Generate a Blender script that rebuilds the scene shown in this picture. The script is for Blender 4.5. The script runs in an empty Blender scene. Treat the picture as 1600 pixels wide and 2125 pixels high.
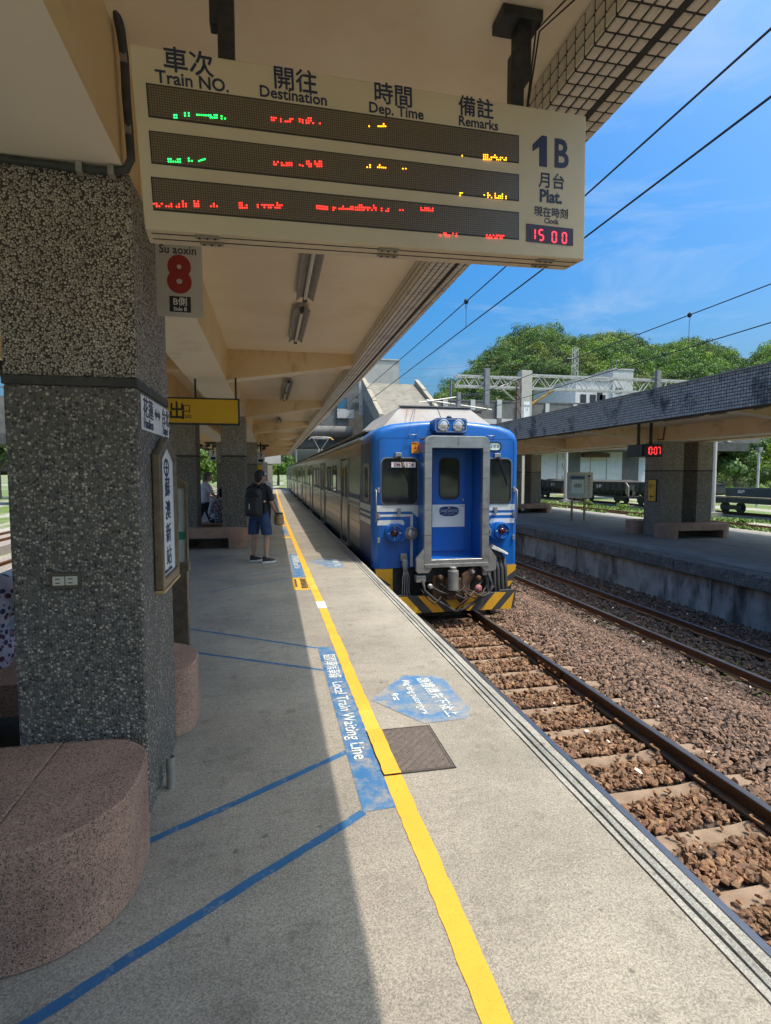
import bpy, math, random
import numpy as np
from mathutils import Matrix, Vector, Euler
random.seed(7); RNG = np.random.default_rng(7)
SC = bpy.context.scene; COL = SC.collection

# ---------------------------------------------------------------- camera
CAM_H, YAW, PITCH, FPX = 1.62, math.radians(11.65), math.radians(3.94), 1140.0
cd = bpy.data.cameras.new('camera'); cam = bpy.data.objects.new('camera', cd); COL.objects.link(cam)
cam.location = (0, 0, CAM_H); cam.rotation_euler = (math.pi/2 - PITCH, 0, -YAW)
cd.sensor_fit = 'HORIZONTAL'; cd.sensor_width = 36; cd.lens = 36*FPX/1600
cd.clip_start = 0.05; cd.clip_end = 5000; SC.camera = cam
# ---------------------------------------------------------------- sky, sun, exposure
SUN = Vector((0.37, -0.20, 1.0)).normalized()
w = bpy.data.worlds.new('World'); SC.world = w; w.use_nodes = True
nt = w.node_tree; nt.nodes.clear()
sky = nt.nodes.new('ShaderNodeTexSky'); sky.sky_type = 'NISHITA'; sky.sun_disc = False
sky.sun_elevation = math.asin(SUN.z); sky.sun_rotation = math.atan2(SUN.x, SUN.y)
sky.altitude = 0; sky.air_density = 1.0; sky.dust_density = 8.0; sky.ozone_density = 6.0
bg = nt.nodes.new('ShaderNodeBackground'); bg.inputs['Strength'].default_value = 0.15
wo = nt.nodes.new('ShaderNodeOutputWorld')
hs = nt.nodes.new('ShaderNodeHueSaturation'); hs.inputs['Saturation'].default_value = 1.66
tint = nt.nodes.new('ShaderNodeMix'); tint.data_type = 'RGBA'; tint.blend_type = 'MULTIPLY'; tint.inputs[0].default_value = 1; tint.inputs[7].default_value = (.84, 1.02, .96, 1)
nt.links.new(sky.outputs[0], hs.inputs['Color']); nt.links.new(hs.outputs[0], tint.inputs[6]); 
# thin high cirrus over the whole sky
tc = nt.nodes.new('ShaderNodeTexCoord'); mpn = nt.nodes.new('ShaderNodeMapping'); mpn.inputs['Scale'].default_value = (1.2, 1.2, 4.5); nt.links.new(tc.outputs['Generated'], mpn.inputs[0])
cn = nt.nodes.new('ShaderNodeTexNoise'); cn.inputs['Scale'].default_value = 2.6; cn.inputs['Detail'].default_value = 7; cn.inputs['Roughness'].default_value = .62; cn.inputs['Distortion'].default_value = .6; nt.links.new(mpn.outputs[0], cn.inputs['Vector'])
cr = nt.nodes.new('ShaderNodeMapRange'); cr.inputs[1].default_value = .54; cr.inputs[2].default_value = .82; cr.inputs[4].default_value = .36; nt.links.new(cn.outputs['Fac'], cr.inputs[0])
cm = nt.nodes.new('ShaderNodeMix'); cm.data_type = 'RGBA'; cm.inputs[7].default_value = (2.6, 2.9, 3.2, 1); nt.links.new(cr.outputs[0], cm.inputs[0]); nt.links.new(tint.outputs[2], cm.inputs[6]); nt.links.new(cm.outputs[2], bg.inputs[0])
nt.links.new(bg.outputs[0], wo.inputs[0])
sd = bpy.data.lights.new('sun', 'SUN'); sd.energy = 2.4; sd.angle = math.radians(0.55); sd.color = (1, .905, .77)
so = bpy.data.objects.new('sun', sd); COL.objects.link(so)
so.rotation_euler = SUN.to_track_quat('Z', 'Y').to_euler(); so.location = (10, -10, 40)
vs = SC.view_settings; vs.view_transform = 'Standard'; vs.look = 'None'; vs.exposure = 0.96; vs.gamma = 1
SC.render.engine = 'CYCLES'; SC.cycles.use_denoising = True; SC.cycles.max_bounces = 8; SC.cycles.diffuse_bounces = 5

# ---------------------------------------------------------------- helpers
def rootloc(o):
    v = Vector((0, 0, 0))
    while o is not None:
        v += o.location; o = o.parent
    return v
def tag(o, label=None, cat=None, group=None, kind=None):
    if label: o['label'] = label
    if cat: o['category'] = cat
    if group: o['group'] = group
    if kind: o['kind'] = kind
    return o
def thing(name, label, cat, loc=(0, 0, 0), group=None):
    o = bpy.data.objects.new(name, None); COL.objects.link(o); o.location = loc; o.empty_display_size = .2
    return tag(o, label, cat, group)
def struct(name, loc=(0, 0, 0)):
    o = bpy.data.objects.new(name, None); COL.objects.link(o); o.location = loc; o['kind'] = 'structure'
    return o
def link(name, me, mat, parent=None, smooth=None):
    o = bpy.data.objects.new(name, me); COL.objects.link(o)
    if mat is not None and not me.materials: me.materials.append(mat)
    if parent is not None: o.parent = parent
    if smooth: me.shade_smooth() if smooth is True else me.set_sharp_from_angle(angle=math.radians(smooth))
    return o
def copy_tree(o, parent=None):
    c = o.copy(); COL.objects.link(c); c.parent = parent
    for ch in [x for x in o.children]: copy_tree(ch, c)
    return c
class MB:
    """collects shapes in world coordinates; build() links ONE mesh relative to its root's place"""
    def __init__(s): s.v = []; s.f = []; s.m = []
    def add(s, vs, fs, mi=0):
        n = len(s.v); s.v += [tuple(p) for p in vs]; s.f += [tuple(i+n for i in f) for f in fs]; s.m += [mi]*len(fs); return s
    def box(s, x0, x1, y0, y1, z0, z1, mi=0):
        return s.add([(x0,y0,z0),(x1,y0,z0),(x1,y1,z0),(x0,y1,z0),(x0,y0,z1),(x1,y0,z1),(x1,y1,z1),(x0,y1,z1)],
                     [(0,3,2,1),(4,5,6,7),(0,1,5,4),(1,2,6,5),(2,3,7,6),(3,0,4,7)], mi)
    def obox(s, M, sx, sy, sz, mi=0):
        c = [(-1,-1,-1),(1,-1,-1),(1,1,-1),(-1,1,-1),(-1,-1,1),(1,-1,1),(1,1,1),(-1,1,1)]
        return s.add([M @ Vector((a*sx/2,b*sy/2,d*sz/2)) for a,b,d in c], [(0,3,2,1),(4,5,6,7),(0,1,5,4),(1,2,6,5),(2,3,7,6),(3,0,4,7)], mi)
    def quad(s, a, b, c, d, mi=0): return s.add([a,b,c,d], [(0,1,2,3)], mi)
    def poly(s, pts, mi=0): return s.add(pts, [tuple(range(len(pts)))], mi)
    def prism(s, pts, d, mi=0):
        d = Vector(d); n = len(pts); P = [Vector(p) for p in pts]; Q = [p+d for p in P]
        return s.add(P+Q, [tuple(range(n-1,-1,-1)), tuple(range(n,2*n))]+[(i,(i+1)%n,(i+1)%n+n,i+n) for i in range(n)], mi)
    def tube(s, pts, r, seg=8, caps=True, mi=0):
        P = [Vector(p) for p in pts]; n = len(P); R = r if isinstance(r,(list,tuple)) else [r]*n; vs = []; up = None
        for i,p in enumerate(P):
            t = (P[min(i+1,n-1)]-P[max(i-1,0)]).normalized()
            if up is None: up = Vector((0,0,1)) if abs(t.z) < .9 else Vector((1,0,0))
            a = t.cross(up).normalized(); b = a.cross(t).normalized(); up = b
            vs += [p+(a*math.cos(k*2*math.pi/seg)+b*math.sin(k*2*math.pi/seg))*R[i] for k in range(seg)]
        fs = [(i*seg+k, i*seg+(k+1)%seg, (i+1)*seg+(k+1)%seg, (i+1)*seg+k) for i in range(n-1) for k in range(seg)]
        if caps: fs += [tuple(range(seg-1,-1,-1)), tuple(range((n-1)*seg, n*seg))]
        return s.add(vs, fs, mi)
    def disc(s, c, nrm, r, h, seg=20, mi=0):
        c = Vector(c); nrm = Vector(nrm).normalized(); return s.tube([c, c+nrm*h], r, seg, True, mi)
    def lathe(s, c, nrm, prof, seg=20, mi=0):   # prof: (radius, height along nrm)
        c = Vector(c); t = Vector(nrm).normalized(); up = Vector((0,0,1)) if abs(t.z)<.9 else Vector((1,0,0))
        a = t.cross(up).normalized(); b = a.cross(t); vs = []; n = len(prof)
        for r,h in prof: vs += [c+t*h+(a*math.cos(k*2*math.pi/seg)+b*math.sin(k*2*math.pi/seg))*max(r,1e-4) for k in range(seg)]
        fs = [(i*seg+k, i*seg+(k+1)%seg, (i+1)*seg+(k+1)%seg, (i+1)*seg+k) for i in range(n-1) for k in range(seg)]
        fs += [tuple(range((n-1)*seg, n*seg)), tuple(range(seg-1,-1,-1))]
        return s.add(vs, fs, mi)
    def build(s, name, mat, parent=None, bevel=0, smooth=None, kind=None):
        L = rootloc(parent) if parent is not None else Vector((0,0,0))
        me = bpy.data.meshes.new(name); me.from_pydata([(x-L.x,y-L.y,z-L.z) for x,y,z in s.v], [], s.f)
        mats = mat if isinstance(mat,(list,tuple)) else [mat]
        for m in mats: me.materials.append(m)
        if len(mats) > 1: me.polygons.foreach_set('material_index', s.m)
        me.update(); o = link(name, me, None, parent, smooth)
        if bevel:
            b = o.modifiers.new('bevel','BEVEL'); b.width = bevel; b.segments = 2; b.limit_method = 'ANGLE'; b.harden_normals = False
        if kind: o['kind'] = kind
        return o
def rrect(x0, x1, z0, z1, r, n=5):
    out = []
    for cx,cz,a0 in ((x1-r,z1-r,0),(x0+r,z1-r,90),(x0+r,z0+r,180),(x1-r,z0+r,270)):
        for k in range(n+1):
            a = math.radians(a0+90*k/n); out.append((cx+r*math.cos(a), cz+r*math.sin(a)))
    return out
def ring(mb, outer, inner, fn, d, mi=0):
    """frame between two equal-length 2D loops; fn maps 2D to 3D, d is the thickness vector"""
    n = len(outer); d = Vector(d); A = [Vector(fn(*p)) for p in outer]; B = [Vector(fn(*p)) for p in inner]
    vs = A+B+[p+d for p in A]+[p+d for p in B]
    fs = []
    for i in range(n):
        j = (i+1)%n
        fs += [(i,j,n+j,n+i),(2*n+i,3*n+i,3*n+j,2*n+j),(i,2*n+i,2*n+j,j),(n+i,n+j,3*n+j,3*n+i)]
    mb.add(vs, fs, mi)
def text(s, size, mat, parent, M, bold=0.0, sx=1.0, align='LEFT', ext=.0008, name='lettering', spacing=1.0):
    cu = bpy.data.curves.new('t','FONT'); cu.body = s; cu.size = size; cu.align_x = align; cjk = any(ord(c) > 0x2000 for c in s); cu.offset = 0 if cjk else bold*size; cu.extrude = ext
    cu.resolution_u = 6 if size > .15 else 3; cu.space_character = spacing
    o = bpy.data.objects.new('t', cu); COL.objects.link(o)
    dg = bpy.context.evaluated_depsgraph_get(); me = bpy.data.meshes.new_from_object(o.evaluated_get(dg))
    bpy.data.objects.remove(o); bpy.data.curves.remove(cu)
    if cjk and bold > 0:
        V = np.zeros(len(me.vertices)*3); me.vertices.foreach_get('co', V); V = V.reshape(-1,3); Fs = [tuple(p.vertices) for p in me.polygons]; n = len(V); d = bold*size*.62
        sh = [(d,0,0),(-d,0,1e-4),(0,d,2e-4),(0,-d,3e-4)]; me = bpy.data.meshes.new(name)
        me.from_pydata(np.concatenate([V+np.array(q) for q in sh]).tolist(), [], [tuple(i+n*k for i in f) for k in range(4) for f in Fs])
    L = rootloc(parent) if parent is not None else Vector((0,0,0))
    me.transform(Matrix.Translation(-L) @ M @ Matrix.Diagonal((sx,1,1,1))); me.materials.clear(); me.name = name
    return link(name, me, mat, parent)
def frame_m(o, u, v):
    """matrix whose x axis is u, y axis is v, origin o"""
    u = Vector(u).normalized(); v = Vector(v).normalized(); n = u.cross(v); o = Vector(o)
    return Matrix(((u.x,v.x,n.x,o.x),(u.y,v.y,n.y,o.y),(u.z,v.z,n.z,o.z),(0,0,0,1)))
def front(x, y, z): return frame_m((x,y,z), (1,0,0), (0,0,1))     # text that faces the camera (-Y)
def floor_m(x, y, z, u, v): return frame_m((x,y,z), u, v)

# ---------------------------------------------------------------- materials
MAT = {}
def nodes(name):
    m = bpy.data.materials.new(name); m.use_nodes = True; t = m.node_tree; b = t.nodes['Principled BSDF']
    return m, t, b
def coords(t, kind='Object'):
    return t.nodes.new('ShaderNodeTexCoord').outputs[kind]
def noise(t, co, scale, detail=3, rough=.55, stretch=None, dist=0):
    if stretch:
        mp = t.nodes.new('ShaderNodeMapping'); mp.inputs['Scale'].default_value = stretch; t.links.new(co, mp.inputs[0]); co = mp.outputs[0]
    n = t.nodes.new('ShaderNodeTexNoise'); n.inputs['Scale'].default_value = scale; n.inputs['Detail'].default_value = detail
    n.inputs['Roughness'].default_value = rough; n.inputs['Distortion'].default_value = dist; t.links.new(co, n.inputs['Vector']); return n.outputs['Fac']
def remap(t, f, lo, hi):
    r = t.nodes.new('ShaderNodeMapRange'); r.inputs[1].default_value = lo; r.inputs[2].default_value = hi; t.links.new(f, r.inputs[0]); return r.outputs[0]
def mix(t, f, a, b, mode='MIX'):
    m = t.nodes.new('ShaderNodeMix'); m.data_type = 'RGBA'; m.blend_type = mode
    for s, i in ((a,6),(b,7)):
        if isinstance(s,(tuple,list)): m.inputs[i].default_value = (*s[:3],1)
        else: t.links.new(s, m.inputs[i])
    if isinstance(f,(int,float)): m.inputs[0].default_value = f
    else: t.links.new(f, m.inputs[0])
    return m.outputs[2]
def bump(t, b, h, strength, dist=.01):
    n = t.nodes.new('ShaderNodeBump'); n.inputs['Strength'].default_value = strength; n.inputs['Distance'].default_value = dist
    t.links.new(h, n.inputs['Height']); t.links.new(n.outputs[0], b.inputs['Normal'])
def M(name, c, c2=None, scale=8, rough=.6, metal=0, layers=(), bumpv=None, spec=None, lohi=(.35,.65), coord='Object', emit=None, stretch=None, detail=4):
    """noise-mottled material; layers = (scale, colour, lo, hi[, stretch]) stains with their own outline"""
    m, t, b = nodes(name); MAT[name] = m; b.inputs['Roughness'].default_value = rough; b.inputs['Metallic'].default_value = metal
    if spec is not None: b.inputs['Specular IOR Level'].default_value = spec
    col = None
    if c2 is not None or layers or bumpv: co = coords(t, coord)
    if c2 is not None: col = mix(t, remap(t, noise(t, co, scale, detail, stretch=stretch), *lohi), c, c2)
    else: col = c
    for l in layers:
        f = remap(t, noise(t, co, l[0], 5, .65, l[4] if len(l) > 4 else None), l[2], l[3])
        col = mix(t, f, col, l[1])
    if isinstance(col, tuple): b.inputs['Base Color'].default_value = (*col,1)
    else: t.links.new(col, b.inputs['Base Color'])
    if bumpv: bump(t, b, noise(t, co, bumpv[0], 3, .6), bumpv[1], bumpv[2])
    if emit: b.inputs['Emission Color'].default_value = (*emit[0],1); b.inputs['Emission Strength'].default_value = emit[1]
    return m
def pebble(name, scale, cols, mortar, str_=.9):
    m, t, b = nodes(name); MAT[name] = m; co = coords(t)
    wv = t.nodes.new('ShaderNodeTexNoise'); wv.inputs['Scale'].default_value = scale*.6; t.links.new(co, wv.inputs[0])
    mx = t.nodes.new('ShaderNodeVectorMath'); mx.operation = 'MULTIPLY_ADD'; mx.inputs[1].default_value = (.009,)*3
    t.links.new(wv.outputs['Color'], mx.inputs[0]); t.links.new(co, mx.inputs[2])
    v = t.nodes.new('ShaderNodeTexVoronoi'); v.inputs['Scale'].default_value = scale; t.links.new(mx.outputs[0], v.inputs['Vector'])
    ve = t.nodes.new('ShaderNodeTexVoronoi'); ve.feature = 'DISTANCE_TO_EDGE'; ve.inputs['Scale'].default_value = scale; t.links.new(mx.outputs[0], ve.inputs['Vector'])
    sp = t.nodes.new('ShaderNodeSeparateColor'); t.links.new(v.outputs['Color'], sp.inputs[0])
    rp = t.nodes.new('ShaderNodeValToRGB'); rp.color_ramp.interpolation = 'LINEAR'; e = rp.color_ramp.elements
    for i,(p,c) in enumerate(cols):
        el = e[i] if i < 2 else e.new(p)
        el.position = p; el.color = (*c,1)
    t.links.new(sp.outputs[0], rp.inputs[0])
    rnd = t.nodes.new('ShaderNodeMath'); rnd.operation = 'MULTIPLY_ADD'; rnd.inputs[1].default_value = .24; rnd.inputs[2].default_value = .50; t.links.new(sp.outputs[2], rnd.inputs[0])
    dd = t.nodes.new('ShaderNodeMath'); dd.operation = 'SUBTRACT'; t.links.new(rnd.outputs[0], dd.inputs[0]); t.links.new(v.outputs['Distance'], dd.inputs[1])
    e1 = remap(t, dd.outputs[0], .0, .10); e2 = remap(t, ve.outputs['Distance'], .04, .10)
    em = t.nodes.new('ShaderNodeMath'); em.operation = 'MULTIPLY'; t.links.new(e1, em.inputs[0]); t.links.new(e2, em.inputs[1]); edge = em.outputs[0]
    big = remap(t, noise(t, co, 2.2, 4), .3, .7)
    col = mix(t, edge, mortar, rp.outputs[0])
    sc = mix(t, big, (.95,.93,.90), (1.22,1.22,1.20)); col = mix(t, 1.0, col, sc, 'MULTIPLY')
    t.links.new(col, b.inputs['Base Color']); b.inputs['Roughness'].default_value = .62
    h = t.nodes.new('ShaderNodeMath'); h.operation = 'POWER'; h.inputs[1].default_value = .5; t.links.new(remap(t, dd.outputs[0], 0, .5), h.inputs[0])
    bump(t, b, h.outputs[0], str_, .008); return m
# ---------------------------------------------------------------- pixel (1600x2125 photograph) to a point on a known surface
_c, _s = math.cos, math.sin
_R = Vector((_c(YAW), -_s(YAW), 0)); _D = Vector((_s(YAW)*_c(PITCH), _c(YAW)*_c(PITCH), -_s(PITCH))); _U = Vector((_s(YAW)*_s(PITCH), _c(YAW)*_s(PITCH), _c(PITCH)))
def ray(px, py): return _D + _R*((px-800)/FPX) - _U*((py-1062.5)/FPX)
def onZ(px, py, z=0): d = ray(px,py); t = (z-CAM_H)/d.z; return Vector((d.x*t, d.y*t, z))
def onY(px, py, y): d = ray(px,py); t = y/d.y; return Vector((d.x*t, y, CAM_H+d.z*t))
def onX(px, py, x): d = ray(px,py); t = x/d.x; return Vector((x, d.y*t, CAM_H+d.z*t))

# ---------------------------------------------------------------- shared materials
CONC = (.34,.30,.248)
def concrete(name, base, dark=.72, coord='Object'):
    m, t, b = nodes(name); MAT[name] = m; co = coords(t, coord)
    vg = t.nodes.new('ShaderNodeTexVoronoi'); vg.inputs['Scale'].default_value = 210; t.links.new(co, vg.inputs['Vector']); sg_ = t.nodes.new('ShaderNodeSeparateColor'); t.links.new(vg.outputs['Color'], sg_.inputs[0])
    sp = mix(t, .42, sg_.outputs[0], remap(t, noise(t, co, 110, 4, .8), .36, .64))
    d = tuple(c*dark*.60 for c in base); l = tuple(min(1,c*1.32) for c in base)
    col = mix(t, sp, d, l)
    big = remap(t, noise(t, co, 1.1, 6, .65), .36, .66); col = mix(t, big, col, mix(t, 1., col, (.70,.70,.71), 'MULTIPLY'))
    blot = remap(t, noise(t, co, 4.2, 5, .7), .56, .70); col = mix(t, blot, col, mix(t, 1., col, (.72,.71,.70), 'MULTIPLY'))
    pale = remap(t, noise(t, co, 2.3, 5, .7), .62, .74); col = mix(t, pale, col, mix(t, 1., col, (1.16,1.15,1.12), 'MULTIPLY'))
    strk = remap(t, noise(t, co, 3, 5, .7, (1,6,1)), .52, .72); col = mix(t, strk, col, mix(t, 1., col, (.86,.85,.84), 'MULTIPLY'))
    spot = remap(t, noise(t, co, 13, 2, .5), .69, .75); col = mix(t, spot, col, tuple(c*.42 for c in base))
    t.links.new(col, b.inputs['Base Color']); b.inputs['Roughness'].default_value = .88; b.inputs['Specular IOR Level'].default_value = .3
    bump(t, b, noise(t, co, 230, 2, .7), .07, .003); return m
concrete('platform_concrete', CONC); concrete('edge_concrete', (.38,.355,.315))
concrete('dark_concrete', (.20,.20,.195)); concrete('old_concrete', (.34,.33,.30))
def worn(name, paint, lo, hi, scale=14, base=CONC, paint2=None):
    m, t, b = nodes(name); MAT[name] = m; co = coords(t)
    f = remap(t, noise(t, co, scale, 7, .72), lo, hi)
    p = mix(t, remap(t, noise(t, co, 3.5, 4), .35,.7), paint, paint2 or tuple(c*.78 for c in paint))
    p = mix(t, remap(t, noise(t, co, 190, 2), .55,.75), p, tuple(c*.7 for c in paint))
    g = mix(t, remap(t, noise(t, co, 170, 3, .75), .34, .68), tuple(c*.55 for c in base), tuple(c*1.2 for c in base))
    t.links.new(mix(t, f, p, g), b.inputs['Base Color']); b.inputs['Roughness'].default_value = .78; b.inputs['Specular IOR Level'].default_value = .3
    bump(t, b, noise(t, co, 160, 3, .7), .3, .003); return m
worn('yellow_paint', (.72,.375,.04), .66, .80, 11, paint2=(.64,.32,.035)); worn('yellow_paint_b', (.76,.44,.06), .70, .82, 9)
worn('blue_paint', (.032,.125,.285), .47, .68, 9, paint2=(.075,.175,.31)); worn('blue_arrow_paint', (.04,.15,.33), .40, .64, 6, paint2=(.09,.185,.30))
worn('blue_line_paint', (.035,.125,.27), .54, .76, 16); worn('white_paint_worn', (.74,.74,.70), .50, .62, 45, base=(.12,.20,.30))
worn('old_yellow_paint', (.42,.30,.05), .42, .6, 20, (.2,.2,.19))
M('black_paint_worn', (.03,.03,.03), (.08,.07,.05), 60, .8)
M('rail_rust', (.115,.048,.022), (.20,.085,.032), 26, .75, .3, layers=((60,(.06,.03,.02),.55,.7),), bumpv=(90,.3,.004))
M('rail_dark', (.042,.030,.024), (.085,.048,.030), 30, .55, .5, layers=((7,(.13,.06,.025),.5,.75,(1,.2,4)),))
M('rail_head', (.20,.19,.20), (.32,.31,.31), 9, .32, .9, stretch=(40,.6,1))
M('clip_rust', (.22,.105,.045), (.30,.16,.08), 30, .8, .2)
M('sleeper_concrete', (.175,.115,.076), (.25,.172,.118), 6, .9, layers=((60,(.16,.09,.05),.55,.72),(14,(.34,.26,.19),.64,.78)), bumpv=(120,.5,.006))
M('sleeper_dark', (.10,.075,.06), (.15,.12,.10), 6, .9, bumpv=(90,.5,.006))
M('gravel_filler', (.055,.038,.03), (.14,.095,.07), 60, .95, bumpv=(70,1.0,.03))

# ---------------------------------------------------------------- near platform (top at z = 0)
PL0, PL1 = -4.40, 1.62
plat = struct('platform_near')
mb = MB(); cuts = [-30,-6, 12.25, 15.3, 18.4, 21.4, 24.4, 27.5, 30.5, 36, 42, 48, 54, 60, 66]
for a, b_ in zip(cuts[:-1], cuts[1:]):
    MB().box(PL0+.35, 1.470, a+.005, b_-.005, -.25, 0).build('slab', MAT['platform_concrete'], plat)
for x0, x1 in ((1.481,1.512),(1.523,1.558),(1.569,1.620)):
    # three ribs of the grooved nosing, edges slightly uneven like worn concrete
    m_ = MB(); ys = np.concatenate([np.arange(-30,0,3), np.arange(0, 14, .16), np.arange(14, 66, 3)]); n = len(ys)
    j0 = RNG.normal(0,.0016,n); j1 = RNG.normal(0,.0016,n)
    V = []
    for k in range(n):
        V += [(x0+j0[k],ys[k],-.02),(x0+j0[k]+.002,ys[k],-.001),(x1+j1[k]-.002,ys[k],-.001),(x1+j1[k],ys[k],-.02)]
    m_.add(V, [(4*k+i,4*k+i+1,4*k+i+5,4*k+i+4) for k in range(n-1) for i in range(3)][::1] + [(3,2,1,0)])
    m_.f = [tuple(reversed(f)) for f in m_.f]
    m_.build('nosing_rib', MAT['edge_concrete'], plat)
MB().box(1.466, 1.62, -30, 66, -.25, -.018).build('nosing_base', MAT['dark_concrete'], plat)
MB().box(PL0, PL0+.35, -30, 66, -.25, -.002).build('nosing_base', MAT['edge_concrete'], plat)
MB().box(PL0+.3, 1.40, -30, 66, -1.45, -.25).build('platform_wall', MAT['dark_concrete'], plat)

def strip(name, pts, width, mat, z=.003, parent=plat):
    """painted line along floor points, ragged edges"""
    P = [Vector((p[0],p[1],0)) for p in pts]; L = MB(); V = []
    Q = []
    for a, b_ in zip(P[:-1], P[1:]):
        n = max(2, int((b_-a).length/.05)); Q += [a+(b_-a)*k/n for k in range(n)]
    Q.append(P[-1])
    for k, q in enumerate(Q):
        t = (Q[min(k+1,len(Q)-1)]-Q[max(k-1,0)]).normalized(); nn = Vector((-t.y,t.x,0))
        w0 = width/2+random.gauss(0,.0018); w1 = width/2+random.gauss(0,.0018)
        V += [q+nn*w0+Vector((0,0,z)), q-nn*w1+Vector((0,0,z))]
    L.add(V, [(2*k,2*k+1,2*k+3,2*k+2) for k in range(len(Q)-1)]); return L.build(name, mat, parent)
def yx(y): return float(np.interp(y, [0,1.4,4,6.7,8.6,14,20,40,66], [.645,.632,.602,.578,.553,.50,.44,.40,.38]))
# yellow line laid as separate lengths
seg = [0,1.05,1.62,2.2,2.78]; y = 3.30
segs = [(.2,1.05),(1.05,1.66),(1.66,2.25),(2.25,2.785),(2.785,3.315),(3.315,3.62),(3.62,4.02),(4.02,4.75),(4.75,5.4),(5.4,6.2),(6.2,6.56),(6.95,7.68),(7.68,8.6),(8.6,10.2),(10.2,12),(12,14.1),(14.1,17),(17,21),(21,26),(26,34),(34,60)]
for k,(a,b_) in enumerate(segs):
    dx = random.uniform(-.002,.002); z = .0135 if 2.78 < a < 3.3 else .003
    strip('yellow_line', [(yx(q)+dx,q) for q in np.linspace(a,b_,6)], .094+random.uniform(-.004,.005), MAT['yellow_paint_b' if k in (5,12) else 'yellow_paint'], z)
strip('white_line', [(yx(6.57),6.57),(yx(6.94),6.94)], .11, MAT['white_paint_worn'])
def sheet(name, pts, mat, z=.003, parent=plat): return MB().poly([(p[0],p[1],z) for p in pts]).build(name, mat, parent)
# local-train waiting box, its lettering and guide lines
sheet('waiting_box', [(.405,2.50),(.575,2.51),(.556,3.9),(.538,5.06),(.395,5.07),(.400,3.8)], MAT['blue_paint'], .0022)
text('區間車候車線', .118, MAT['white_paint_worn'], plat, floor_m(.432,4.84,.005,(0,-1,0),(1,0,0)), .012, .82)
text('Local Train Waiting Line', .118, MAT['white_paint_worn'], plat, floor_m(.437,4.18,.005,(0,-1,0),(1,0,0)), .006, 1.02)
strip('guide_line', [(-.60,2.46),(-.1,2.765),(.407,3.09)], .040, MAT['blue_line_paint'], .0015)
strip('guide_line', [(-.95,1.53),(-.726,1.70),(-.1,2.15),(.41,2.50)], .046, MAT['blue_line_paint'], .0015)
strip('guide_line', [(-.90,5.99),(-.872,5.968),(.385,5.056)], .034, MAT['blue_line_paint'], .0015)
strip('guide_line', [(-.75,5.17),(-.684,5.134),(.395,4.46)], .034, MAT['blue_line_paint'], .0015)
# alighting arrow
arrow = [(.672,3.79),(1.005,4.205),(1.29,4.15),(1.315,4.0),(1.305,3.75),(1.32,3.5),(1.25,3.365),(.945,3.35)]
sheet('alighting_arrow', arrow, MAT['blue_arrow_paint'], .0022)
text('請禮讓先下後上', .112, MAT['white_paint_worn'], plat, floor_m(1.10,4.12,.005,(.05,-1,0),(1,.05,0)), .010, .92)
text('Alighting passengers', .078, MAT['white_paint_worn'], plat, floor_m(.975,4.10,.005,(0,-1,0),(1,0,0)), .008, .98)
text('first', .078, MAT['white_paint_worn'], plat, floor_m(.835,3.86,.005,(0,-1,0),(1,0,0)), .008, .98)
# the same markings at the next door position
sheet('waiting_box', [(.315,8.64),(.515,8.62),(.50,11.2),(.318,11.23)], MAT['blue_paint'], .0022)
text('區間車候車線 Local Train', .15, MAT['white_paint_worn'], plat, floor_m(.36,11.0,.005,(0,-1,0),(1,0,0)), .012, .95)
a2 = [(.64,10.22),(.86,10.45),(1.2,10.42),(1.25,9.45),(.98,9.38)]
sheet('alighting_arrow', a2, MAT['blue_arrow_paint'], .0022)
text('請禮讓先下後上', .135, MAT['white_paint_worn'], plat, floor_m(1.08,10.35,.005,(0,-1,0),(1,0,0)), .012, .9)
sheet('caution_patch', [(.275,7.69),(.50,7.68),(.51,8.60),(.28,8.61)], MAT['yellow_paint'], .0022)
text('請勿跨越黃線', .11, MAT['black_paint_worn'], plat, floor_m(.40,8.53,.005,(0,-1,0),(1,0,0)), .015, 1.15)
text('Stand behind the line', .06, MAT['black_paint_worn'], plat, floor_m(.31,8.50,.005,(0,-1,0),(1,0,0)), .01, 1.2)
strip('guide_line', [onZ(437,1207),onZ(595,1185)], .026, MAT['blue_line_paint'], .0015)
strip('guide_line', [onZ(436,1227),onZ(600,1200)], .026, MAT['blue_line_paint'], .0015)
for ya in (14.1, 17.5):
    sheet('caution_patch', [(.22,ya),(.48,ya),(.48,ya+.3),(.22,ya+.3)], MAT['yellow_paint'], .0022)
for ya, yb in ((15.2,16.4),(18.6,20.4),(21.6,24)): sheet('waiting_box', [(.25,ya),(.40,ya),(.38,yb),(.24,yb)], MAT['blue_paint'], .0022)

# steel hatch cover let into the platform
hx0,hx1,hy0,hy1 = .612,.975,2.79,3.32
M('hatch_iron', (.115,.088,.075), (.17,.135,.115), 40, .75, .3, layers=((120,(.07,.05,.045),.5,.7),), bumpv=(80,.4,.004))
M('hatch_edge', (.02,.018,.017), None, rough=.9)
hatch = thing('hatch_cover', 'square brown steel hatch cover let into the platform beside the yellow line', 'hatch cover', ((hx0+hx1)/2,(hy0+hy1)/2,0))
MB().box(hx0,hx1,hy0,hy1,-.02,.004).build('gap', MAT['hatch_edge'], hatch)
MB().box(hx0+.008,hx1-.008,hy0+.008,hy1-.008,-.02,.007).build('plate', MAT['hatch_iron'], hatch, bevel=.002)
fr = MB()
for a in ((hx0+.012,hx1-.012,hy0+.012,hy0+.020),(hx0+.012,hx1-.012,hy1-.020,hy1-.012),(hx0+.012,hx0+.020,hy0+.021,hy1-.021),(hx1-.020,hx1-.012,hy0+.021,hy1-.021)): fr.box(*a,.0065,.0105)
fr.build('frame', MAT['hatch_iron'], hatch)
mm = MB()
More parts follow.
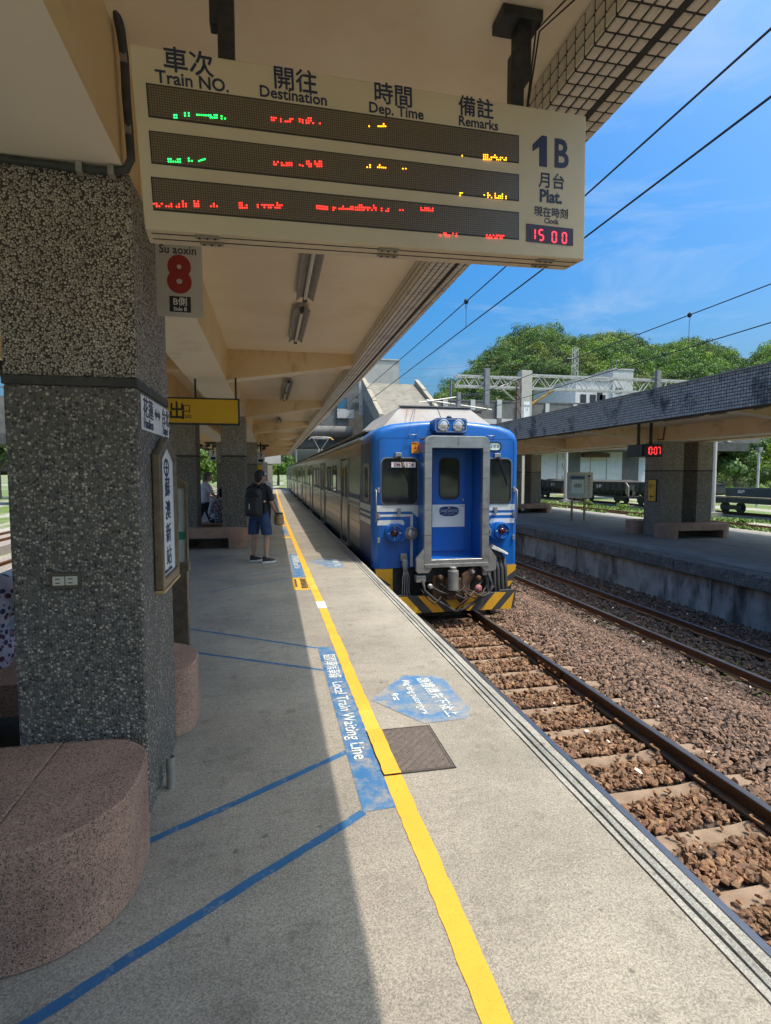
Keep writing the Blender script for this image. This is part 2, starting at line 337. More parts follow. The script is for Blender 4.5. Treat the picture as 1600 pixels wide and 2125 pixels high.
for k in range(-7, 12):
    c0 = k*.062; best = []
    for q in np.linspace(0, 1, 60):
        x = hx0+.03+q*(hx1-hx0-.06); yy = hy0+.03+c0+q*.335
        if hy0+.03 < yy < hy1-.03: best.append((x,yy))
    if len(best) > 4: 
        a, b_ = best[0], best[-1]; t = Vector((b_[0]-a[0],b_[1]-a[1],0)).normalized(); n_ = Vector((-t.y,t.x,0))*.0035
        A = Vector((*a,.0065)); B_ = Vector((*b_,.0065))
        MB().prism([A-n_,B_-n_,B_+n_,A+n_], (0,0,.004)).build('raised_rib', MAT['hatch_iron'], hatch)

# ---------------------------------------------------------------- tracks
def rail_profile(): return [(-.07,-.15),(.07,-.15),(.07,-.138),(.012,-.118),(.010,-.045),(.033,-.034),(.033,-.006),(.026,0),(-.026,0),(-.033,-.006),(-.033,-.034),(-.010,-.045),(-.012,-.118),(-.07,-.138)]
def rail(parent, X, zt, y0, y1, web, name='rail', head='rail_head'):
    pr = rail_profile(); n = len(pr); m_ = MB()
    m_.add([(X+a,y0,zt+b) for a,b in pr]+[(X+a,y1,zt+b) for a,b in pr],
           [tuple(range(n)), tuple(range(2*n-1,n-1,-1))]+[(i,i+n,(i+1)%n+n,(i+1)%n) for i in range(n)])
    hd = [2+6,2+7,2+8]
    m_.m = [1 if k in (2+6,2+7,2+8) else 0 for k in range(len(m_.f))]
    return m_.build(name, [web, MAT[head]], parent)
def sleeper_mesh(mat, name):
    m_ = MB(); xs = [-1.0,-.72,-.33,.33,.72,1.0]; zt = [-.158,-.152,-.185,-.185,-.152,-.158]; wb = [.115,.125,.11,.11,.125,.115]
    V = []
    for x,z,w_ in zip(xs,zt,wb): V += [(x,-w_,-.36),(x,-w_*.80,z-.02),(x,-w_*.68,z),(x,w_*.68,z),(x,w_*.80,z-.02),(x,w_,-.36)]
    F_ = [(6*k+i,6*k+i+1,6*k+i+7,6*k+i+6) for k in range(5) for i in range(5)]
    m_.add(V, [tuple(reversed(f)) for f in F_]+[(0,1,2,3,4,5),(35,34,33,32,31,30)])
    me = bpy.data.meshes.new(name); me.from_pydata(m_.v, [], m_.f); me.materials.append(mat); return me
def clip_mesh():
    m_ = MB(); pts = [(.012,.055,.01),(.03,.06,.035),(.055,.045,.05),(.065,.01,.052),(.055,-.03,.05),(.025,-.045,.04),(-.005,-.03,.02)]
    m_.tube(pts, .0095, 6); me = bpy.data.meshes.new('rail_clip'); me.from_pydata(m_.v, [], m_.f); me.materials.append(MAT['clip_rust']); me.shade_smooth(); return me
SLM = sleeper_mesh(MAT['sleeper_concrete'],'sleeper'); SLD = sleeper_mesh(MAT['sleeper_dark'],'sleeper'); CLM = clip_mesh()
def track(name, xc, zt, y0, y1, sl0, pitch, sl1, me, clips, web, head='rail_head'):
    t = struct(name, (xc,0,zt))
    for s in (-1,1): rail(t, xc+s*.566, zt, y0, y1, web, head=head)
    k = 0; y = sl0
    while y < sl1:
        o = link('sleeper', me, None, t); o.location = (random.uniform(-.02,.02), y, random.uniform(-.006,.004)); o.rotation_euler.z = random.uniform(-.012,.012)
        if y < clips:
            for s in (-1,1):
                for d in (-1,1):
                    c = link('rail_clip', CLM, None, t); c.location = (s*.566+d*.05, y, -.145); c.rotation_euler.z = 0 if d > 0 else math.pi
        y += pitch
    return t
T1 = track('railway_track', 3.165, -.95, -40, 62, 1.70-.575*3, .577, 12, SLM, 12, MAT['rail_dark'])
# fish plate and bolts on the right rail
MB().box(3.165+.566-.045,3.165+.566-.013,6.5,7.12,-1.062,-.998).build('fish_plate', MAT['rail_rust'], T1)
for yy in (6.58,6.74,6.90,7.04): MB().disc((3.165+.566-.045,yy,-1.03),(-1,0,0),.018,.025,6).build('bolt', MAT['rail_rust'], T1)
T2 = track('railway_track', 7.33, -1.25, -40, 110, 4.2, .6, 34, SLD, 24, MAT['rail_rust'])

# ---------------------------------------------------------------- ballast
def zb(x): return np.interp(x, [1.3,2.2,3.9,4.4,5.3,6.0,6.6,9.4], [-1.12,-1.125,-1.125,-1.085,-1.12,-1.36,-1.415,-1.40])
xs = np.linspace(1.35, 9.35, 41); m_ = MB()
ysb = [-60,0,3,6,9,12,20,40,110]
V = [(x,y,float(zb(x))-.050) for y in ysb for x in xs]; nx = len(xs)
m_.add(V, [(j*nx+i,j*nx+i+1,(j+1)*nx+i+1,(j+1)*nx+i) for j in range(len(ysb)-1) for i in range(nx-1)])
bed = m_.build('ballast_bed', MAT['gravel_filler']); bed['kind'] = 'structure'
def stone_mat():
    m, t, b = nodes('ballast_stone'); MAT['ballast_stone'] = m
    a = t.nodes.new('ShaderNodeAttribute'); a.attribute_name = 'tint'; co = coords(t)
    f = remap(t, noise(t, co, 45, 4, .7), .3, .7)
    t.links.new(mix(t, f, mix(t, 1., a.outputs['Color'], (.72,.70,.68), 'MULTIPLY'), a.outputs['Color']), b.inputs['Base Color'])
    b.inputs['Roughness'].default_value = .85; bump(t, b, noise(t, co, 130, 3, .7), .4, .004)
    return m
stone_mat()
import bmesh
def ico():
    bm = bmesh.new(); bmesh.ops.create_icosphere(bm, subdivisions=1, radius=1)
    v = np.array([q.co[:] for q in bm.verts]); f = np.array([[q.index for q in p.verts] for p in bm.faces]); bm.free(); return v, f
def scatter_stones(name, P, S, tint, parent=None, mat='ballast_stone'):
    v0, f0 = ico(); n = len(P); nv = len(v0)
    bases = np.stack([v0*(1+RNG.normal(0,.24,(nv,1))) for _ in range(24)])
    b = bases[RNG.integers(0,24,n)]
    sc = np.stack([RNG.uniform(.75,1.35,n), RNG.uniform(.65,1.1,n), RNG.uniform(.4,.75,n)],1)*S[:,None]
    b = b*sc[:,None,:]
    q = RNG.normal(0,1,(n,4)); q[:,0] += 1.6; q[:,3] *= 2.0; q /= np.linalg.norm(q,axis=1,keepdims=True); w_,x,y,z = q.T
    R = np.stack([1-2*(y*y+z*z),2*(x*y-z*w_),2*(x*z+y*w_),2*(x*y+z*w_),1-2*(x*x+z*z),2*(y*z-x*w_),2*(x*z-y*w_),2*(y*z+x*w_),1-2*(x*x+y*y)],1).reshape(n,3,3)
    v = np.einsum('nij,nkj->nki',R,b)+P[:,None,:]
    V = v.reshape(-1,3); Fc = (f0[None]+(np.arange(n)*nv)[:,None,None]).reshape(-1,3)
    me = bpy.data.meshes.new(name); me.vertices.add(len(V)); me.vertices.foreach_set('co', V.ravel().astype(np.float32))
    me.loops.add(Fc.size); me.loops.foreach_set('vertex_index', Fc.ravel().astype(np.int32))
    me.polygons.add(len(Fc)); me.polygons.foreach_set('loop_start', np.arange(0,Fc.size,3,dtype=np.int32)); me.update(calc_edges=True); me.shade_flat()
    at = me.attributes.new('tint','FLOAT_COLOR','POINT'); c = np.ones((n,nv,4),np.float32); c[:,:,:3] = tint[:,None,:]; at.data.foreach_set('color', c.ravel())
    me.materials.append(MAT[mat]); o = link(name, me, None, parent); o['kind'] = 'stuff'; return o
def ballast(n, x0, x1, y0, y1, s0, s1, sleepers=True):
    X = RNG.uniform(x0,x1,n); Y = RNG.uniform(y0,y1,n); S = RNG.uniform(s0,s1,n)*np.where(RNG.random(n)<.12,1.35,1)
    Z = zb(X)+RNG.uniform(-.012,.016,n)
    d1 = np.abs((Y-(1.70-.575*3)+.2885)%.577-.2885)
    on = (np.abs(X-3.165) < .98) & (d1 < .10) & (Y < 12)
    keep = ~on | (RNG.random(n) < .045)
    Z = np.where(on, -1.105+S*.3, Z)
    Z = np.where((np.abs(X-3.165) < .52) & ~on, Z-.02*np.cos(np.clip(d1/.28,0,1)*3.14)*-1+.0, Z)
    for xr in (2.60,3.73): keep &= ~((np.abs(X-xr) < .085))
    for xr in (6.764,7.896): keep &= ~((np.abs(X-xr) < .09))
    rust = np.clip(1.25-np.abs(X-3.165)/1.05,0,1)*.9+.08; rust = np.clip(rust+RNG.normal(0,.22,n),0,1)
    a = np.array([(.20,.135,.105),(.15,.105,.088),(.26,.185,.145),(.10,.078,.07),(.215,.155,.13)])[RNG.integers(0,5,n)]
    b = np.array([(.225,.125,.068),(.185,.10,.055),(.28,.175,.10),(.135,.075,.045),(.21,.14,.09)])[RNG.integers(0,5,n)]
    c = a*(1-rust[:,None])+b*rust[:,None]
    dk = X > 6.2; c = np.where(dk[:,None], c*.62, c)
    wh = RNG.random(n) < .0025; c = np.where(wh[:,None], np.array([.62,.58,.53]), c); c *= RNG.uniform(.72,1.2,(n,1))*np.array([1.05,.92,.82])
    return scatter_stones('ballast_stones', np.stack([X,Y,Z],1)[keep], S[keep], c[keep])
ballast(22000, 1.75, 4.2, 1.6, 9.8, .019, .034)
ballast(20000, 4.2, 6.3, 2.2, 12.5, .019, .033)
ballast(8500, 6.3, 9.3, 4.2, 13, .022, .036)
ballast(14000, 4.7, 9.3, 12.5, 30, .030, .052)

# ---------------------------------------------------------------- far platform (top at z = -0.3)
ZP2 = -.30; E0, E1 = 9.05, 16.1
plat2 = struct('platform_far', (0,0,0))
def stainwall(name, c, c2, dk):
    return M(name, c, c2, 2.4, .9, layers=((1.3,dk,.46,.64,(1,1.1,.40)),(5,(.035,.035,.032),.60,.76,(1,1,.6)),(30,(.30,.29,.27),.70,.8)), bumpv=(60,.4,.008))
stainwall('platform_wall_stained', (.25,.242,.225), (.36,.35,.325), (.06,.058,.052)); 
M('edge_beam_stained', (.08,.078,.072), (.14,.137,.125), 3, .9, layers=((9,(.26,.25,.23),.60,.70,(1,.5,1.5)),(26,(.025,.025,.024),.5,.64)), bumpv=(40,.7,.012))
M('platform_asphalt', (.165,.162,.155), (.215,.21,.20), 2.5, .9, layers=((120,(.26,.255,.245),.56,.7),(1.2,(.11,.11,.108),.55,.68,(1,.3,1))), bumpv=(150,.3,.004))
MB().box(E0+.42, E1-.4, -30, 100, ZP2-.3, ZP2).build('slab', MAT['platform_asphalt'], plat2)
yy = -29.0
while yy < 60:
    MB().box(E0, E0+.418, yy, yy+3.975, ZP2-.30, ZP2-.004).build('edge_beam', MAT['edge_beam_stained'], plat2, bevel=.025)
    MB().box(E0+.16, E0+.40, yy, yy+3.985, -1.6, ZP2-.302).build('wall_panel', MAT['platform_wall_stained'], plat2)
    yy += 4.0
MB().box(E0+.40, E1-.2, -30, 100, -1.6, ZP2-.3).build('core', MAT['dark_concrete'], plat2)
MB().box(E1-.398, E1, -30, 100, ZP2-.3, ZP2-.002).build('edge_beam', MAT['edge_concrete'], plat2)
strip('yellow_line', [onZ(1090,1082,ZP2), onZ(1300,1114,ZP2), onZ(1600,1170,ZP2)], .05, MAT['old_yellow_paint'], ZP2+.003, plat2)
# thin drain pipes on the wall
for px_ in (1195,1478): 
    p = onX(px_, 1160, E0+.15); MB().tube([(E0+.135,p.y,ZP2-.3),(E0+.135,p.y,-1.35)], .022, 8).build('drain_pipe', MAT['old_concrete'], plat2)

# ---------------------------------------------------------------- ground to the horizon
def ground_mat():
    m, t, b = nodes('ground_mix'); MAT['ground_mix'] = m; co = coords(t)
    g = mix(t, remap(t, noise(t, co, 1.2, 6, .7), .35, .65), (.075,.115,.022), (.13,.17,.04))
    r = mix(t, remap(t, noise(t, co, 6, 6, .8), .3, .7), (.26,.225,.19), (.38,.34,.29))
    f = remap(t, noise(t, co, .22, 5, .6, (1.6,.25,1)), .50, .60)
    t.links.new(mix(t, f, g, r), b.inputs['Base Color']); b.inputs['Roughness'].default_value = .95
    bump(t, b, noise(t, co, 14, 5, .8), .8, .05); return m
ground_mat()
gd = MB(); gd.quad((-1500,-800,-1.46),(1500,-800,-1.46),(1500,2200,-1.46),(-1500,2200,-1.46)); g = gd.build('ground', MAT['ground_mix']); g['kind'] = 'structure'
M('siding_gravel', (.20,.165,.14), (.33,.28,.24), 25, .95, bumpv=(30,1,.04))
def siding(name, xc, zt, y0, y1):
    t = struct(name, (xc,0,zt)); 
    for s in (-1,1): rail(t, xc+s*.55, zt, y0, y1, MAT['rail_rust'], head='rail_rust')
    MB().box(xc-1.3, xc+1.3, y0, y1, zt-.6, zt-.12).build('ballast_strip', MAT['siding_gravel'], t); return t
siding('siding_track', 26.0, -1.22, 5, 130); siding('siding_track', 33.8, -1.22, 5, 150); siding('siding_track', -7.4, -1.0, -5, 130); siding('siding_track', -11.4, -1.0, -5, 130)
M('grass', (.085,.15,.02), (.17,.24,.045), 3, .8); M('weed', (.12,.19,.03), (.20,.28,.06), 8, .8)
def tufts(name, n, x0, x1, y0, y1, h, mat, z=-1.46):
    X = RNG.uniform(x0,x1,n); Y = RNG.uniform(y0,y1,n); 
    k = (np.sin(X*1.7+np.sin(Y*.6)*2)+np.sin(Y*.9+X*.4)) > -.5; X, Y = X[k], Y[k]; n = len(X)
    H = RNG.uniform(.35,1,n)*h; A = RNG.uniform(0,6.28,n); W_ = h*.28
    b0 = np.stack([X-np.cos(A)*W_,Y-np.sin(A)*W_,np.full(n,z)],1); b1 = np.stack([X+np.cos(A)*W_,Y+np.sin(A)*W_,np.full(n,z)],1)
    tp = np.stack([X+RNG.normal(0,.5*h,n),Y+RNG.normal(0,.5*h,n),z+H],1); V = np.stack([b0,b1,tp],1).reshape(-1,3)
    me = bpy.data.meshes.new(name); me.from_pydata(V.tolist(), [], [(3*i,3*i+1,3*i+2) for i in range(n)]); me.materials.append(MAT[mat])
    o = link(name, me, None); o['kind'] = 'stuff'; return o
tufts('grass_strip', 16000, 15.6, 24.4, 16, 60, .16, 'grass'); tufts('grass_strip', 9000, 27.6, 32.2, 20, 75, .2, 'grass'); tufts('weeds', 2500, 24.8, 25.3, 14, 60, .3, 'weed', -1.4)
# ---------------------------------------------------------------- canopy materials
STAIN = ((.9,(.50,.36,.19),.52,.72),(3.2,(.40,.27,.13),.66,.78,(1,1,.5)),(16,(.33,.25,.16),.74,.82))
M('cream_ceiling', (.80,.665,.465), (.84,.72,.53), 1.2, .8, layers=((.8,(.70,.545,.34),.55,.78),(5,(.62,.50,.36),.72,.80)), bumpv=(30,.08,.006))
M('cream_beam', (.80,.69,.52), (.83,.73,.57), 1.5, .8, layers=((.9,(.60,.45,.26),.56,.76),), bumpv=(30,.1,.006))
M('ochre_beam', (.71,.51,.27), (.77,.59,.36), 1.1, .8, layers=((3.4,(.45,.29,.13),.55,.74,(1,.35,.6)),(20,(.35,.24,.13),.72,.8)), bumpv=(30,.1,.006))
M('tile', (.62,.54,.43), (.70,.62,.51), 7, .35, layers=((2.2,(.40,.34,.27),.5,.7),))
M('tile_weathered', (.30,.27,.235), (.44,.40,.35), 14, .6, layers=((1.5,(.06,.06,.062),.52,.66),(6,(.09,.09,.09),.58,.72)), lohi=(.4,.6))
M('grout_dark', (.032,.027,.024), (.05,.045,.04), 20, .95)
M('roof_top', (.22,.21,.19), (.30,.29,.27), 4, .9)
pebble('pebble_light', 96, [(0,(.34,.295,.245)),(.35,(.50,.445,.375)),(.7,(.60,.54,.46)),(1,(.70,.64,.56))], (.055,.042,.032))
pebble('pebble_dark', 78, [(0,(.04,.038,.036)),(.30,(.13,.12,.107)),(.58,(.24,.22,.19)),(.80,(.37,.325,.265)),(1,(.60,.53,.43))], (.13,.118,.10))
M('band_metal', (.055,.052,.048), (.085,.08,.074), 20, .7, .2)
def granite(name, a, b_, c):
    m, t, b = nodes(name); MAT[name] = m; co = coords(t)
    v = t.nodes.new('ShaderNodeTexVoronoi'); v.inputs['Scale'].default_value = 240; t.links.new(co, v.inputs['Vector'])
    sp = t.nodes.new('ShaderNodeSeparateColor'); t.links.new(v.outputs['Color'], sp.inputs[0])
    col = mix(t, remap(t, sp.outputs[0], .25,.75), a, b_); col = mix(t, remap(t, sp.outputs[1], .86,.92), col, c)
    col = mix(t, remap(t, noise(t, co, 2.2, 5, .65), .45,.72), col, mix(t, 1., col, (.66,.64,.66), 'MULTIPLY'))
    t.links.new(col, b.inputs['Base Color']); b.inputs['Roughness'].default_value = .72; bump(t, b, v.outputs['Distance'], .25, .003); return m
granite('granite_pink', (.31,.18,.122), (.52,.325,.23), (.085,.06,.05))
M('black_metal', (.022,.023,.024), (.04,.04,.04), 30, .55, .2); M('dark_conduit', (.035,.037,.036), (.06,.06,.057), 20, .65)
M('grey_fixture', (.27,.25,.21), (.36,.33,.28), 14, .5, .1); M('tube_white', (.62,.58,.48), None, rough=.35)
M('white_sign', (.70,.71,.70), (.78,.78,.77), 3, .45); M('ink_navy', (.020,.028,.065), None, rough=.5); M('ink_black', (.015,.015,.017), None, rough=.5)

CZ, LZ, BZ = 3.35, 3.18, 2.92          # ceiling, lip underside, main-beam underside above the platform
def canopy(name, label, xc, half, beams, dz, y0, y1, ribs, seen, ends):
    """butterfly-free flat canopy: two long beams, tapered ribs, tiled edge; seen = side whose edge shows (+1/-1)"""
    t = thing(name, label, 'canopy', (xc, y0, dz)); L = xc-half; Rr = xc+half
    MB().box(L+.30, Rr-.30, y0, y1, dz+CZ, dz+CZ+.16).build('ceiling', MAT['cream_ceiling'], t)
    MB().box(L+.05, Rr-.05, y0-.02, y1+.02, dz+CZ+.162, dz+CZ+.24).build('roof_slab', MAT['roof_top'], t)
    for (b0, b1) in beams:
        m_ = MB(); m_.add([(b0,y0,dz+BZ),(b1,y0,dz+BZ),(b1,y1,dz+BZ),(b0,y1,dz+BZ)], [(0,3,2,1)], 0)
        m_.add([(b0,y0,dz+BZ),(b1,y0,dz+BZ),(b1,y1,dz+BZ),(b0,y1,dz+BZ),(b0-.02,y0,dz+CZ),(b1+.02,y0,dz+CZ),(b1+.02,y1,dz+CZ),(b0-.02,y1,dz+CZ)],
               [(0,1,5,4),(1,2,6,5),(2,3,7,6),(3,0,4,7)], 1)
        m_.build('long_beam', [MAT['cream_beam'], MAT['ochre_beam']], t)
    for y in ribs:
        for (bi, xe, s) in ((max(b[1] for b in beams)+.02, Rr-.306, 1), (min(b[0] for b in beams)-.02, L+.306, -1)):
            xb = bi-.02*s
            m_ = MB(); yA, yB = y-.13, y+.13
            P = [(xb,dz+BZ+.004),(xe,dz+LZ+.015),(xe,dz+CZ),(bi,dz+CZ)]
            V = [(a,yA,b) for a,b in P]+[(a,yB,b) for a,b in P]
            m_.add(V, [(0,1,5,4)] if s > 0 else [(4,5,1,0)], 0)
            m_.add(V, [(3,2,1,0),(4,5,6,7)] if s < 0 else [(0,3,2,1)[::1],(4,5,6,7)], 1)
            m_.build('rib', [MAT['cream_beam'], MAT['ochre_beam']], t)
        xi0, xi1 = max(min(b) for b in beams), min(max(b) for b in beams)
        MB().box(xi1+.02, xi0-.02, y-.13, y+.13, dz+BZ+.12, dz+CZ).build('cross_beam', MAT['ochre_beam'], t)
    # edge box (tiled) on both sides
    ztop = dz+LZ+.72
    for s, xe in ((1,Rr),(-1,L)):
        x0, x1 = (xe-.307, xe) if s > 0 else (xe, xe+.307)
        fas = MB().box(x0+.004, x1-.004, y0, y1, dz+LZ+.004, ztop).build('edge_fascia', MAT['grout_dark'], t)
        if s == seen: fascia = fas
    return t, fascia
def tile_block(m_, c, du, dv, n, h):
    """one raised square tile: centre c, half edges du, dv, normal n, height h"""
    c, du, dv, n = Vector(c), Vector(du), Vector(dv), Vector(n); k = .86
    A = [c-du-dv, c+du-dv, c+du+dv, c-du+dv]; B = [c+(p-c)*k+n*h for p in A]
    fl = (du.cross(dv)).dot(n) > 0
    F = [(4,5,6,7),(0,1,5,4),(1,2,6,5),(2,3,7,6),(3,0,4,7)]
    m_.add(A+B, F if fl else [tuple(reversed(f)) for f in F])

# ---------------------------------------------------------------- own canopy
XO = 1.48; XC = -1.39
can, fas = canopy('platform_canopy', 'cream concrete canopy over the near platform with ochre ribs and tiled edge', XC, XO-XC, ((-1.10,-.60),(-2.18,-1.68)), 0, -3.4, 46, [-2.15+5.15*k for k in range(0,10)], 1, None)
big = MB(); cnt = 0; tmesh = {}
def shared_tile(key, du, dv, n):
    if key not in tmesh:
        m_ = MB(); tile_block(m_, (0,0,0), du, dv, n, .006); me = bpy.data.meshes.new('tile'); me.from_pydata(m_.v, [], m_.f); me.materials.append(MAT['tile']); tmesh[key] = me
    return tmesh[key]
fl = rootloc(fas)
y = 1.30
# soffit rows: four inside the drip groove, one outside; lip rows on the inner face
sx = [XO-.307+.0245+.0465*k for k in range(4)]+[XO-.0705,XO-.024]
while y < 45.5:
    for k, x in enumerate(sx):
        du, dv = (.0185,0,0), (0,.0268,0)
        if y < 3.30:
            o = link('tile', shared_tile('s', du, dv, (0,0,-1)), None, fas); o.location = Vector((x,y,LZ+.004))-fl
        else: tile_block(big, (x,y,LZ+.004), du, dv, (0,0,-1), .006)
    for k in range(4):
        z = LZ+.032+.0555*k; dv, du = (0,0,.0228), (0,.0268,0)
        if z+.02 > CZ: continue
        if y < 3.30:
            o = link('tile', shared_tile('l', du, dv, (-1,0,0)), None, fas); o.location = Vector((XO-.307+.004,y,z))-fl
        else: tile_block(big, (XO-.307+.004,y,z), du, dv, (-1,0,0), .006)
    y += .0655
big.build('edge_tiles', MAT['tile'], fas, kind='stuff')
# outer face tiles of the near canopy are out of sight from the platform; plain weathered skin
MB().box(XO-.003, XO+.004, -3.4, 46, LZ+.02, LZ+.72).build('edge_skin', MAT['tile_weathered'], fas)

# ---------------------------------------------------------------- far canopy
XL = 8.80; C2 = 12.59; DZ = -.30
can2, fas2 = canopy('platform_canopy', 'cream canopy over the far platform with dark weathered tile edge', C2, C2-XL, ((11.68,12.44),(12.95,13.50)), DZ, -28, 70, [4.2+5.45*k for k in range(-6,12)], -1, None)
# the edge facing the tracks: weathered mosaic, every tile raised
big = MB(); y = 6.2; n_r = 11; pz = .72/n_r
while y < 60:
    for k in range(n_r):
        tile_block(big, (XL+.004,y,DZ+LZ+.004+pz*(k+.5)), (0,.0265,0), (0,0,.0268), (-1,0,0), .010)
    y += .0655
big.build('edge_tiles', MAT['tile_weathered'], fas2, kind='stuff')
MB().box(XL-.03, XL+.20, -28, 70, DZ+LZ+.721, DZ+LZ+.745).build('coping', MAT['roof_top'], fas2)

# ---------------------------------------------------------------- pillars
def pillar(label, x0, x1, y0, y1, dz, top, group):
    t = thing('pillar', label, 'pillar', ((x0+x1)/2,(y0+y1)/2,dz), group)
    MB().box(x0,x1,y0,y1,dz,dz+2.005).build('lower_shaft', MAT['pebble_dark'], t, bevel=.012)
    MB().box(x0-.004,x1+.004,y0-.004,y1+.004,dz+2.005,dz+2.045).build('band', MAT['band_metal'], t, bevel=.004)
    MB().box(x0,x1,y0,y1,dz+2.045,dz+top).build('upper_shaft', MAT['pebble_light'], t, bevel=.012)
    return t
GP = 'pebble-dash pillars of the near canopy'
names = ['nearest', 'second', 'third', 'fourth']
for k, yc in enumerate((3.025, 13.33, 23.63, 33.93)):
    pillar({0:'big pebble-dash pillar in the left foreground, pale above and dark below',1:'pebble-dash pillar behind the man with the black backpack',2:'pebble-dash pillar just past the backpack man, second in his row',3:'far pebble-dash pillar with a yellow sign on the near platform'}[k], -1.12,-.585,yc-.375,yc+.375,0,BZ,GP)
    pillar({0:'pebble-dash pillar hidden left of the foreground pillar',1:'pebble-dash pillar left of the man in the white shirt',2:'pebble-dash pillar seen past the seated people',3:'farthest inner pebble-dash pillar of the near platform'}[k], -2.20,-1.66,yc-.375,yc+.375,0,BZ,GP)
G2 = 'pebble-dash pillars of the far canopy'
for k, y0 in enumerate((14.8, 26.0, 37.2, 48.4)):
    pillar({0:'pebble-dash pillar with the yellow arrow sign on the far platform',1:'pebble-dash pillar of the far platform beside the train cab',2:'third front pillar of the far platform, behind the train',3:'fourth front pillar of the far platform, behind the train'}[k], 11.68,12.44,y0,y0+.78,DZ,BZ,G2)
    pillar({0:'dark-sided pebble-dash pillar right of the far clock',1:'pebble-dash pillar above the small far bench by the train',2:'third rear pillar of the far platform, behind the train',3:'fourth rear pillar of the far platform, behind the train'}[k], 12.95,13.50,y0,y0+.78,DZ,BZ,G2)

# ---------------------------------------------------------------- granite benches
def bench(label, x0, x1, y0, y1, dz, front, rend=.33, lend=.30, group='granite benches'):
    """front = -1: rounded corners on the -Y side, +1 on the +Y side; slab between two solid ends"""
    t = thing('granite_bench', label, 'bench', ((x0+x1)/2,(y0+y1)/2,dz), group)
    def endblock(xa, xb, side):
        r = min(.33, (xb-xa)*.86); yb, yf = (y1, y0) if front < 0 else (y0, y1); s = 1 if front < 0 else -1
        xo, xi = (xb, xa) if side > 0 else (xa, xb); pts = [(xi,yb),(xo,yb)]
        for k in range(13):
            a = math.radians(90*k/12); pts.append((xo-side*r*(1-math.cos(a)), yf+s*r*(1-math.sin(a))))
        pts.append((xi,yf)); return pts
    def dend(xa, xb, side):
        rb, rf = .24, .36; yb, yf = (y1, y0) if front < 0 else (y0, y1); s = 1 if front < 0 else -1
        xo, xi = (xb, xa) if side > 0 else (xa, xb); pts = [(xi,yb)]
        for k in range(10): a = math.radians(90*k/9); pts.append((xo-side*rb*(1-math.sin(a)), yb-s*rb*(1-math.cos(a))))
        for k in range(13): a = math.radians(90*k/12); pts.append((xo-side*rf*(1-math.cos(a)), yf+s*rf*(1-math.sin(a))))
        pts.append((xi,yf)); return pts
    for xa, xb, side in ((x1-.40,x1,1),(x0,x0+.40,-1)):
        p = dend(xa,xb,side); area = sum(p[i][0]*p[(i+1)%len(p)][1]-p[(i+1)%len(p)][0]*p[i][1] for i in range(len(p)))
        if area < 0: p = p[::-1]
        MB().prism([(a,b,dz+.001) for a,b in p], (0,0,.419)).build('end_block', MAT['granite_pink'], t, bevel=.008)
    MB().box(x0+.403, x1-.403, y0-.008 if front<0 else y0, y1 if front<0 else y1+.008, dz+.235, dz+.423).build('seat_slab', MAT['granite_pink'], t, bevel=.006)
    return t
bench('rounded pink granite bench in the bottom left corner, before the big pillar', -2.3, -.535, 1.87, 2.63, 0, -1)
bench('pink granite bench end showing behind the big foreground pillar', -2.3, -.50, 3.42, 4.12, 0, 1)
bench('pink granite bench beside the man with the backpack', -2.3, -.545, 12.30, 12.94, 0, -1)
bench('pink granite bench hidden behind the second pair of pillars', -2.3, -.545, 13.72, 14.36, 0, 1)
bench('pink granite bench by the third pair of pillars', -2.3, -.545, 22.6, 23.24, 0, -1)
bench('pink granite bench in front of the far platform pillars below the clock', 11.36, 13.72, 14.10, 14.79, DZ, -1)
bench('pink granite bench end left of the yellow sign on the far platform', 11.36, 13.72, 15.60, 16.28, DZ, 1)
bench('small far pink bench just right of the train cab', 11.36, 13.72, 25.0, 25.98, DZ, -1)

# ---------------------------------------------------------------- things on the foreground pillar
M('plate_bronze', (.10,.085,.06), (.15,.125,.09), 30, .45, .6); M('socket_cream', (.62,.58,.48), None, rough=.5)
t = thing('power_outlet', 'bronze wall outlet with two sockets low on the foreground pillar', 'outlet', (-.902,2.645,1.15))
MB().box(-.965,-.839,2.638,2.649,1.113,1.187).build('cover_plate', MAT['plate_bronze'], t, bevel=.004)
for cx in (-.928,-.876):
    MB().box(cx-.024,cx+.024,2.633,2.639,1.130,1.170).build('socket', MAT['socket_cream'], t, bevel=.002)
    for dz_ in (.009,-.009): MB().box(cx-.012,cx+.006,2.6315,2.634,1.150+dz_-.002,1.150+dz_+.002).build('slot', MAT['ink_black'], t)
t = thing('pipe_stub', 'short grey pipe stub standing at the foot of the foreground pillar', 'pipe', (-.535,2.91,0))
m_ = MB(); m_.tube([(-.535,2.91,0),(-.535,2.91,.165)], .021, 16, False); m_.build('pipe_wall', MAT['grey_fixture'], t, smooth=True)
MB().disc((-.535,2.91,.10),(0,0,1),.0205,.01,16).build('pipe_inside', MAT['ink_black'], t)
t = thing('cable_conduit', 'black cable running around the top of the foreground pillar and up the beam', 'cable', (-.6,2.6,2.9))
pts = [onY(-25,325,2.60), onY(150,348,2.60), onY(232,356,2.60), onY(262,352,2.60), onX(272,330,-.56), onX(268,270,-.56), onX(262,200,-.555), onX(258,120,-.55), onX(250,60,-.55), onX(236,0,-.55), onX(215,-70,-.55)]
MB().tube(pts, .017, 8).build('cable', MAT['dark_conduit'], t, smooth=True)
for p in (pts[1]+Vector((.03,0,0)), pts[2], pts[5], pts[7]): MB().box(p.x-.012,p.x+.012,p.y-.02,p.y+.02,p.z-.021,p.z+.021).build('clamp', MAT['grey_fixture'], t)
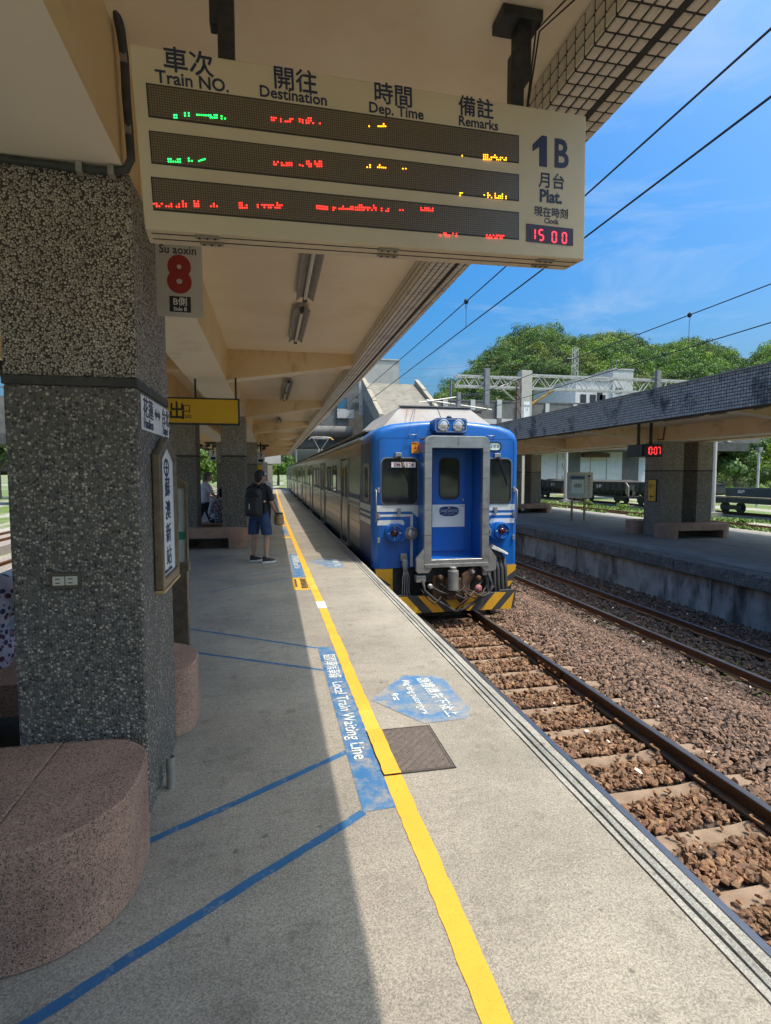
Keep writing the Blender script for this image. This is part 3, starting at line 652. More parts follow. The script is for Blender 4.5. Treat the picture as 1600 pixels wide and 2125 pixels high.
# direction plate
t = thing('direction_plate', 'white plate lettered Hualien and Taipei on the foreground pillar', 'sign', (-.58,3.04,1.9))
MB().box(-.583,-.578,2.705,3.38,1.825,1.985).build('plate', MAT['white_sign'], t, bevel=.002)
def side(y, z, x=-.577): return frame_m((x,y,z), (0,1,0), (0,0,1))
text('花蓮', .098, MAT['ink_navy'], t, side(2.73,1.895), .015, 1.15); text('台北', .098, MAT['ink_navy'], t, side(3.17,1.895), .015, 1.05)
text('Hualien', .066, MAT['ink_navy'], t, side(2.735,1.838), .015, 1.05); text('Taipei', .066, MAT['ink_navy'], t, side(3.18,1.838), .015, .95)
ar = MB(); z = 1.925
ar.prism([(-.578,2.985,z),(-.578,3.03,z-.03),(-.578,3.03,z-.012),(-.578,3.09,z-.012),(-.578,3.09,z-.03),(-.578,3.135,z),(-.578,3.09,z+.03),(-.578,3.09,z+.012),(-.578,3.03,z+.012),(-.578,3.03,z+.03)], (.001,0,0)); ar.build('arrow', MAT['ink_navy'], t)
# station-name board, pointed top, bronze frame
M('bronze_frame', (.20,.155,.105), (.27,.215,.15), 18, .38, .75); M('gilt_sill', (.55,.40,.17), (.62,.47,.22), 20, .4, .5)
t = thing('station_name_board', 'upright bronze framed name board with a pointed top on the foreground pillar', 'sign', (-.55,3.13,1.05))
OUT = [(2.90,1.035),(3.39,1.035),(3.39,1.72),(3.145,1.82),(2.90,1.72)]; INN = [(2.955,1.085),(3.345,1.085),(3.345,1.69),(3.145,1.775),(2.955,1.69)]
m_ = MB(); ring(m_, OUT, INN, lambda a,b: (-.583,a,b), (.042,0,0)); m_.build('frame', MAT['bronze_frame'], t, bevel=.006)
MB().prism([(-.580,a,b) for a,b in INN], (.022,0,0)).build('face', MAT['white_sign'], t)
MB().box(-.584,-.536,2.90,3.39,1.018,1.034).build('sill', MAT['gilt_sill'], t, bevel=.003)
for k, ch in enumerate('蘇澳新站'): text(ch, .112, MAT['ink_navy'], t, side(3.09,1.51-.125*k,-.5572), .02, 1.35)
text('Suaoxin Station', .032, MAT['ink_navy'], t, side(3.03,1.095,-.5572), .01, 1.05)
lg = MB(); 
c0 = (3.15,1.655); ring(lg, [(c0[0]+.075*math.cos(a*.3927),c0[1]+.05*math.sin(a*.3927)) for a in range(16)], [(c0[0]+.055*math.cos(a*.3927),c0[1]+.034*math.sin(a*.3927)) for a in range(16)], lambda a,b: (-.5578,a,b), (.001,0,0)); 
lg.box(-.5578,-.5568,3.095,3.205,1.650,1.660); lg.box(-.5578,-.5568,3.14,3.16,1.62,1.69); lg.build('railway_emblem', MAT['ink_navy'], t)
# information stand behind it
t = thing('information_stand', 'bronze information stand with glass front and green stripe behind the name board', 'notice stand', (-.95,4.9,0))
ya, yb = 4.75, 5.10; xa, xb = -1.10, -.80
M('frosted_panel', (.40,.42,.39), (.48,.50,.46), 3, .25); M('green_stripe', (.015,.20,.12), None, rough=.4)
def isx(px_, y): return onY(px_, 1000, y).x
x1_ = isx(385,5.0)
MB().box(x1_-.62, x1_, 4.97, 5.05, 0, .78).build('base', MAT['bronze_frame'], t, bevel=.006)
MB().box(x1_-.62, x1_+.015, 4.955, 5.065, .78, .86).build('ledge', MAT['bronze_frame'], t, bevel=.004)
MB().box(x1_-.60, x1_-.012, 4.985, 5.035, .86, 1.50).build('panel', MAT['frosted_panel'], t)
MB().box(x1_-.60, x1_-.008, 4.982, 5.038, 1.055, 1.125).build('stripe', MAT['green_stripe'], t)
MB().box(x1_-.010, x1_+.006, 4.97, 5.05, .86, 1.50).build('post', MAT['bronze_frame'], t)
m_ = MB(); m_.prism([(x1_-.62,4.97,1.50),(x1_+.006,4.97,1.50),(x1_+.006,4.97,1.54),(x1_-.08,4.97,1.60),(x1_-.25,4.97,1.72),(x1_-.31,4.97,1.74),(x1_-.37,4.97,1.72),(x1_-.54,4.97,1.60),(x1_-.62,4.97,1.54)], (0,.08,0)); m_.build('crest', MAT['bronze_frame'], t, bevel=.006)
text('站內資訊', .05, MAT['ink_navy'], t, frame_m((x1_-.10,4.979,1.40),(0,0,-1),(1,0,0)), .01)

# flag sign with the big red 8
M('sign_grey', (.46,.43,.38), (.52,.49,.44), 3, .5); M('sign_red', (.30,.018,.014), None, rough=.5); M('white_ink', (.75,.74,.70), None, rough=.5)
YS = 3.0; A = onY(322,490,YS); B = onY(422,660,YS); x0, x1, zt, zb_ = A.x, B.x, 2.93, B.z
t = thing('car_number_sign', 'grey sign with a large red 8 projecting from the foreground pillar', 'sign', ((x0+x1)/2,YS,zb_))
m_ = MB(); pr = [(a,YS-.008,b) for a,b in rrect(x0,x1,zb_,zt,.012,3)]; m_.prism(pr, (0,.016,0)); m_.build('plate', MAT['sign_grey'], t)
MB().tube([(-.60,YS+.004,2.80),(x0+.02,YS+.004,2.80)], .008, 6).build('bracket', MAT['grey_fixture'], t); MB().tube([(-.60,YS+.004,2.5),(x0+.02,YS+.004,2.5)], .008, 6).build('bracket', MAT['grey_fixture'], t)
w_ = x1-x0; cxs = (x0+x1)/2
text('Su aoxin', .058, MAT['ink_black'], t, front(cxs-.004,YS-.009,onY(372,528,YS).z), .008, .9, 'CENTER')
text('8', .235, MAT['sign_red'], t, front(cxs,YS-.009,onY(372,604,YS).z), .055, .92, 'CENTER')
p0, p1 = onY(352,615,YS), onY(397,650,YS); MB().box(p0.x,p1.x,YS-.0095,YS-.007,p1.z,p0.z).build('black_panel', MAT['ink_black'], t)
text('B側', .045, MAT['white_ink'], t, front((p0.x+p1.x)/2,YS-.0105,onY(374,634,YS).z), .008, 1, 'CENTER'); text('Side B', .026, MAT['white_ink'], t, front((p0.x+p1.x)/2,YS-.0105,onY(374,646,YS).z), .006, 1, 'CENTER')

# ---------------------------------------------------------------- exit sign
M('exit_yellow', (.62,.36,.012), (.66,.40,.02), 2, .45); M('navy_frame', (.02,.028,.04), None, rough=.5)
YE = 7.98; A = onY(497,828,YE); B = onY(497,883,YE)
t = thing('exit_sign', 'long yellow exit sign in a dark frame hanging from the canopy', 'exit sign', (-1.1,YE,B.z))
ex0, ex1 = -1.95, A.x
MB().box(ex0,ex1,YE-.035,YE+.05,B.z,A.z).build('case', MAT['navy_frame'], t, bevel=.005)
MB().box(ex0+.02,ex1-.022,YE-.041,YE-.030,B.z+.022,A.z-.022).build('face', MAT['exit_yellow'], t)
q = onY(377,866,YE); text('出', .252, MAT['ink_black'], t, front(onY(351,866,YE).x,YE-.042,onY(377,867,YE).z), .03, .86)
text('口', .123, MAT['ink_black'], t, front(onY(379,856,YE).x,YE-.042,onY(378,855,YE).z), .01, .95); text('Exit', .080, MAT['ink_black'], t, front(onY(379,868,YE).x,YE-.042,onY(379,868,YE).z), .004)
for p in (405,489): x = onY(p,800,YE).x; MB().box(x-.012,x+.012,YE-.004,YE+.020,A.z-.01,(2.95 if x > -.6 else BZ)).build('hanger', MAT['black_metal'], t)

# ---------------------------------------------------------------- fluorescent lights
def lamp_fitting(label, xa, ya, xb, yb, z=CZ-.002):
    t = thing('fluorescent_light', label, 'light', ((xa+xb)/2,(ya+yb)/2,z), 'fluorescent lights under the near canopy')
    d = Vector((xb-xa,yb-ya,0)).normalized(); n = Vector((-d.y,d.x,0)); A = Vector((xa,ya,z)); B = Vector((xb,yb,z))
    w0, w1 = .035, .085
    m_ = MB(); prof = [(-w0,0),(w0,0),(w0,-.03),(w1,-.075),(w1-.005,-.08),(w0-.01,-.04),(-w0+.01,-.04),(-w1+.005,-.08),(-w1,-.075),(-w0,-.03)]
    PA = [A+n*a+Vector((0,0,b)) for a,b in prof]; m_.prism(PA, B-A); m_.build('housing', MAT['grey_fixture'], t)
    MB().tube([A+d*.06+Vector((0,0,-.072)), B-d*.06+Vector((0,0,-.072))], .0165, 10).build('tube', MAT['tube_white'], t, smooth=40)
    for e, s in ((A,1),(B,-1)): MB().box(*sorted((e.x-.02,e.x+.02)),*sorted((e.y,e.y+s*.06)),z-.095,z-.035).build('socket', MAT['dark_conduit'], t)
    return t
for k,(a,b_) in enumerate((((650,505),(630,618)),((625,638),(611,706)),((598,789),(592,812)),((592,812),(588,828)),((579,868),(577,880)),((575,902),(574,908)))):
    A = onZ(*a,CZ-.05); B = onZ(*b_,CZ-.05)
    lamp_fitting(['long grey fluorescent fitting just below the departure board','shorter grey fluorescent fitting next after the one below the departure board','yellowish fluorescent fitting past the first ochre rib','fluorescent fitting at the second ochre rib, end to end with its neighbour','small far fluorescent fitting past the second rib','farthest small fluorescent fitting under the near canopy'][k], A.x+.01,A.y,B.x+.01,B.y)
# ---------------------------------------------------------------- LED departure board
BO = Vector((-.434,2.010,3.015)); BR_ = Vector((1.295,2.163,3.100)); BBL = Vector((-.409,2.040,2.446))
_k = .915; BO, BR_, BBL = [Vector((0,0,CAM_H))+(p-Vector((0,0,CAM_H)))*_k for p in (BO,BR_,BBL)]
bu = (BR_-BO).normalized(); bv = (BBL-BO); bv = (bv-bu*bv.dot(bu)).normalized(); bn = bu.cross(-bv).normalized()   # bn faces the viewer
BW, BH = (BR_-BO).length, (BBL-BO).length; DEP = .132
def onB(px, py, lift=0):
    d = ray(px,py); o = Vector((0,0,CAM_H)); q = BO+bn*lift; t = (q-o).dot(bn)/d.dot(bn); return o+d*t
M('board_cream', (.60,.485,.315), (.65,.535,.36), 2.5, .5, layers=((1.2,(.54,.42,.26),.55,.75),(40,(.40,.33,.24),.74,.8)))
t = board = thing('departure_board', 'large cream LED departure board hanging from the canopy', 'departure board', (.45,2.15,2.45))
Bd = MB(); P = [BO, BO+bu*BW, BO+bu*BW+bv*BH, BO+bv*BH]; Bd.prism([p-bn*0 for p in (P[3],P[2],P[1],P[0])], -bn*DEP); Bd.build('case', MAT['board_cream'], t, bevel=.006)
# lower maintenance flap with hinges
for off in (.030,.078):
    MB().obox(frame_m(BO+bu*(BW/2)+bv*(BH+.0006)-bn*off, bu, bn), BW-.03, .003, .003).build('flap_seam', MAT['ink_black'], t)
M('hinge_metal', (.30,.25,.18), None, rough=.5, metal=.4)
for q in (.115,.50,.90):
    for off, sh in ((.026,0),(.082,.014)):
        c = BO+bu*(BW*q+sh)+bv*(BH+.004)-bn*off; f = frame_m(c, bu, bn)
        MB().obox(f, .075,.022,.006).build('hinge', MAT['hinge_metal'], t, bevel=.001)
        for dx in (-.024,0,.024): MB().disc(c+bu*dx+bv*.003, bv, .0045, .003, 6).build('screw', MAT['ink_black'], t)
# LED windows
def led_mat():
    m, tt, b = nodes('led_matrix'); MAT['led_matrix'] = m
    uv = coords(tt,'UV'); br = tt.nodes.new('ShaderNodeTexBrick'); br.offset = 0; br.inputs['Scale'].default_value = 1
    br.inputs['Brick Width'].default_value = .0072; br.inputs['Row Height'].default_value = .0072; br.inputs['Mortar Size'].default_value = .0014; br.inputs['Mortar Smooth'].default_value = .3
    br.inputs['Color1'].default_value = (.23,.17,.105,1); br.inputs['Color2'].default_value = (.20,.15,.095,1); br.inputs['Mortar'].default_value = (.075,.055,.035,1)
    tt.links.new(uv, br.inputs['Vector']); tt.links.new(br.outputs['Color'], b.inputs['Base Color']); b.inputs['Roughness'].default_value = .35; return m
led_mat(); M('led_frame', (.03,.026,.022), None, rough=.5)
WINS = [((307,175),(1075,283),(1075,338),(309,238)),((312,271),(1075,366),(1075,418),(316,333)),((317,365),(1075,446),(1075,498),(319,430))]
def uvb(p): d = p-BO; return (d.dot(bu), -d.dot(bv))
wins = []
for wq in WINS:
    pts = [onB(*p,.0012) for p in wq]; us = [uvb(p) for p in pts]
    u0, u1 = (us[0][0]+us[3][0])/2, (us[1][0]+us[2][0])/2; v1 = (us[0][1]+us[1][1])/2; v0 = (us[2][1]+us[3][1])/2
    def pt(u, v, l): return BO+bu*u-bv*v+bn*l
    MB().prism([pt(u0-.004,v0-.004,.0003),pt(u1+.004,v0-.004,.0003),pt(u1+.004,v1+.004,.0003),pt(u0-.004,v1+.004,.0003)], bn*.0009).build('window_frame', MAT['led_frame'], t)
    m_ = MB(); m_.quad(pt(u0,v0,.002),pt(u1,v0,.002),pt(u1,v1,.002),pt(u0,v1,.002)); o = m_.build('led_window', MAT['led_matrix'], t)
    uvl = o.data.uv_layers.new(name='UVMap')
    for li, c in enumerate(((u0,v0),(u1,v0),(u1,v1),(u0,v1))): uvl.data[li].uv = c
    wins.append((u0,u1,v0,v1))
for nm, c, s in (('led_green',(.01,1,.12),2.6),('led_red',(1,.02,.015),3.4),('led_amber',(1,.42,.005),2.8)): M(nm, tuple(x*.3 for x in c), None, rough=.4, emit=(c,s))
LED = {'g':[((362,244),(371,244),2),((384,240),(392,240),2),((409,238),(437,240),1),((437,244),(450,244),2),((460,246),(467,246),2),((350,335),(374,336),2),((392,334),(398,334),2),((413,334),(425,330),1)],
       'r':[((564,249),(573,250),3),((583,252),(607,252),2),((622,252),(628,254),2),((636,255),(664,256),3),((569,341),(577,341),2),((585,343),(605,343),2),((622,342),(628,344),1),((637,345),(667,345),3),
            ((320,428),(336,428),2),((345,428),(372,429),2),((380,428),(386,428),3),((404,428),(412,428),3),((438,428),(450,428),2),((493,431),(512,431),3),((535,430),(585,431),3),((658,432),(696,436),2),((704,433),(732,434),2),((738,435),(780,436),3),((792,437),(806,438),2),((830,436),(836,436),1),((874,436),(898,437),2),((914,488),(962,490),2),((1010,492),(1052,494),2)],
       'a':[((760,262),(766,262),2),((785,262),(800,262),2),((955,323),(959,323),2),((1004,330),(1050,332),3),((762,347),(768,347),2),((784,347),(800,348),2),((836,350),(842,350),1),((955,405),(959,405),2),((1005,409),(1050,412),3)]}
for k, mt in (('g','led_green'),('r','led_red'),('a','led_amber')):
    for a, b_, h in LED[k]:
        A, B = onB(*a,.003), onB(*b_,.003); n = max(1,int(round((B-A).length/.0072))); m_ = MB()
        for i in range(n+1):
            base = A+(B-A)*(i/max(n,1)); hh = random.randint(1,h) if h > 1 else 1
            for j in range(hh):
                if j == 0 and h > 1 and random.random() < .3: continue
                m_.disc(base-bv*(.0072*j), bn, .0023, .0006, 6)
        if m_.f: m_.build('led_dots', MAT[mt], t)
# printed headings
def btext(s, px_, py_, size, mat='ink_navy', bold=.02, sx=1.0, align='LEFT'):
    p = onB(px_,py_,.0006); return text(s, size, MAT[mat], board, frame_m(p,bu,-bv), bold, sx, align)
btext('車次',338,141,0.0749,bold=.022); btext('Train NO.',323,170,0.0507,bold=.018)
btext('開往',566,178,0.0732,bold=.022); btext('Destination',538,199,0.0469,bold=.018)
btext('時間',775,208,0.0715,bold=.022); btext('Dep. Time',765,232,0.0461,bold=.018)
btext('備註',951,234,0.0698,bold=.022); btext('Remarks',951,259,0.0446,bold=.018)
btext('B',1164,347,0.1404,bold=.022,sx=.86,align='CENTER'); btext('月台',1145,388,0.0578,bold=.02,align='CENTER'); btext('Plat.',1143,420,0.0615,bold=.03,sx=.95,align='CENTER')
btext('現在時刻',1144,449,0.0375,bold=.018,align='CENTER'); btext('Clock',1144,464,0.0261,bold=.012,align='CENTER')
q1 = [onB(*p,.0006) for p in ((1119,345),(1135,347),(1135,283),(1124,281),(1105,300),(1105,314),(1119,305))]; MB().prism(q1, bn*.0008).build('lettering', MAT['ink_navy'], board)
# clock with seven-segment digits
M('clock_glass', (.055,.008,.016), None, rough=.2); M('seg_off', (.11,.055,.06), None, rough=.5)
A, B, Cc, Dd = [onB(*p,.001) for p in ((1092,464),(1189,475),(1189,510),(1092,501))]
MB().prism([Dd,Cc,B,A], bn*.0015).build('clock_window', MAT['clock_glass'], t)
SEG = {'0':'abcdef','1':'bc','5':'afgcd','7':'abc','8':'abcdefg'}
def digit(ch, o, u, v, w_, h, th, mats, parent, off=True, lift=None):
    """o = lower left; u, v unit axes"""
    n = u.cross(v)
    S = {'a':((0,h),(w_,h)),'g':((0,h/2),(w_,h/2)),'d':((0,0),(w_,0)),'f':((0,h/2),(0,h)),'b':((w_,h/2),(w_,h)),'e':((0,0),(0,h/2)),'c':((w_,0),(w_,h/2))}
    for on in ((1,0) if off else (1,)):
        m_ = MB()
        for k,(a,b_) in S.items():
            if (k in SEG[ch]) != bool(on): continue
            A = o+u*a[0]+v*a[1]; B = o+u*b_[0]+v*b_[1]; d = (B-A).normalized(); A = A+d*th*.35; B = B-d*th*.35; q = n.cross(d)*th/2
            m_.prism([A-q,B-q,B+q,A+q], n*.0008)
        if m_.f: m_.build('digit' if on else 'unlit_segments', mats[0 if on else 1], parent)
M('seg_red', (.5,.02,.04), None, rough=.4, emit=((1,.035,.06),1.3))
for k, ch in enumerate('1500'):
    o = onB((1102,1119,1146,1167)[k], (496,498,502,504)[k], .0028); digit(ch, o, bu, -bv, .0174, .0366, .005, (MAT['seg_red'],MAT['seg_off']), board)
# hangers: boxed bracket at the right, channel at the left, and steel wires
def ceil_at(px_, py_): return onZ(px_,py_,CZ)
mid = BO+bu*BW/2-bn*(DEP/2)
xr = (BO+bu*(BW*.845)-bn*.10); xl = (BO+bu*(BW*.175)-bn*.066)
MB().box(xr.x-.026,xr.x+.026,xr.y-.026,xr.y+.026,xr.z-.01,xr.z+.24).build('hanger_post', MAT['black_metal'], t, bevel=.008)
MB().box(xr.x-.005,xr.x+.055,xr.y-.02,xr.y+.04,xr.z+.15,CZ-.035).build('hanger_post', MAT['black_metal'], t, bevel=.006)
MB().box(xr.x-.075,xr.x+.085,xr.y-.05,xr.y+.06,CZ-.042,CZ-.002).build('ceiling_plate', MAT['black_metal'], t, bevel=.004)
MB().box(xl.x-.024,xl.x+.028,xl.y-.02,xl.y+.03,xl.z-.01,CZ).build('hanger_post', MAT['black_metal'], t, bevel=.006)
MB().box(xl.x-.048,xl.x-.020,xl.y-.02,xl.y+.03,xl.z+.13,CZ).build('hanger_post', MAT['black_metal'], t, bevel=.004)
for dx in (0,.035): MB().tube([Vector((xr.x+.05,xr.y+.02,xr.z)), Vector((xr.x+.075+dx*.4,xr.y-.01,CZ-.05)), Vector((xr.x+.16+dx,xr.y-.16,CZ))], .0035, 6).build('stay_wire', MAT['black_metal'], t)
# ---------------------------------------------------------------- commuter train
XT = 3.19; HW = 1.42; YF = 9.75; RT = -.95
def carpaint(name, c, rough=.28):
    m, t, b = nodes(name); MAT[name] = m; co = coords(t)
    d = remap(t, noise(t, co, 2.5, 6, .7, (1,1,.35)), .5, .8)
    c1 = mix(t, d, c, tuple(x*.66+.016 for x in c)); stk = remap(t, noise(t, co, 9, 6, .75, (1,1,.08)), .58, .80); c1 = mix(t, stk, c1, tuple(x*.55+.03 for x in c)); t.links.new(mix(t, remap(t, noise(t, co, 55, 3, .6), .68, .76), c1, (.12,.10,.08)), b.inputs['Base Color'])
    r = t.nodes.new('ShaderNodeMapRange'); r.inputs[3].default_value = rough; r.inputs[4].default_value = rough+.25; t.links.new(d, r.inputs[0]); t.links.new(r.outputs[0], b.inputs['Roughness'])
    b.inputs['Coat Weight'].default_value = .25; b.inputs['Coat Roughness'].default_value = .15
    bump(t, b, noise(t, co, 1.6, 2), .05, .02); return m
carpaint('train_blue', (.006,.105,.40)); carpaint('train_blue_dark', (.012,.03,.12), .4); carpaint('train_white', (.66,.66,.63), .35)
def stainless(name, ribs):
    m, t, b = nodes(name); MAT[name] = m; co = coords(t)
    d = remap(t, noise(t, co, 1.6, 6, .7, (1,1,.2)), .35, .75)
    t.links.new(mix(t, d, (.54,.50,.44), (.36,.31,.26)), b.inputs['Base Color']); b.inputs['Metallic'].default_value = .82
    b.inputs['Roughness'].default_value = .22
    bump(t, b, noise(t, co, 3, 3, .6, (1,.15,1.5)), .10, .012); return m
stainless('stainless', 0)
M('steel_frame', (.33,.325,.31), (.44,.43,.41), 6, .42, .75, layers=((4,(.20,.18,.16),.55,.75),(30,(.13,.12,.11),.68,.78)), bumpv=(40,.12,.004))
M('steel_side', (.30,.28,.26), (.38,.36,.33), 6, .45, .6, layers=((5,(.17,.14,.11),.55,.75),))
M('gasket', (.012,.012,.013), None, rough=.5); M('rubber', (.02,.02,.022), (.035,.034,.033), 30, .75)
M('cable_grey', (.22,.215,.21), (.30,.29,.28), 20, .6); M('undercar', (.018,.017,.016), (.045,.04,.035), 6, .85)
M('roof_weathered', (.25,.228,.212), (.33,.30,.282), 1.5, .75, layers=((1.1,(.28,.195,.16),.54,.70),(14,(.24,.20,.175),.62,.74)))
M('roof_dark', (.16,.15,.14), (.24,.22,.20), 2, .75); M('coupler_rust', (.085,.04,.022), (.14,.07,.032), 14, .8, .2, layers=((9,(.05,.04,.035),.5,.66),))
M('hazard_yellow', (.70,.36,.012), (.62,.30,.02), 4, .5, layers=((10,(.30,.17,.04),.66,.78),)); M('hazard_black', (.035,.035,.036), (.06,.058,.055), 8, .6)
M('chrome', (.75,.75,.74), None, rough=.12, metal=1); M('lens_red', (.06,.008,.008), None, rough=.1); M('lens_clear', (.55,.48,.44), (.75,.68,.64), 60, .08, .5)
M('plate_red', (.42,.03,.03), None, rough=.5); M('hose_pink', (.24,.06,.07), (.32,.12,.12), 30, .7); M('warn_orange', (.80,.33,.01), None, rough=.45); M('dest_glass', (.62,.72,.66), None, rough=.2, emit=((.75,.9,.8),.12))
def glassmat(name, c, rough=.06):
    m, t, b = nodes(name); MAT[name] = m; b.inputs['Base Color'].default_value = (*c,1); b.inputs['Roughness'].default_value = rough; b.inputs['Specular IOR Level'].default_value = .7; b.inputs['IOR'].default_value = 1.5; return m
glassmat('train_glass', (.018,.020,.022)); glassmat('side_glass', (.022,.020,.018), .05)
def body_profile(ins=0.0):
    h = HW-ins
    R = [(h,-.10),(h,1.0),(h,2.16),(h-.012,2.28),(h-.06,2.385),(h-.16,2.465),(h-.36,2.53),(h-.75,2.58),(0.30,2.605),(0,2.61)]
    R = [(x, z-(ins*.75 if z > 2.1 else 0)) for x,z in R]
    return R + [(-x,z) for x,z in R[-2::-1]]
def loft(m_, rings, cap0=True, mi=0):
    n = len(rings[0]); V = [p for r in rings for p in r]
    F = [(k*n+i, k*n+i+1, (k+1)*n+i+1, (k+1)*n+i) for k in range(len(rings)-1) for i in range(n-1)]
    if cap0: F.append(tuple(range(n-1,-1,-1)))
    m_.add(V, F, mi)
def ringat(y, ins): return [(XT+x,y,z) for x,z in body_profile(ins)]
train = thing('commuter_train', 'blue-faced stainless steel commuter train standing at the near platform', 'train', (XT,YF,RT))
# cab shell
m_ = MB(); loft(m_, [ringat(YF,.13),ringat(YF+.012,.075),ringat(YF+.045,.035),ringat(YF+.10,.010),ringat(YF+.17,0),ringat(10.95,0)])
cab = m_.build('cab', MAT['train_blue'], train, smooth=38)
F = MAT['train_blue']
# the blue wraps back along the side with a slanted rear edge (flat film a hair proud)
xs_ = XT-HW
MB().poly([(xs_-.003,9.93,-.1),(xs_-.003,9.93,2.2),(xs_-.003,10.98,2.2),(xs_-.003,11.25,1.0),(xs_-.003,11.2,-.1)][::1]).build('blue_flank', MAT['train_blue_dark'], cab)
def face(x, z, lift=0): return (XT+x, YF-lift, z)
def pf(name, pts, mat, lift, th=.004, parent=None, bevel=0, smooth=None):
    """flat piece on the cab face; pts (x,z) in the face plane"""
    m_ = MB(); a = sum(pts[i][0]*pts[(i+1)%len(pts)][1]-pts[(i+1)%len(pts)][0]*pts[i][1] for i in range(len(pts)))
    if a < 0: pts = pts[::-1]
    m_.prism([face(x,z,lift) for x,z in pts], (0,-th,0)); return m_.build(name, MAT[mat], parent or cab, bevel, smooth)
# windscreens with gaskets, wipers
for s in (-1,1):
    x0, x1 = sorted((s*.585, s*1.255)); o = rrect(x0,x1,1.07,1.912,.10,6); i_ = rrect(x0+.028,x1-.028,1.098,1.884,.078,6)
    m_ = MB(); ring(m_, [(a,b) for a,b in o], i_, lambda a,b: face(a,b,.001), (0,-.018,0)); wf = m_.build('windscreen', MAT['gasket'], cab, bevel=.004)
    m_ = MB(); ring(m_, rrect(x0-.014,x1+.014,1.056,1.926,.11,6), rrect(x0-.001,x1+.001,1.069,1.913,.10,6), lambda a,b: face(a,b,.001), (0,-.010,0)); m_.build('bright_trim', MAT['steel_frame'], wf)
    pf('pane', i_, 'train_glass', .004, .003, wf)
    # cab interior seen through: curtain and driver's desk suggested by dim shapes behind the glass edge
    px0 = s*.93+(.03 if s > 0 else -.02)
    pf('wiper_base', [(px0-.06,1.93),(px0+.06,1.93),(px0+.06,2.01),(px0-.06,2.01)], 'steel_frame', .001, .05, wf, bevel=.006)
    m_ = MB(); ex = px0+.20; ez = 1.46
    m_.tube([face(px0,1.95,.06),face(px0+.10,1.72,.045),face(ex,ez,.03)], .010, 6); m_.tube([face(px0+.035,1.95,.06),face(px0+.12,1.74,.045),face(ex-.01,ez+.06,.03)], .006, 6)
    m_.tube([face(ex,ez+.12,.026),face(ex+.005,ez-.26 if s<0 else ez-.05,.026)], .008, 6); m_.build('wiper', MAT['gasket'], wf)
# number plate
pf('number_plate', [(-1.075,1.742),(-.625,1.742),(-.625,1.838),(-1.075,1.838)], 'white_sign', .022, .004)
text('EMC 574', .098, MAT['plate_red'], cab, front(XT-.85,YF-.0275,1.757), .004, 1.02, 'CENTER')
pf('warning_plate', [(-.70,2.00),(-.565,2.00),(-.565,2.205),(-.70,2.205)], 'warn_orange', .012, .004)
zg = MB(); zg.prism([face(a,b,.0165) for a,b in ((-.62,2.15),(-.665,2.085),(-.64,2.085),(-.655,2.04),(-.595,2.105),(-.625,2.108),(-.605,2.15))][::-1], (0,-.001,0)); zg.build('lightning_mark', MAT['plate_red'], cab)
text('高壓電', .035, MAT['plate_red'], cab, front(XT-.632,YF-.017,2.165), .01, 1, 'CENTER'); text('危險', .03, MAT['ink_black'], cab, front(XT-.632,YF-.017,2.012), .01, 1, 'CENTER')
# destination oval
m_ = MB(); ring(m_, rrect(.775,1.045,2.05,2.225,.075,6), rrect(.80,1.02,2.072,2.203,.058,6), lambda a,b: face(a,b,.001), (0,-.02,0)); db = m_.build('destination_box', MAT['gasket'], cab)
pf('destination_glass', rrect(.80,1.02,2.072,2.203,.058,6), 'dest_glass', .006, .004, db); text('區間車', .075, MAT['ink_navy'], cab, front(XT+.91,YF-.0105,2.108), .006, .9, 'CENTER')
# headlight box on the brow
m_ = MB(); hb = rrect(-.315,.315,2.365,2.635,.07,5)
V0 = [(XT+a,YF-.15,b) for a,b in hb]; V1 = [(XT+a*1.28,YF+.32,2.34+(b-2.34)*.80) for a,b in hb]; n = len(hb)
m_.add(V0+V1, [tuple(range(n-1,-1,-1))]+[(i,(i+1)%n,n+(i+1)%n,n+i) for i in range(n)]); hd = m_.build('headlight_box', F, train, smooth=35)
hd.data.flip_normals()
m_ = MB(); ring(m_, rrect(-.30,.30,2.38,2.62,.06,5), rrect(-.285,.285,2.395,2.605,.052,5), lambda a,b: face(a,b,.151), (0,-.012,0)); m_.build('bright_trim', MAT['steel_side'], hd)
for s in (-1,1):
    c = (XT+s*.142,YF-.150,2.50)
    m_ = MB(); m_.lathe(c,(0,-1,0),[(.104,0),(.108,.02),(.094,.024),(.091,.008)],24); hl = m_.build('headlight', MAT['chrome'], hd, smooth=40)
    m_ = MB(); m_.lathe(c,(0,-1,0),[(.090,.010),(.078,.016),(.045,.024),(.0,.027)],24); m_.build('lens', MAT['lens_clear'], hl, smooth=True)
MB().lathe((XT+.02,YF+.02,2.62),(0,0,1),[(.05,0),(.05,.05),(.03,.07),(0,.075)],12).build('horn', MAT['gasket'], hd)
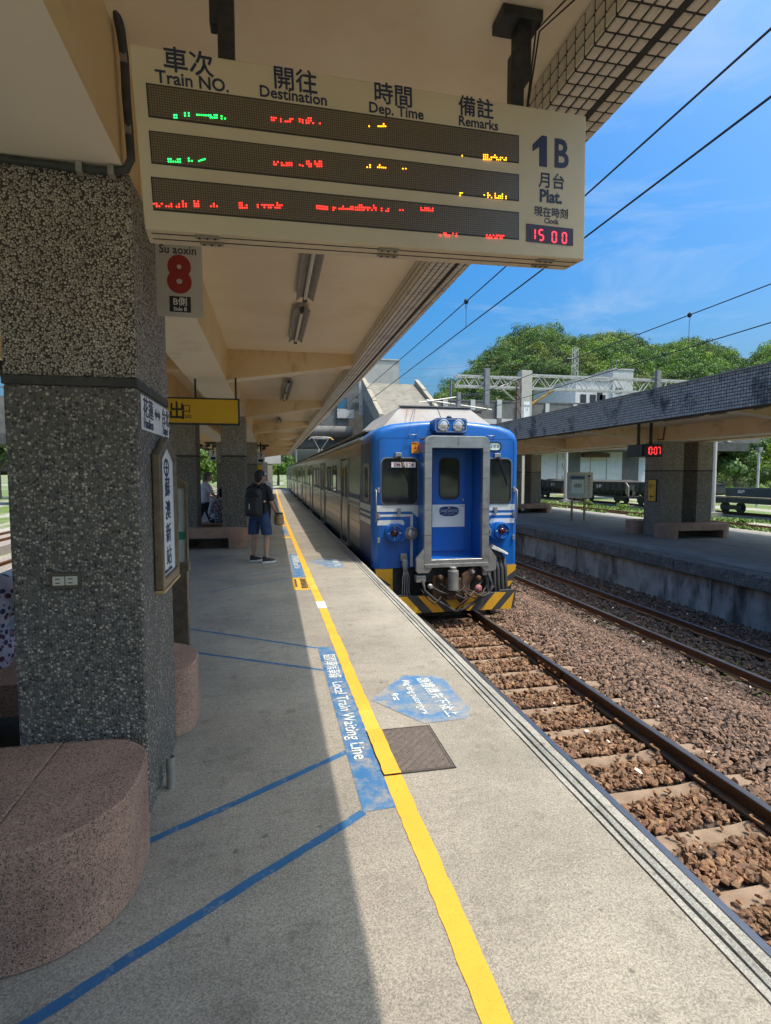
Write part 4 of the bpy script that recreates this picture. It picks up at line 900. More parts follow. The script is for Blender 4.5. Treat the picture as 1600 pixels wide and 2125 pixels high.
# lower lamps
for s in (-1,1):
    x0, x1 = sorted((s*.80, s*1.20)); hb = rrect(x0,x1,.385,.715,.15,7)
    V0 = [face(a,b,.085) for a,b in hb]; cxm, czm = (x0+x1)/2,.55; V1 = [face(cxm+(a-cxm)*1.04,czm+(b-czm)*1.06,-.02) for a,b in hb]; n = len(hb); m_ = MB()
    m_.add(V0+V1, [tuple(range(n))]+[(i,n+i,n+(i+1)%n,(i+1)%n) for i in range(n)]); lp = m_.build('lamp_pod', F, train, smooth=35)
    c = face(s*1.035,.555,.084); m_ = MB(); m_.lathe(c,(0,-1,0),[(.15,0),(.15,.05),(.135,.055),(.130,.02),(.07,.018)],26); tl = m_.build('tail_light', F, lp, smooth=40)
    MB().lathe(c,(0,-1,0),[(.068,.016),(.060,.05),(.035,.07),(0,.075)],16).build('lens', MAT['lens_red'], tl, smooth=True)
    for a in range(4):
        d = Vector((math.cos(a*math.pi/2),0,math.sin(a*math.pi/2))); MB().tube([Vector(c)+d*.085+Vector((0,-.03,0)),Vector(c)+d*.128+Vector((0,-.03,0))],.006,5).build('spoke', MAT['train_white'], tl)
    c = face(s*.715,.545,.02); m_ = MB(); m_.lathe(c,(0,-1,0),[(.118,0),(.118,.07),(.092,.075),(.088,.03)],26); hl = m_.build('marker_light', MAT['steel_frame'], train, smooth=40)
    MB().lathe(c,(0,-1,0),[(.087,.034),(.075,.05),(.035,.058),(0,.06)],20).build('lens', MAT['lens_clear'], hl, smooth=True)
# white and blue striping of the face
for s in (-1,1):
    f = lambda pts: [(s*x,z) for x,z in pts]
    pf('white_stripe', f([(1.335,.938),(1.335,1.053),(.505,1.053),(.505,.775),(.70,.938)] if s < 0 else [(1.335,.938),(1.335,1.053),(.60,1.053),(.60,.938)]), 'train_white', .001, .002)
    pf('white_stripe', f([(1.335,.845),(1.335,.888),(.665,.888),(.665,-.08),(.715,-.08),(.715,.845)] if s < 0 else [(1.335,.845),(1.335,.888),(.60,.888),(.60,.845)]), 'train_white', .001, .002)
    pf('white_stripe', f([(1.335,.692),(1.335,.785),(.87,.785),(.83,.75),(.83,.692)]), 'train_white', .001, .002)
    for z in (1.33,.86,.42):
        pf('hinge', f([(1.335,z-.045),(1.335,z+.045),(1.29,z+.045),(1.29,z-.045)]), 'steel_side', .002, .03, bevel=.004)
    pf('grab_step', f([(.965,.88),(.965,1.0),(.905,1.0),(.905,.88)]), 'steel_side', .002, .05)
# panel seam under the brow, vertical seams, handrails
MB().box(XT-1.30,XT+1.30,YF-.0015,YF+.001,2.268,2.274).build('panel_seam', MAT['train_blue_dark'], cab)
for x in (-1.30,1.30): MB().box(XT+x-.003,XT+x+.003,YF-.0015,YF+.001,-.08,2.27).build('panel_seam', MAT['train_blue_dark'], cab)
for x, za, zb2 in ((-1.36,.75,1.35),(1.36,.75,1.35)): MB().tube([(XT+x,YF+.02,za),(XT+x,YF-.05,za+.04),(XT+x,YF-.05,zb2-.04),(XT+x,YF+.02,zb2)], .011, 7).build('handrail', MAT['steel_frame'], cab, smooth=True)
for x in (-.75,.75): MB().tube([(XT+x,YF+.01,2.30),(XT+x,YF-.045,2.33),(XT+x+.14,YF-.045,2.33),(XT+x+.14,YF+.01,2.30)], .009, 6).build('handrail', MAT['steel_frame'], cab, smooth=True)
# gangway: steel frame, blue tunnel, door
YG = 9.20
def gp(x, z, l=0): return (XT+x, YG-l, z)
def topround(h, z0, z1, r, n=6):
    pts = [(h,z0)]
    for k in range(n+1): a = math.radians(90*k/n); pts.append((h-r+r*math.cos(a), z1-r+r*math.sin(a)))
    for k in range(n+1): a = math.radians(90+90*k/n); pts.append((-h+r+r*math.cos(a), z1-r+r*math.sin(a)))
    pts.append((-h,z0)); return pts
gw = None
m_ = MB(); ring(m_, topround(.60,.045,2.285,.13), topround(.468,.118,2.075,.012), gp, (0,.10,0)); gw = m_.build('gangway_frame', MAT['steel_frame'], train, bevel=.006)
m_ = MB(); ring(m_, topround(.575,.055,2.262,.12), topround(.472,.110,2.079,.012), lambda a,b: (XT+a,YG+.10,b), (0,.42,0)); m_.build('tunnel', MAT['train_blue'], gw)
m_ = MB(); ring(m_, topround(.545,.02,2.30,.10), topround(.50,.03,2.27,.10), lambda a,b: (XT+a,YG+.11,b), (0,.47,0)); m_.build('bellows', MAT['rubber'], gw)
for z in (.55,1.0,1.55,2.0):
    for s in (-1,1): MB().box(XT+s*.534-.062,XT+s*.534+.062,YG-.0022,YG-.0005,z-.0025,z+.0025).build('plate_seam', MAT['gasket'], gw)
MB().box(XT-.0025,XT+.0025,YG-.0022,YG-.0005,2.08,2.28).build('plate_seam', MAT['gasket'], gw)
rv = MB()
for z in np.arange(.2,2.1,.12):
    for x in (-.578,-.49,.49,.578): rv.disc(gp(x,z,0),(0,-1,0),.006,.003,6)
rv.build('rivets', MAT['steel_side'], gw)
MB().box(XT-.595,XT+.595,YG-.012,YG+.10,-.02,.044).build('tread_plate', MAT['steel_frame'], gw, bevel=.004)
MB().box(XT-.468,XT+.468,YG+.01,YF,.09,.117).build('gangway_floor', MAT['train_blue'], gw)
for s in (-1,1):
    pts = [(s*.47,-.02),(s*.74,-.02),(s*.745,.10),(s*.60,.30),(s*.60,-.02)] 
    m_ = MB(); P = [(s*.46,-.03),(s*.46,.04),(s*.602,.04),(s*.602,.32),(s*.745,.13),(s*.745,-.08),(s*.70,-.115),(s*.52,-.115)]
    a = sum(P[i][0]*P[(i+1)%8][1]-P[(i+1)%8][0]*P[i][1] for i in range(8)); P = P if a > 0 else P[::-1]
    m_.prism([gp(x,z,.002) for x,z in P], (0,.09,0)); m_.build('buffer_plate', MAT['steel_side'], gw, bevel=.006)
YD = YF-.03
MB().box(XT-.472,XT+.472,YD+.02,YD+.10,.118,2.08).build('end_wall', F, gw)
m_ = MB(); m_.box(XT-.31,XT+.315,YD-.012,YD+.019,.20,2.07); door = m_.build('gangway_door', F, train, bevel=.006)
m_ = MB(); ring(m_, rrect(-.19,.21,1.155,1.925,.12,6), rrect(-.165,.185,1.18,1.90,.10,6), lambda a,b: (XT+a,YD-.012,b), (0,-.012,0)); dw = m_.build('door_window', MAT['gasket'], door)
m_ = MB(); m_.prism([(XT+a,YD-.013,b) for a,b in rrect(-.165,.185,1.18,1.90,.10,6)], (0,-.004,0)); m_.build('pane', MAT['train_glass'], dw)
MB().box(XT-.31,XT+.315,YD-.0145,YD-.0125,.645,1.06).build('white_panel', MAT['train_white'], door)
EM = [(-.19,.865),(-.175,.95),(-.11,1.0),(.01,1.025),(.13,1.0),(.195,.95),(.21,.865)]
M('badge_grey', (.20,.24,.28), None, rough=.35, metal=.3); M('badge_ink', (.34,.40,.45), None, rough=.4)
bd = [(-.195+.01,.94),(-.165,1.0),(-.08,1.025),(.10,1.025),(.185,1.0),(.215,.94),(.185,.88),(.10,.845),(-.08,.845),(-.165,.88)]
m_ = MB(); m_.prism([(XT+a,YD-.0146,b) for a,b in bd][::-1], (0,-.004,0)); m_.build('maker_badge', MAT['train_blue_dark'], door)
text('DAEWOO', .078, MAT['badge_ink'], door, front(XT+.013,YD-.0196,.915), .004, 1.12, 'CENTER'); text('HEAVY INDUSTRIES', .024, MAT['badge_ink'], door, front(XT+.013,YD-.0196,.878), .002, 1.1, 'CENTER')
MB().disc((XT+.01,YD-.019,1.0),(0,-1,0),.016,.002,10).build('badge_mark', MAT['gilt_sill'], door)
m_ = MB(); m_.tube([(XT+.285,YD-.012,1.03),(XT+.285,YD-.05,1.03),(XT+.20,YD-.05,1.03)], .009, 8); m_.build('door_handle', MAT['steel_frame'], door)
MB().box(XT+.27,XT+.295,YD-.018,YD-.012,1.12,1.17).build('lock', MAT['steel_frame'], door)
# under the face: buffer beam, coupler, plough with hazard stripes
MB().box(XT-1.30,XT+1.30,YF+.02,YF+1.6,-.62,-.10).build('buffer_beam', MAT['undercar'], train)
MB().box(XT-.56,XT+.56,YG+.14,YF+.1,-.30,.02).build('coupler_pocket', MAT['undercar'], train)
cp = MB(); cp.box(XT-.20,XT+.26,9.22,9.6,-.62,-.22); cp.box(XT-.42,XT-.18,9.30,9.6,-.60,-.18); cp = cp.build('coupler', MAT['coupler_rust'], train, bevel=.03)
m_ = MB(); m_.lathe((XT-.08,9.17,-.42),(0,0,1),[(.095,0),(.095,.34),(.06,.345),(.06,.40),(.045,.41)],20); m_.build('coupler_pin', MAT['steel_side'], cp, smooth=40)
m_ = MB(); m_.prism([(XT+.10,9.20,-.16),(XT+.34,9.22,-.02),(XT+.36,9.24,-.14),(XT+.20,9.22,-.46),(XT+.10,9.2,-.5)], (0,.10,0)); m_.build('coupler_jaw', MAT['coupler_rust'], cp, bevel=.02)
YP = 9.33
def hz(name, poly, parent, lift=0.0, th=.05, y=YP):
    """plate with diagonal yellow and black bands, each band its own piece"""
    return
plough = MB().prism([(XT+a,YP,b) for a,b in ((-1.10,-.855),(1.14,-.855),(1.18,-.70),(1.20,-.50),(.90,-.50),(.86,-.54),(-.86,-.54),(-.95,-.52),(-1.12,-.52))], (0,.05,0)).build('plough', MAT['hazard_black'], train, bevel=.004)
def band(x0, x1, lean): # parallelogram across the plough height
    z0, z1 = -.853, -.545
    P = [(x0,z0),(x1,z0),(x1+lean,z1),(x0+lean,z1)]; P = [(max(-1.10,min(1.16,a)),b) for a,b in P]
    MB().prism([(XT+a,YP-.001,b) for a,b in P], (0,-.002,0)).build('hazard_band', MAT['hazard_yellow'], plough)
for xx in (-1.02,-.60,-.18): band(xx+.20 if xx > -1 else xx+.18, xx+.42 if xx > -1 else xx+.42, -.28)
for xx in (.07,.50,.88): band(xx, xx+.22, .28)
MB().prism([(XT+a,YP-.001,b) for a,b in ((-.09,-.545),(.02,-.64),(.13,-.545))], (0,-.002,0)).build('hazard_band', MAT['hazard_yellow'], plough)
for s in (-1,1):
    P = [(s*1.04,-.10),(s*1.385,-.10),(s*1.37,-.30),(s*1.30,-.50),(s*1.20,-.60),(s*1.04,-.60)]; P = P if s > 0 else P[::-1]
    pl = MB().prism([(XT+a,YF-.02,b) for a,b in P][::-1], (0,.20,0)).build('corner_skirt', MAT['hazard_black'], train, bevel=.02)
    for (za,zb2) in ((-.11,-.30),(-.42,-.60)):
        P = [(s*1.045,za-.17),(s*1.045,za),(s*1.37,za),(s*1.36,za-.02)] if False else [(s*1.05,za),(s*1.375-.06*(za<-.4)*s,za),(s*(1.36 if za>-.4 else 1.24),za-.10),(s*1.05,max(za-.32,-.595))]
        P = P if s < 0 else P[::-1]
        MB().prism([(XT+a,YF-.021,b) for a,b in P][::-1] if False else [(XT+a,YF-.0215,b) for a,b in P], (0,-.002,0)).build('hazard_band', MAT['hazard_yellow'], pl)
# jumper cables
t = train
sk = MB().box(XT-.92,XT-.79,YF-.10,YF,.04,.17).build('jumper_socket', MAT['steel_side'], train, bevel=.01)
MB().lathe((XT-.84,YF-.10,.0),(0,-.3,-1),[(.05,-.06),(.06,.0),(.05,.08),(.035,.14)],14).build('jumper_plug', MAT['cable_grey'], sk, smooth=40)
for k in range(4):
    x = XT-.90+.040*k; MB().tube([(XT-.85+.01*k,YF-.13,-.08),(x,YF-.19,-.25),(x-.015,YF-.22,-.5),(x+.01+.02*k,YF-.24,-.76),(x+.08+.03*k,YF-.22,-.80-.01*k)], .0095, 7).build('jumper_cable', MAT['cable_grey'], sk, smooth=True)
for k in range(3):
    x = XT-.66+.03*k; MB().tube([(x,YF-.05,-.2),(x+.02,YF-.12,-.45),(x-.03,YF-.16,-.68),(x-.10,YF-.14,-.74),(x-.14,YF-.1,-.6)], .012, 7).build('jumper_cable', MAT['rubber'], sk, smooth=True)
sk = MB().prism([(XT+.72,YF-.18,.10),(XT+1.06,YF-.18,.02),(XT+1.02,YF-.18,.20),(XT+.86,YF-.18,.30),(XT+.72,YF-.18,.24)], (0,.18,0)).build('jumper_socket', MAT['rubber'], train, bevel=.02)
MB().prism([(XT+.80,YF-.20,.24),(XT+1.10,YF-.24,.12),(XT+1.12,YF-.22,.15),(XT+.84,YF-.18,.30)], (0,.15,.02)).build('jumper_lid', MAT['steel_side'], sk)
for k in range(4):
    x = XT+.84+.075*k; MB().tube([(x,YF-.12,.08),(x+.01,YF-.20,-.15),(x+.0,YF-.26,-.45),(x+.015,YF-.28,-.68),(x-.04,YF-.25,-.76),(x-.10,YF-.2,-.60),(x-.08,YF-.1,-.3)], .034, 9).build('jumper_cable', MAT['rubber'], sk, smooth=True)
# air hoses looping under the coupler
ah = MB().box(XT-.74,XT-.56,YG+.02,YG+.14,-.28,-.16).build('hose_cock', MAT['steel_side'], train, bevel=.01)
MB().tube([(XT-.62,YG+.02,-.24),(XT-.60,YG-.02,-.42),(XT-.42,YG-.03,-.58),(XT-.22,YG-.03,-.70),(XT-.06,YG-.02,-.80),(XT+.02,YG-.02,-.81)], .028, 9).build('air_hose', MAT['rubber'], ah, smooth=True)
ah = MB().box(XT+.50,XT+.66,YG+.02,YG+.14,-.20,-.08).build('hose_cock', MAT['steel_side'], train, bevel=.01)
MB().tube([(XT+.60,YG+.02,-.16),(XT+.66,YG-.01,-.34),(XT+.60,YG-.02,-.50),(XT+.34,YG-.02,-.66),(XT+.12,YG-.02,-.78),(XT+.02,YG-.02,-.81)], .026, 9).build('air_hose', MAT['rubber'], ah, smooth=True)
MB().lathe((XT+.40,YG-.02,-.42),(.3,-1,.1),[(.05,-.03),(.075,0),(.06,.03),(.03,.05)],12).build('red_coupling_head', MAT['hose_pink'], ah)
MB().tube([(XT+.36,YG-.03,-.44),(XT+.14,YG-.03,-.62),(XT-.02,YG-.03,-.78)], .018, 8).build('air_hose', MAT['coupler_rust'], ah, smooth=True)

for k, (x0_, x1_, dz_) in enumerate(((-.36,.30,.16),(-.28,.52,.22),(-.50,.10,.12),(.05,.62,.18),(-.66,-.20,.20),(.20,.72,.10))):
    zz = -.28-.03*k; MB().tube([(XT+x0_,YG+.08,zz),(XT+x0_*.7+x1_*.3,YG-.01-.012*k,zz-dz_*.9),(XT+(x0_+x1_)/2,YG-.02-.012*k,zz-dz_*1.25),(XT+x0_*.3+x1_*.7,YG-.01-.012*k,zz-dz_*.9),(XT+x1_,YG+.08,zz+.02)], .013+.003*(k%3), 7).build('brake_hose', MAT['rubber' if k%2 else 'undercar'], train, smooth=True)
for k, (x, z) in enumerate(((-.30,-.20),(.30,-.12),(.42,-.24),(-.48,-.36),(.16,-.52))): MB().lathe((XT+x,YG+.02,z),(0,-1,.1),[(.045,-.05),(.05,0),(.03,.02),(.028,.05)],10).build('hose_fitting', MAT['steel_side' if k%2 else 'coupler_rust'], train)
# ---------------------------------------------------------------- car bodies behind the cab
def car(y0, y1, openings, first=False, root=None):
    """openings: (kind, ya, yb); stainless body with doors, windows, belt stripes, roof"""
    m_ = MB(); loft(m_, [ringat(y0,0),ringat(y1,0)], not first); m_.add(ringat(y1,0), [tuple(range(19))]); o = m_.build('car_body', MAT['stainless'], root, smooth=38)
    X = XT-HW
    for za, zb2, mt in ((1.095,1.19,'train_blue_dark'),(1.03,1.085,'train_white'),(.92,.955,'train_white')):
        MB().box(X-.004,X+.001,y0+.01 if not first else y0+.30,y1-.01,za,zb2).build('belt_stripe', MAT[mt], o)
    for z in (.78,.60,.42,.24,.06,2.02): MB().box(X-.008,X+.001,y0+.02 if not first else y0+.30,y1-.02,z-.008,z+.008).build('side_bead', MAT['stainless'], o)
    MB().box(X-.03,X+.03,y0,y1,2.30,2.33).build('gutter', MAT['steel_frame'], o)
    MB().box(X+.06,X+.30,y0,y1,2.47,2.50).build('roof_walk', MAT['roof_dark'], o)
    MB().box(XT-1.2,XT+1.2,y0+.3,y1-.3,-.70,-.11).build('underframe', MAT['undercar'], o)
    for kind, a, b_ in openings:
        if kind == 'd':
            MB().box(X-.003,X+.001,a,b_,-.06,2.0).build('door_recess', MAT['undercar'], o)
            for q0, q1 in ((a+.03,(a+b_)/2-.006),((a+b_)/2+.006,b_-.03)):
                d = MB().box(X-.012,X-.002,q0,q1,-.03,1.96).build('door_leaf', MAT['stainless'], o)
                m2 = MB(); m2.prism([(X-.013,p,q) for p,q in rrect(q0+.12,q1-.10,1.06,1.80,.06,3)], (-.004,0,0)); m2.build('door_pane', MAT['side_glass'], d)
            for yy in (a,b_): MB().box(X-.03,X,yy-.03,yy+.03,-.08,2.02).build('door_post', MAT['steel_side'], o)
            MB().box(X-.06,X,a,b_,-.10,-.055).build('door_step', MAT['steel_side'], o)
        else:
            z0, z1 = (1.10,1.86)
            m2 = MB(); ring(m2, rrect(a,b_,z0,z1,.10,4), rrect(a+.05,b_-.05,z0+.05,z1-.05,.07,4), lambda p,q: (X,p,q), (-.014,0,0)); wv = m2.build('window', MAT['gasket' if kind=='w' else 'steel_side'], o)
            m2 = MB(); m2.prism([(X-.001,p,q) for p,q in rrect(a+.05,b_-.05,z0+.05,z1-.05,.07,4)], (-.004,0,0)); m2.build('pane', MAT['side_glass'], wv)
    return o
c1 = car(10.95, 29.6, [('d',12.95,14.25),('w',15.4,16.35),('w',16.9,17.9),('d',18.9,20.3),('w',21.3,22.3),('w',22.8,23.8),('d',24.7,26.1),('w',26.8,27.7)], True, train)
# cab side window
Xs = XT-HW
m2 = MB(); ring(m2, rrect(10.02,10.62,1.10,1.82,.12,5), rrect(10.10,10.54,1.17,1.75,.08,5), lambda p,q: (Xs-.004,p,q), (-.02,0,0)); wv = m2.build('cab_side_window', MAT['steel_side'], cab, bevel=.006)
m2 = MB(); m2.prism([(Xs-.005,p,q) for p,q in rrect(10.10,10.54,1.17,1.75,.08,5)], (-.004,0,0)); m2.build('pane', MAT['side_glass'], wv)
for za, zb2 in ((.938,1.053),(.845,.888),(.692,.785)): MB().box(Xs-.006,Xs-.0035,9.93,11.15,za,zb2).build('white_stripe', MAT['train_white'], cab)
# weathered roof shroud ahead of the pantograph
sh = MB(); b0 = [(-1.20,10.15,2.44),(1.20,10.15,2.44),(1.20,14.2,2.44),(-1.20,14.2,2.44)]; t0 = [(-.70,10.62,2.95),(.70,10.62,2.95),(.70,13.6,2.95),(-.70,13.6,2.95)]
sh.add([(XT+a,b,c) for a,b,c in b0+t0], [(4,5,6,7),(0,1,5,4),(1,2,6,5),(2,3,7,6),(3,0,4,7)]); shr = sh.build('roof_shroud', MAT['roof_weathered'], train, bevel=.02)
MB().box(XT-.74,XT+.74,10.56,10.64,2.945,2.965).build('shroud_rim', MAT['roof_dark'], shr)
for x in (-.42,.05): MB().tube([(XT+x*1.6,10.148,2.445),(XT+x,10.615,2.953)], .008, 5).build('shroud_seam', MAT['roof_dark'], shr)
c2 = car(30.1, 49.7, [('w',31,32),('d',33,34.3),('w',35.4,36.4),('w',37,38),('d',39,40.3),('w',41.4,42.4),('d',45,46.3)], False, train)
c3 = car(50.2, 69.8, [('d',52,53.3),('w',55,56),('d',58,59.3),('d',64,65.3)], False, train)
for ya in (29.6,49.7): MB().box(XT-1.1,XT+1.1,ya-.01,ya+.52,-.1,2.35).build('gangway_bellows', MAT['rubber'], train)
for a, b_ in ((20,22.5),(33,35.5),(41,44),(53,56)):
    MB().prism([(XT-.85,a,2.5),(XT+.85,a,2.5),(XT+.6,a,2.86),(XT-.6,a,2.86)], (0,b_-a,0)).build('roof_unit', MAT['roof_weathered'], train, bevel=.03)
# pantograph
YPn = 36.5
pg = MB(); pg.tube([(XT-.80,YPn,3.88),(XT-.62,YPn,4.02),(XT-.4,YPn,4.05),(XT+.4,YPn,4.05),(XT+.62,YPn,4.02),(XT+.80,YPn,3.88)], .03, 7); pg.tube([(XT-.55,YPn+.02,3.95),(XT+.55,YPn+.02,3.95)], .025, 6)
pg = pg.build('pantograph', MAT['steel_frame'], train)
for s in (-1,1): MB().tube([(XT+s*.5,YPn+.02,3.95),(XT+s*.07,YPn+.5,3.28)], .03, 6).build('pantograph_arm', MAT['steel_frame'], pg); MB().tube([(XT+s*.07,YPn+.5,3.28),(XT+s*.25,YPn-.3,2.9)], .035, 6).build('pantograph_arm', MAT['steel_frame'], pg)
MB().tube([(XT+.62,YPn,4.02),(XT+.80,YPn,3.88)], .045, 6).build('horn_tip', MAT['hazard_yellow'], pg)
for s in (-1,1): MB().lathe((XT+s*.4,YPn-.3,2.6),(0,0,1),[(.08,0),(.11,.05),(.06,.08),(.11,.12),(.06,.16),(.1,.2),(.05,.3)],10).build('insulator', MAT['coupler_rust'], pg)
MB().box(XT-.5,XT+.5,YPn-.6,YPn+.7,2.86,2.92).build('pantograph_base', MAT['steel_side'], pg)
# ---------------------------------------------------------------- overhead wires
def wire_thing(label, pts, r, droppers=(), group='overhead wires'):
    t = thing('overhead_wire', label, 'wire', pts[0], group)
    MB().tube(pts, r, 6).build('cable', MAT['black_metal'], t)
    return t
def sag(x, y0, y1, z0, z1, s, n=24): return [(x, y0+(y1-y0)*k/n, z0+(z1-z0)*k/n-4*s*(k/n)*(1-k/n)) for k in range(n+1)]
wire_thing('contact wire low over the near track', [(3.2,-4,4.06),(3.2,20,4.06),(3.2,62,4.06)], .009)
m1 = thing('overhead_wire', 'messenger wire above the near track with one dropper', 'wire', (3.2,-4,4.6), 'overhead wires')
mp = sag(3.2,-22,38,5.0,5.0,.52); MB().tube(mp, .009, 6).build('cable', MAT['black_metal'], m1)
p0 = onX(967,680,3.2); zt = float(np.interp(p0.y,[q[1] for q in mp],[q[2] for q in mp]))
MB().tube([(3.2,p0.y,4.06),(3.2,p0.y,zt-.10)], .0045, 5).build('dropper', MAT['black_metal'], m1); MB().lathe((3.17,p0.y,zt),(1,0,0),[(.03,0),(.045,.02),(.045,.04),(.03,.06)],10).build('dropper_clamp', MAT['black_metal'], m1)
m_ = MB(); ring(m_, [(.02*math.cos(a*.785),.05*math.sin(a*.785)) for a in range(8)], [(.012*math.cos(a*.785),.042*math.sin(a*.785)) for a in range(8)], lambda a,b: (3.2+a,p0.y,zt-.07+b), (0,.006,0)); m_.build('dropper_loop', MAT['black_metal'], m1)
wire_thing('contact wire over the far track', [(7.33,-4,3.88),(7.33,30,3.88),(7.33,90,3.88)], .009)
m2_ = thing('overhead_wire', 'messenger wire above the far track with a long dropper', 'wire', (7.33,-4,4.6), 'overhead wires')
mp2 = sag(7.33,-22,38,5.0,5.0,.55); MB().tube(mp2, .009, 6).build('cable', MAT['black_metal'], m2_)
p1 = onX(1429,710,7.33); zt2 = float(np.interp(p1.y,[q[1] for q in mp2],[q[2] for q in mp2]))
MB().tube([(7.33,p1.y,3.88),(7.33,p1.y,zt2-.1),(7.345,p1.y,zt2-.05),(7.33,p1.y,zt2)], .0045, 5).build('dropper', MAT['black_metal'], m2_); MB().lathe((7.30,p1.y,zt2),(1,0,0),[(.025,0),(.045,.02),(.045,.04),(.025,.06)],10).build('dropper_clamp', MAT['black_metal'], m2_)
for k,(a,b_) in enumerate(((( 830,767),(1000,757)),((826,785),(945,775)),((860,801),(960,796)))):
    A = onY(a[0]-130,a[1]+4,120); B = onY(b_[0]+120,b_[1]-4,120)
    wire_thing(['topmost thin far power line left of the wooded hill','middle thin far power line left of the wooded hill','lowest thin far power line left of the wooded hill'][k], [A,(A+B)/2-Vector((0,0,.25)),B], .022, group='far power lines')

# ---------------------------------------------------------------- catenary gantry
M('gantry_steel', (.40,.39,.36), (.48,.46,.43), 3, .5, .35, layers=((2.5,(.36,.26,.18),.60,.75),)); M('gantry_post', (.40,.36,.32), (.48,.44,.40), 2, .8, layers=((2,(.38,.26,.19),.55,.7),))
M('brace_orange', (.45,.26,.07), None, rough=.6); M('pole_grey', (.16,.16,.16), (.22,.22,.22), 4, .7); M('insulator_brown', (.035,.03,.028), None, rough=.3)
def truss(t, xa, xb, y, z0, z1, pitch, r=.06):
    for yy in (y-.28,y+.28):
        for z in (z0,z1): MB().box(xa,xb,yy-r,yy+r,z-r,z+r).build('chord', MAT['gantry_steel'], t)
    n = max(2,int((xb-xa)/pitch)); 
    for k in range(n):
        a, b_ = xa+(xb-xa)*k/n, xa+(xb-xa)*(k+1)/n; mm_ = (a+b_)/2
        for yy in (y-.28,y+.28):
            MB().tube([(a,yy,z0),(mm_,yy,z1)], r*.62, 4).build('brace', MAT['gantry_steel'], t); MB().tube([(mm_,yy,z1),(b_,yy,z0)], r*.62, 4).build('brace', MAT['gantry_steel'], t)
    for k in range(n+1):
        a = xa+(xb-xa)*k/n
        for z in (z0,z1): MB().tube([(a,y-.28,z),(a,y+.28,z)], r*.5, 4).build('brace', MAT['gantry_steel'], t)
YGN = 38
gt = thing('catenary_gantry', 'grey lattice truss gantry on a square post spanning the tracks behind the train', 'gantry', (18.3,YGN,-1.4))
truss(gt, 12.94, 17.85, YGN, 7.90, 8.62, .98); truss(gt, 18.72, 40.0, YGN, 7.90, 8.85, 1.5)
MB().box(17.87,18.70,YGN-.35,YGN+.35,-1.4,9.15).build('post', MAT['gantry_post'], gt, bevel=.03)
for k in range(14):
    z = 1.5+k*.5; MB().tube([(17.80,YGN-.36,z),(17.52 if k%2 else 17.84,YGN-.36,z+.5)], .035, 4).build('ladder_brace', MAT['rail_rust'], gt)
MB().tube([(17.5,YGN-.36,1),(17.5,YGN-.36,8.2)], .05, 4).build('ladder_rail', MAT['rail_rust'], gt)
MB().tube([(18.7,YGN,6.7),(20.6,YGN,7.85)], .10, 4).build('orange_brace', MAT['brace_orange'], gt); MB().tube([(17.85,YGN,6.8),(16.4,YGN,7.9)], .07, 4).build('brace', MAT['gantry_steel'], gt)
MB().tube([(17.85,YGN,8.6),(16.4,YGN,8.0)], .05, 4).build('brace', MAT['gantry_steel'], gt)
pl = MB().box(18.05,18.52,YGN-.365,YGN-.352,5.55,6.9).build('number_plate', MAT['white_sign'], gt); text('中30', .22, MAT['ink_navy'], gt, front(18.285,YGN-.37,6.5), .01, 1, 'CENTER'); text('13', .22, MAT['ink_navy'], gt, front(18.285,YGN-.37,6.25), .01, 1, 'CENTER')
MB().box(12.55,12.62,YGN-.2,YGN+.2,7.0,8.3).build('end_bracket', MAT['pole_grey'], gt)
for x0, za, zb2 in ((15.1,6.55,9.13),(28.95,7.0,9.5)):
    MB().box(x0-.17,x0+.17,YGN-.70,YGN-.36,za,zb2).build('drop_tube', MAT['pole_grey'], gt)
def insul(t, a, b_, n=8):
    a, b_ = Vector(a), Vector(b_); d = (b_-a); prof = []
    for k in range(n): prof += [(.05,k/n*d.length),(.11,(k+.35)/n*d.length),(.05,(k+.6)/n*d.length)]
    m_ = MB(); m_.lathe(a, d, prof, 10); m_.build('insulator', MAT['insulator_brown'], t)
ca = thing('catenary_bracket', 'grey cantilever arm with ribbed insulators above the train roof', 'catenary arm', (14,44,4.5))
Yc = 30.0
q = lambda x,y: onY(x,y,Yc)
MB().tube([q(870,835),q(955,823)], .035, 6).build('arm', MAT['gantry_steel'], ca); MB().tube([q(885,830),q(1020,850)], .03, 6).build('arm', MAT['gantry_steel'], ca); MB().tube([q(878,838),q(905,830),q(895,845)], .02, 6).build('arm', MAT['gantry_steel'], ca)
insul(ca, q(958,822), q(995,817)); insul(ca, q(972,852), q(1000,856)); A = q(953,0); P0 = onY(952,818,Yc); P1 = onY(952,855,Yc)
MB().box(P0.x-.10,P0.x+.10,Yc-.1,Yc+.1,P1.z-6,P0.z+.1).build('mast', MAT['pole_grey'], ca)

# ---------------------------------------------------------------- overbridge with checkered walls and stair house
M('bridge_dark', (.05,.05,.048), (.085,.085,.08), 1.5, .9); M('bridge_grey', (.12,.115,.105), (.17,.16,.15), 2, .9, layers=((1.2,(.09,.09,.085),.5,.7,(1,1,.25)),)); M('bridge_white', (.44,.43,.405), (.52,.51,.48), 2, .8, layers=((2,(.45,.43,.40),.6,.8),))
M('stair_concrete', (.17,.148,.115), (.22,.195,.155), 1.2, .9, layers=((1.3,(.13,.115,.095),.5,.68),(4,(.17,.155,.125),.55,.7)), bumpv=(3,.2,.05)); M('parapet', (.26,.22,.165), (.32,.28,.22), 2, .9)
M('block_white', (.36,.345,.315), (.43,.41,.38), .8, .9, layers=((1.5,(.38,.36,.33),.56,.75,(1,1,.3)),)); glassmat('blue_glass', (.03,.12,.20), .08)
YB = 60
br = thing('station_overbridge', 'dark concrete overbridge with grey and white checkered walls crossing behind the train', 'bridge', (10,YB,-1.4))
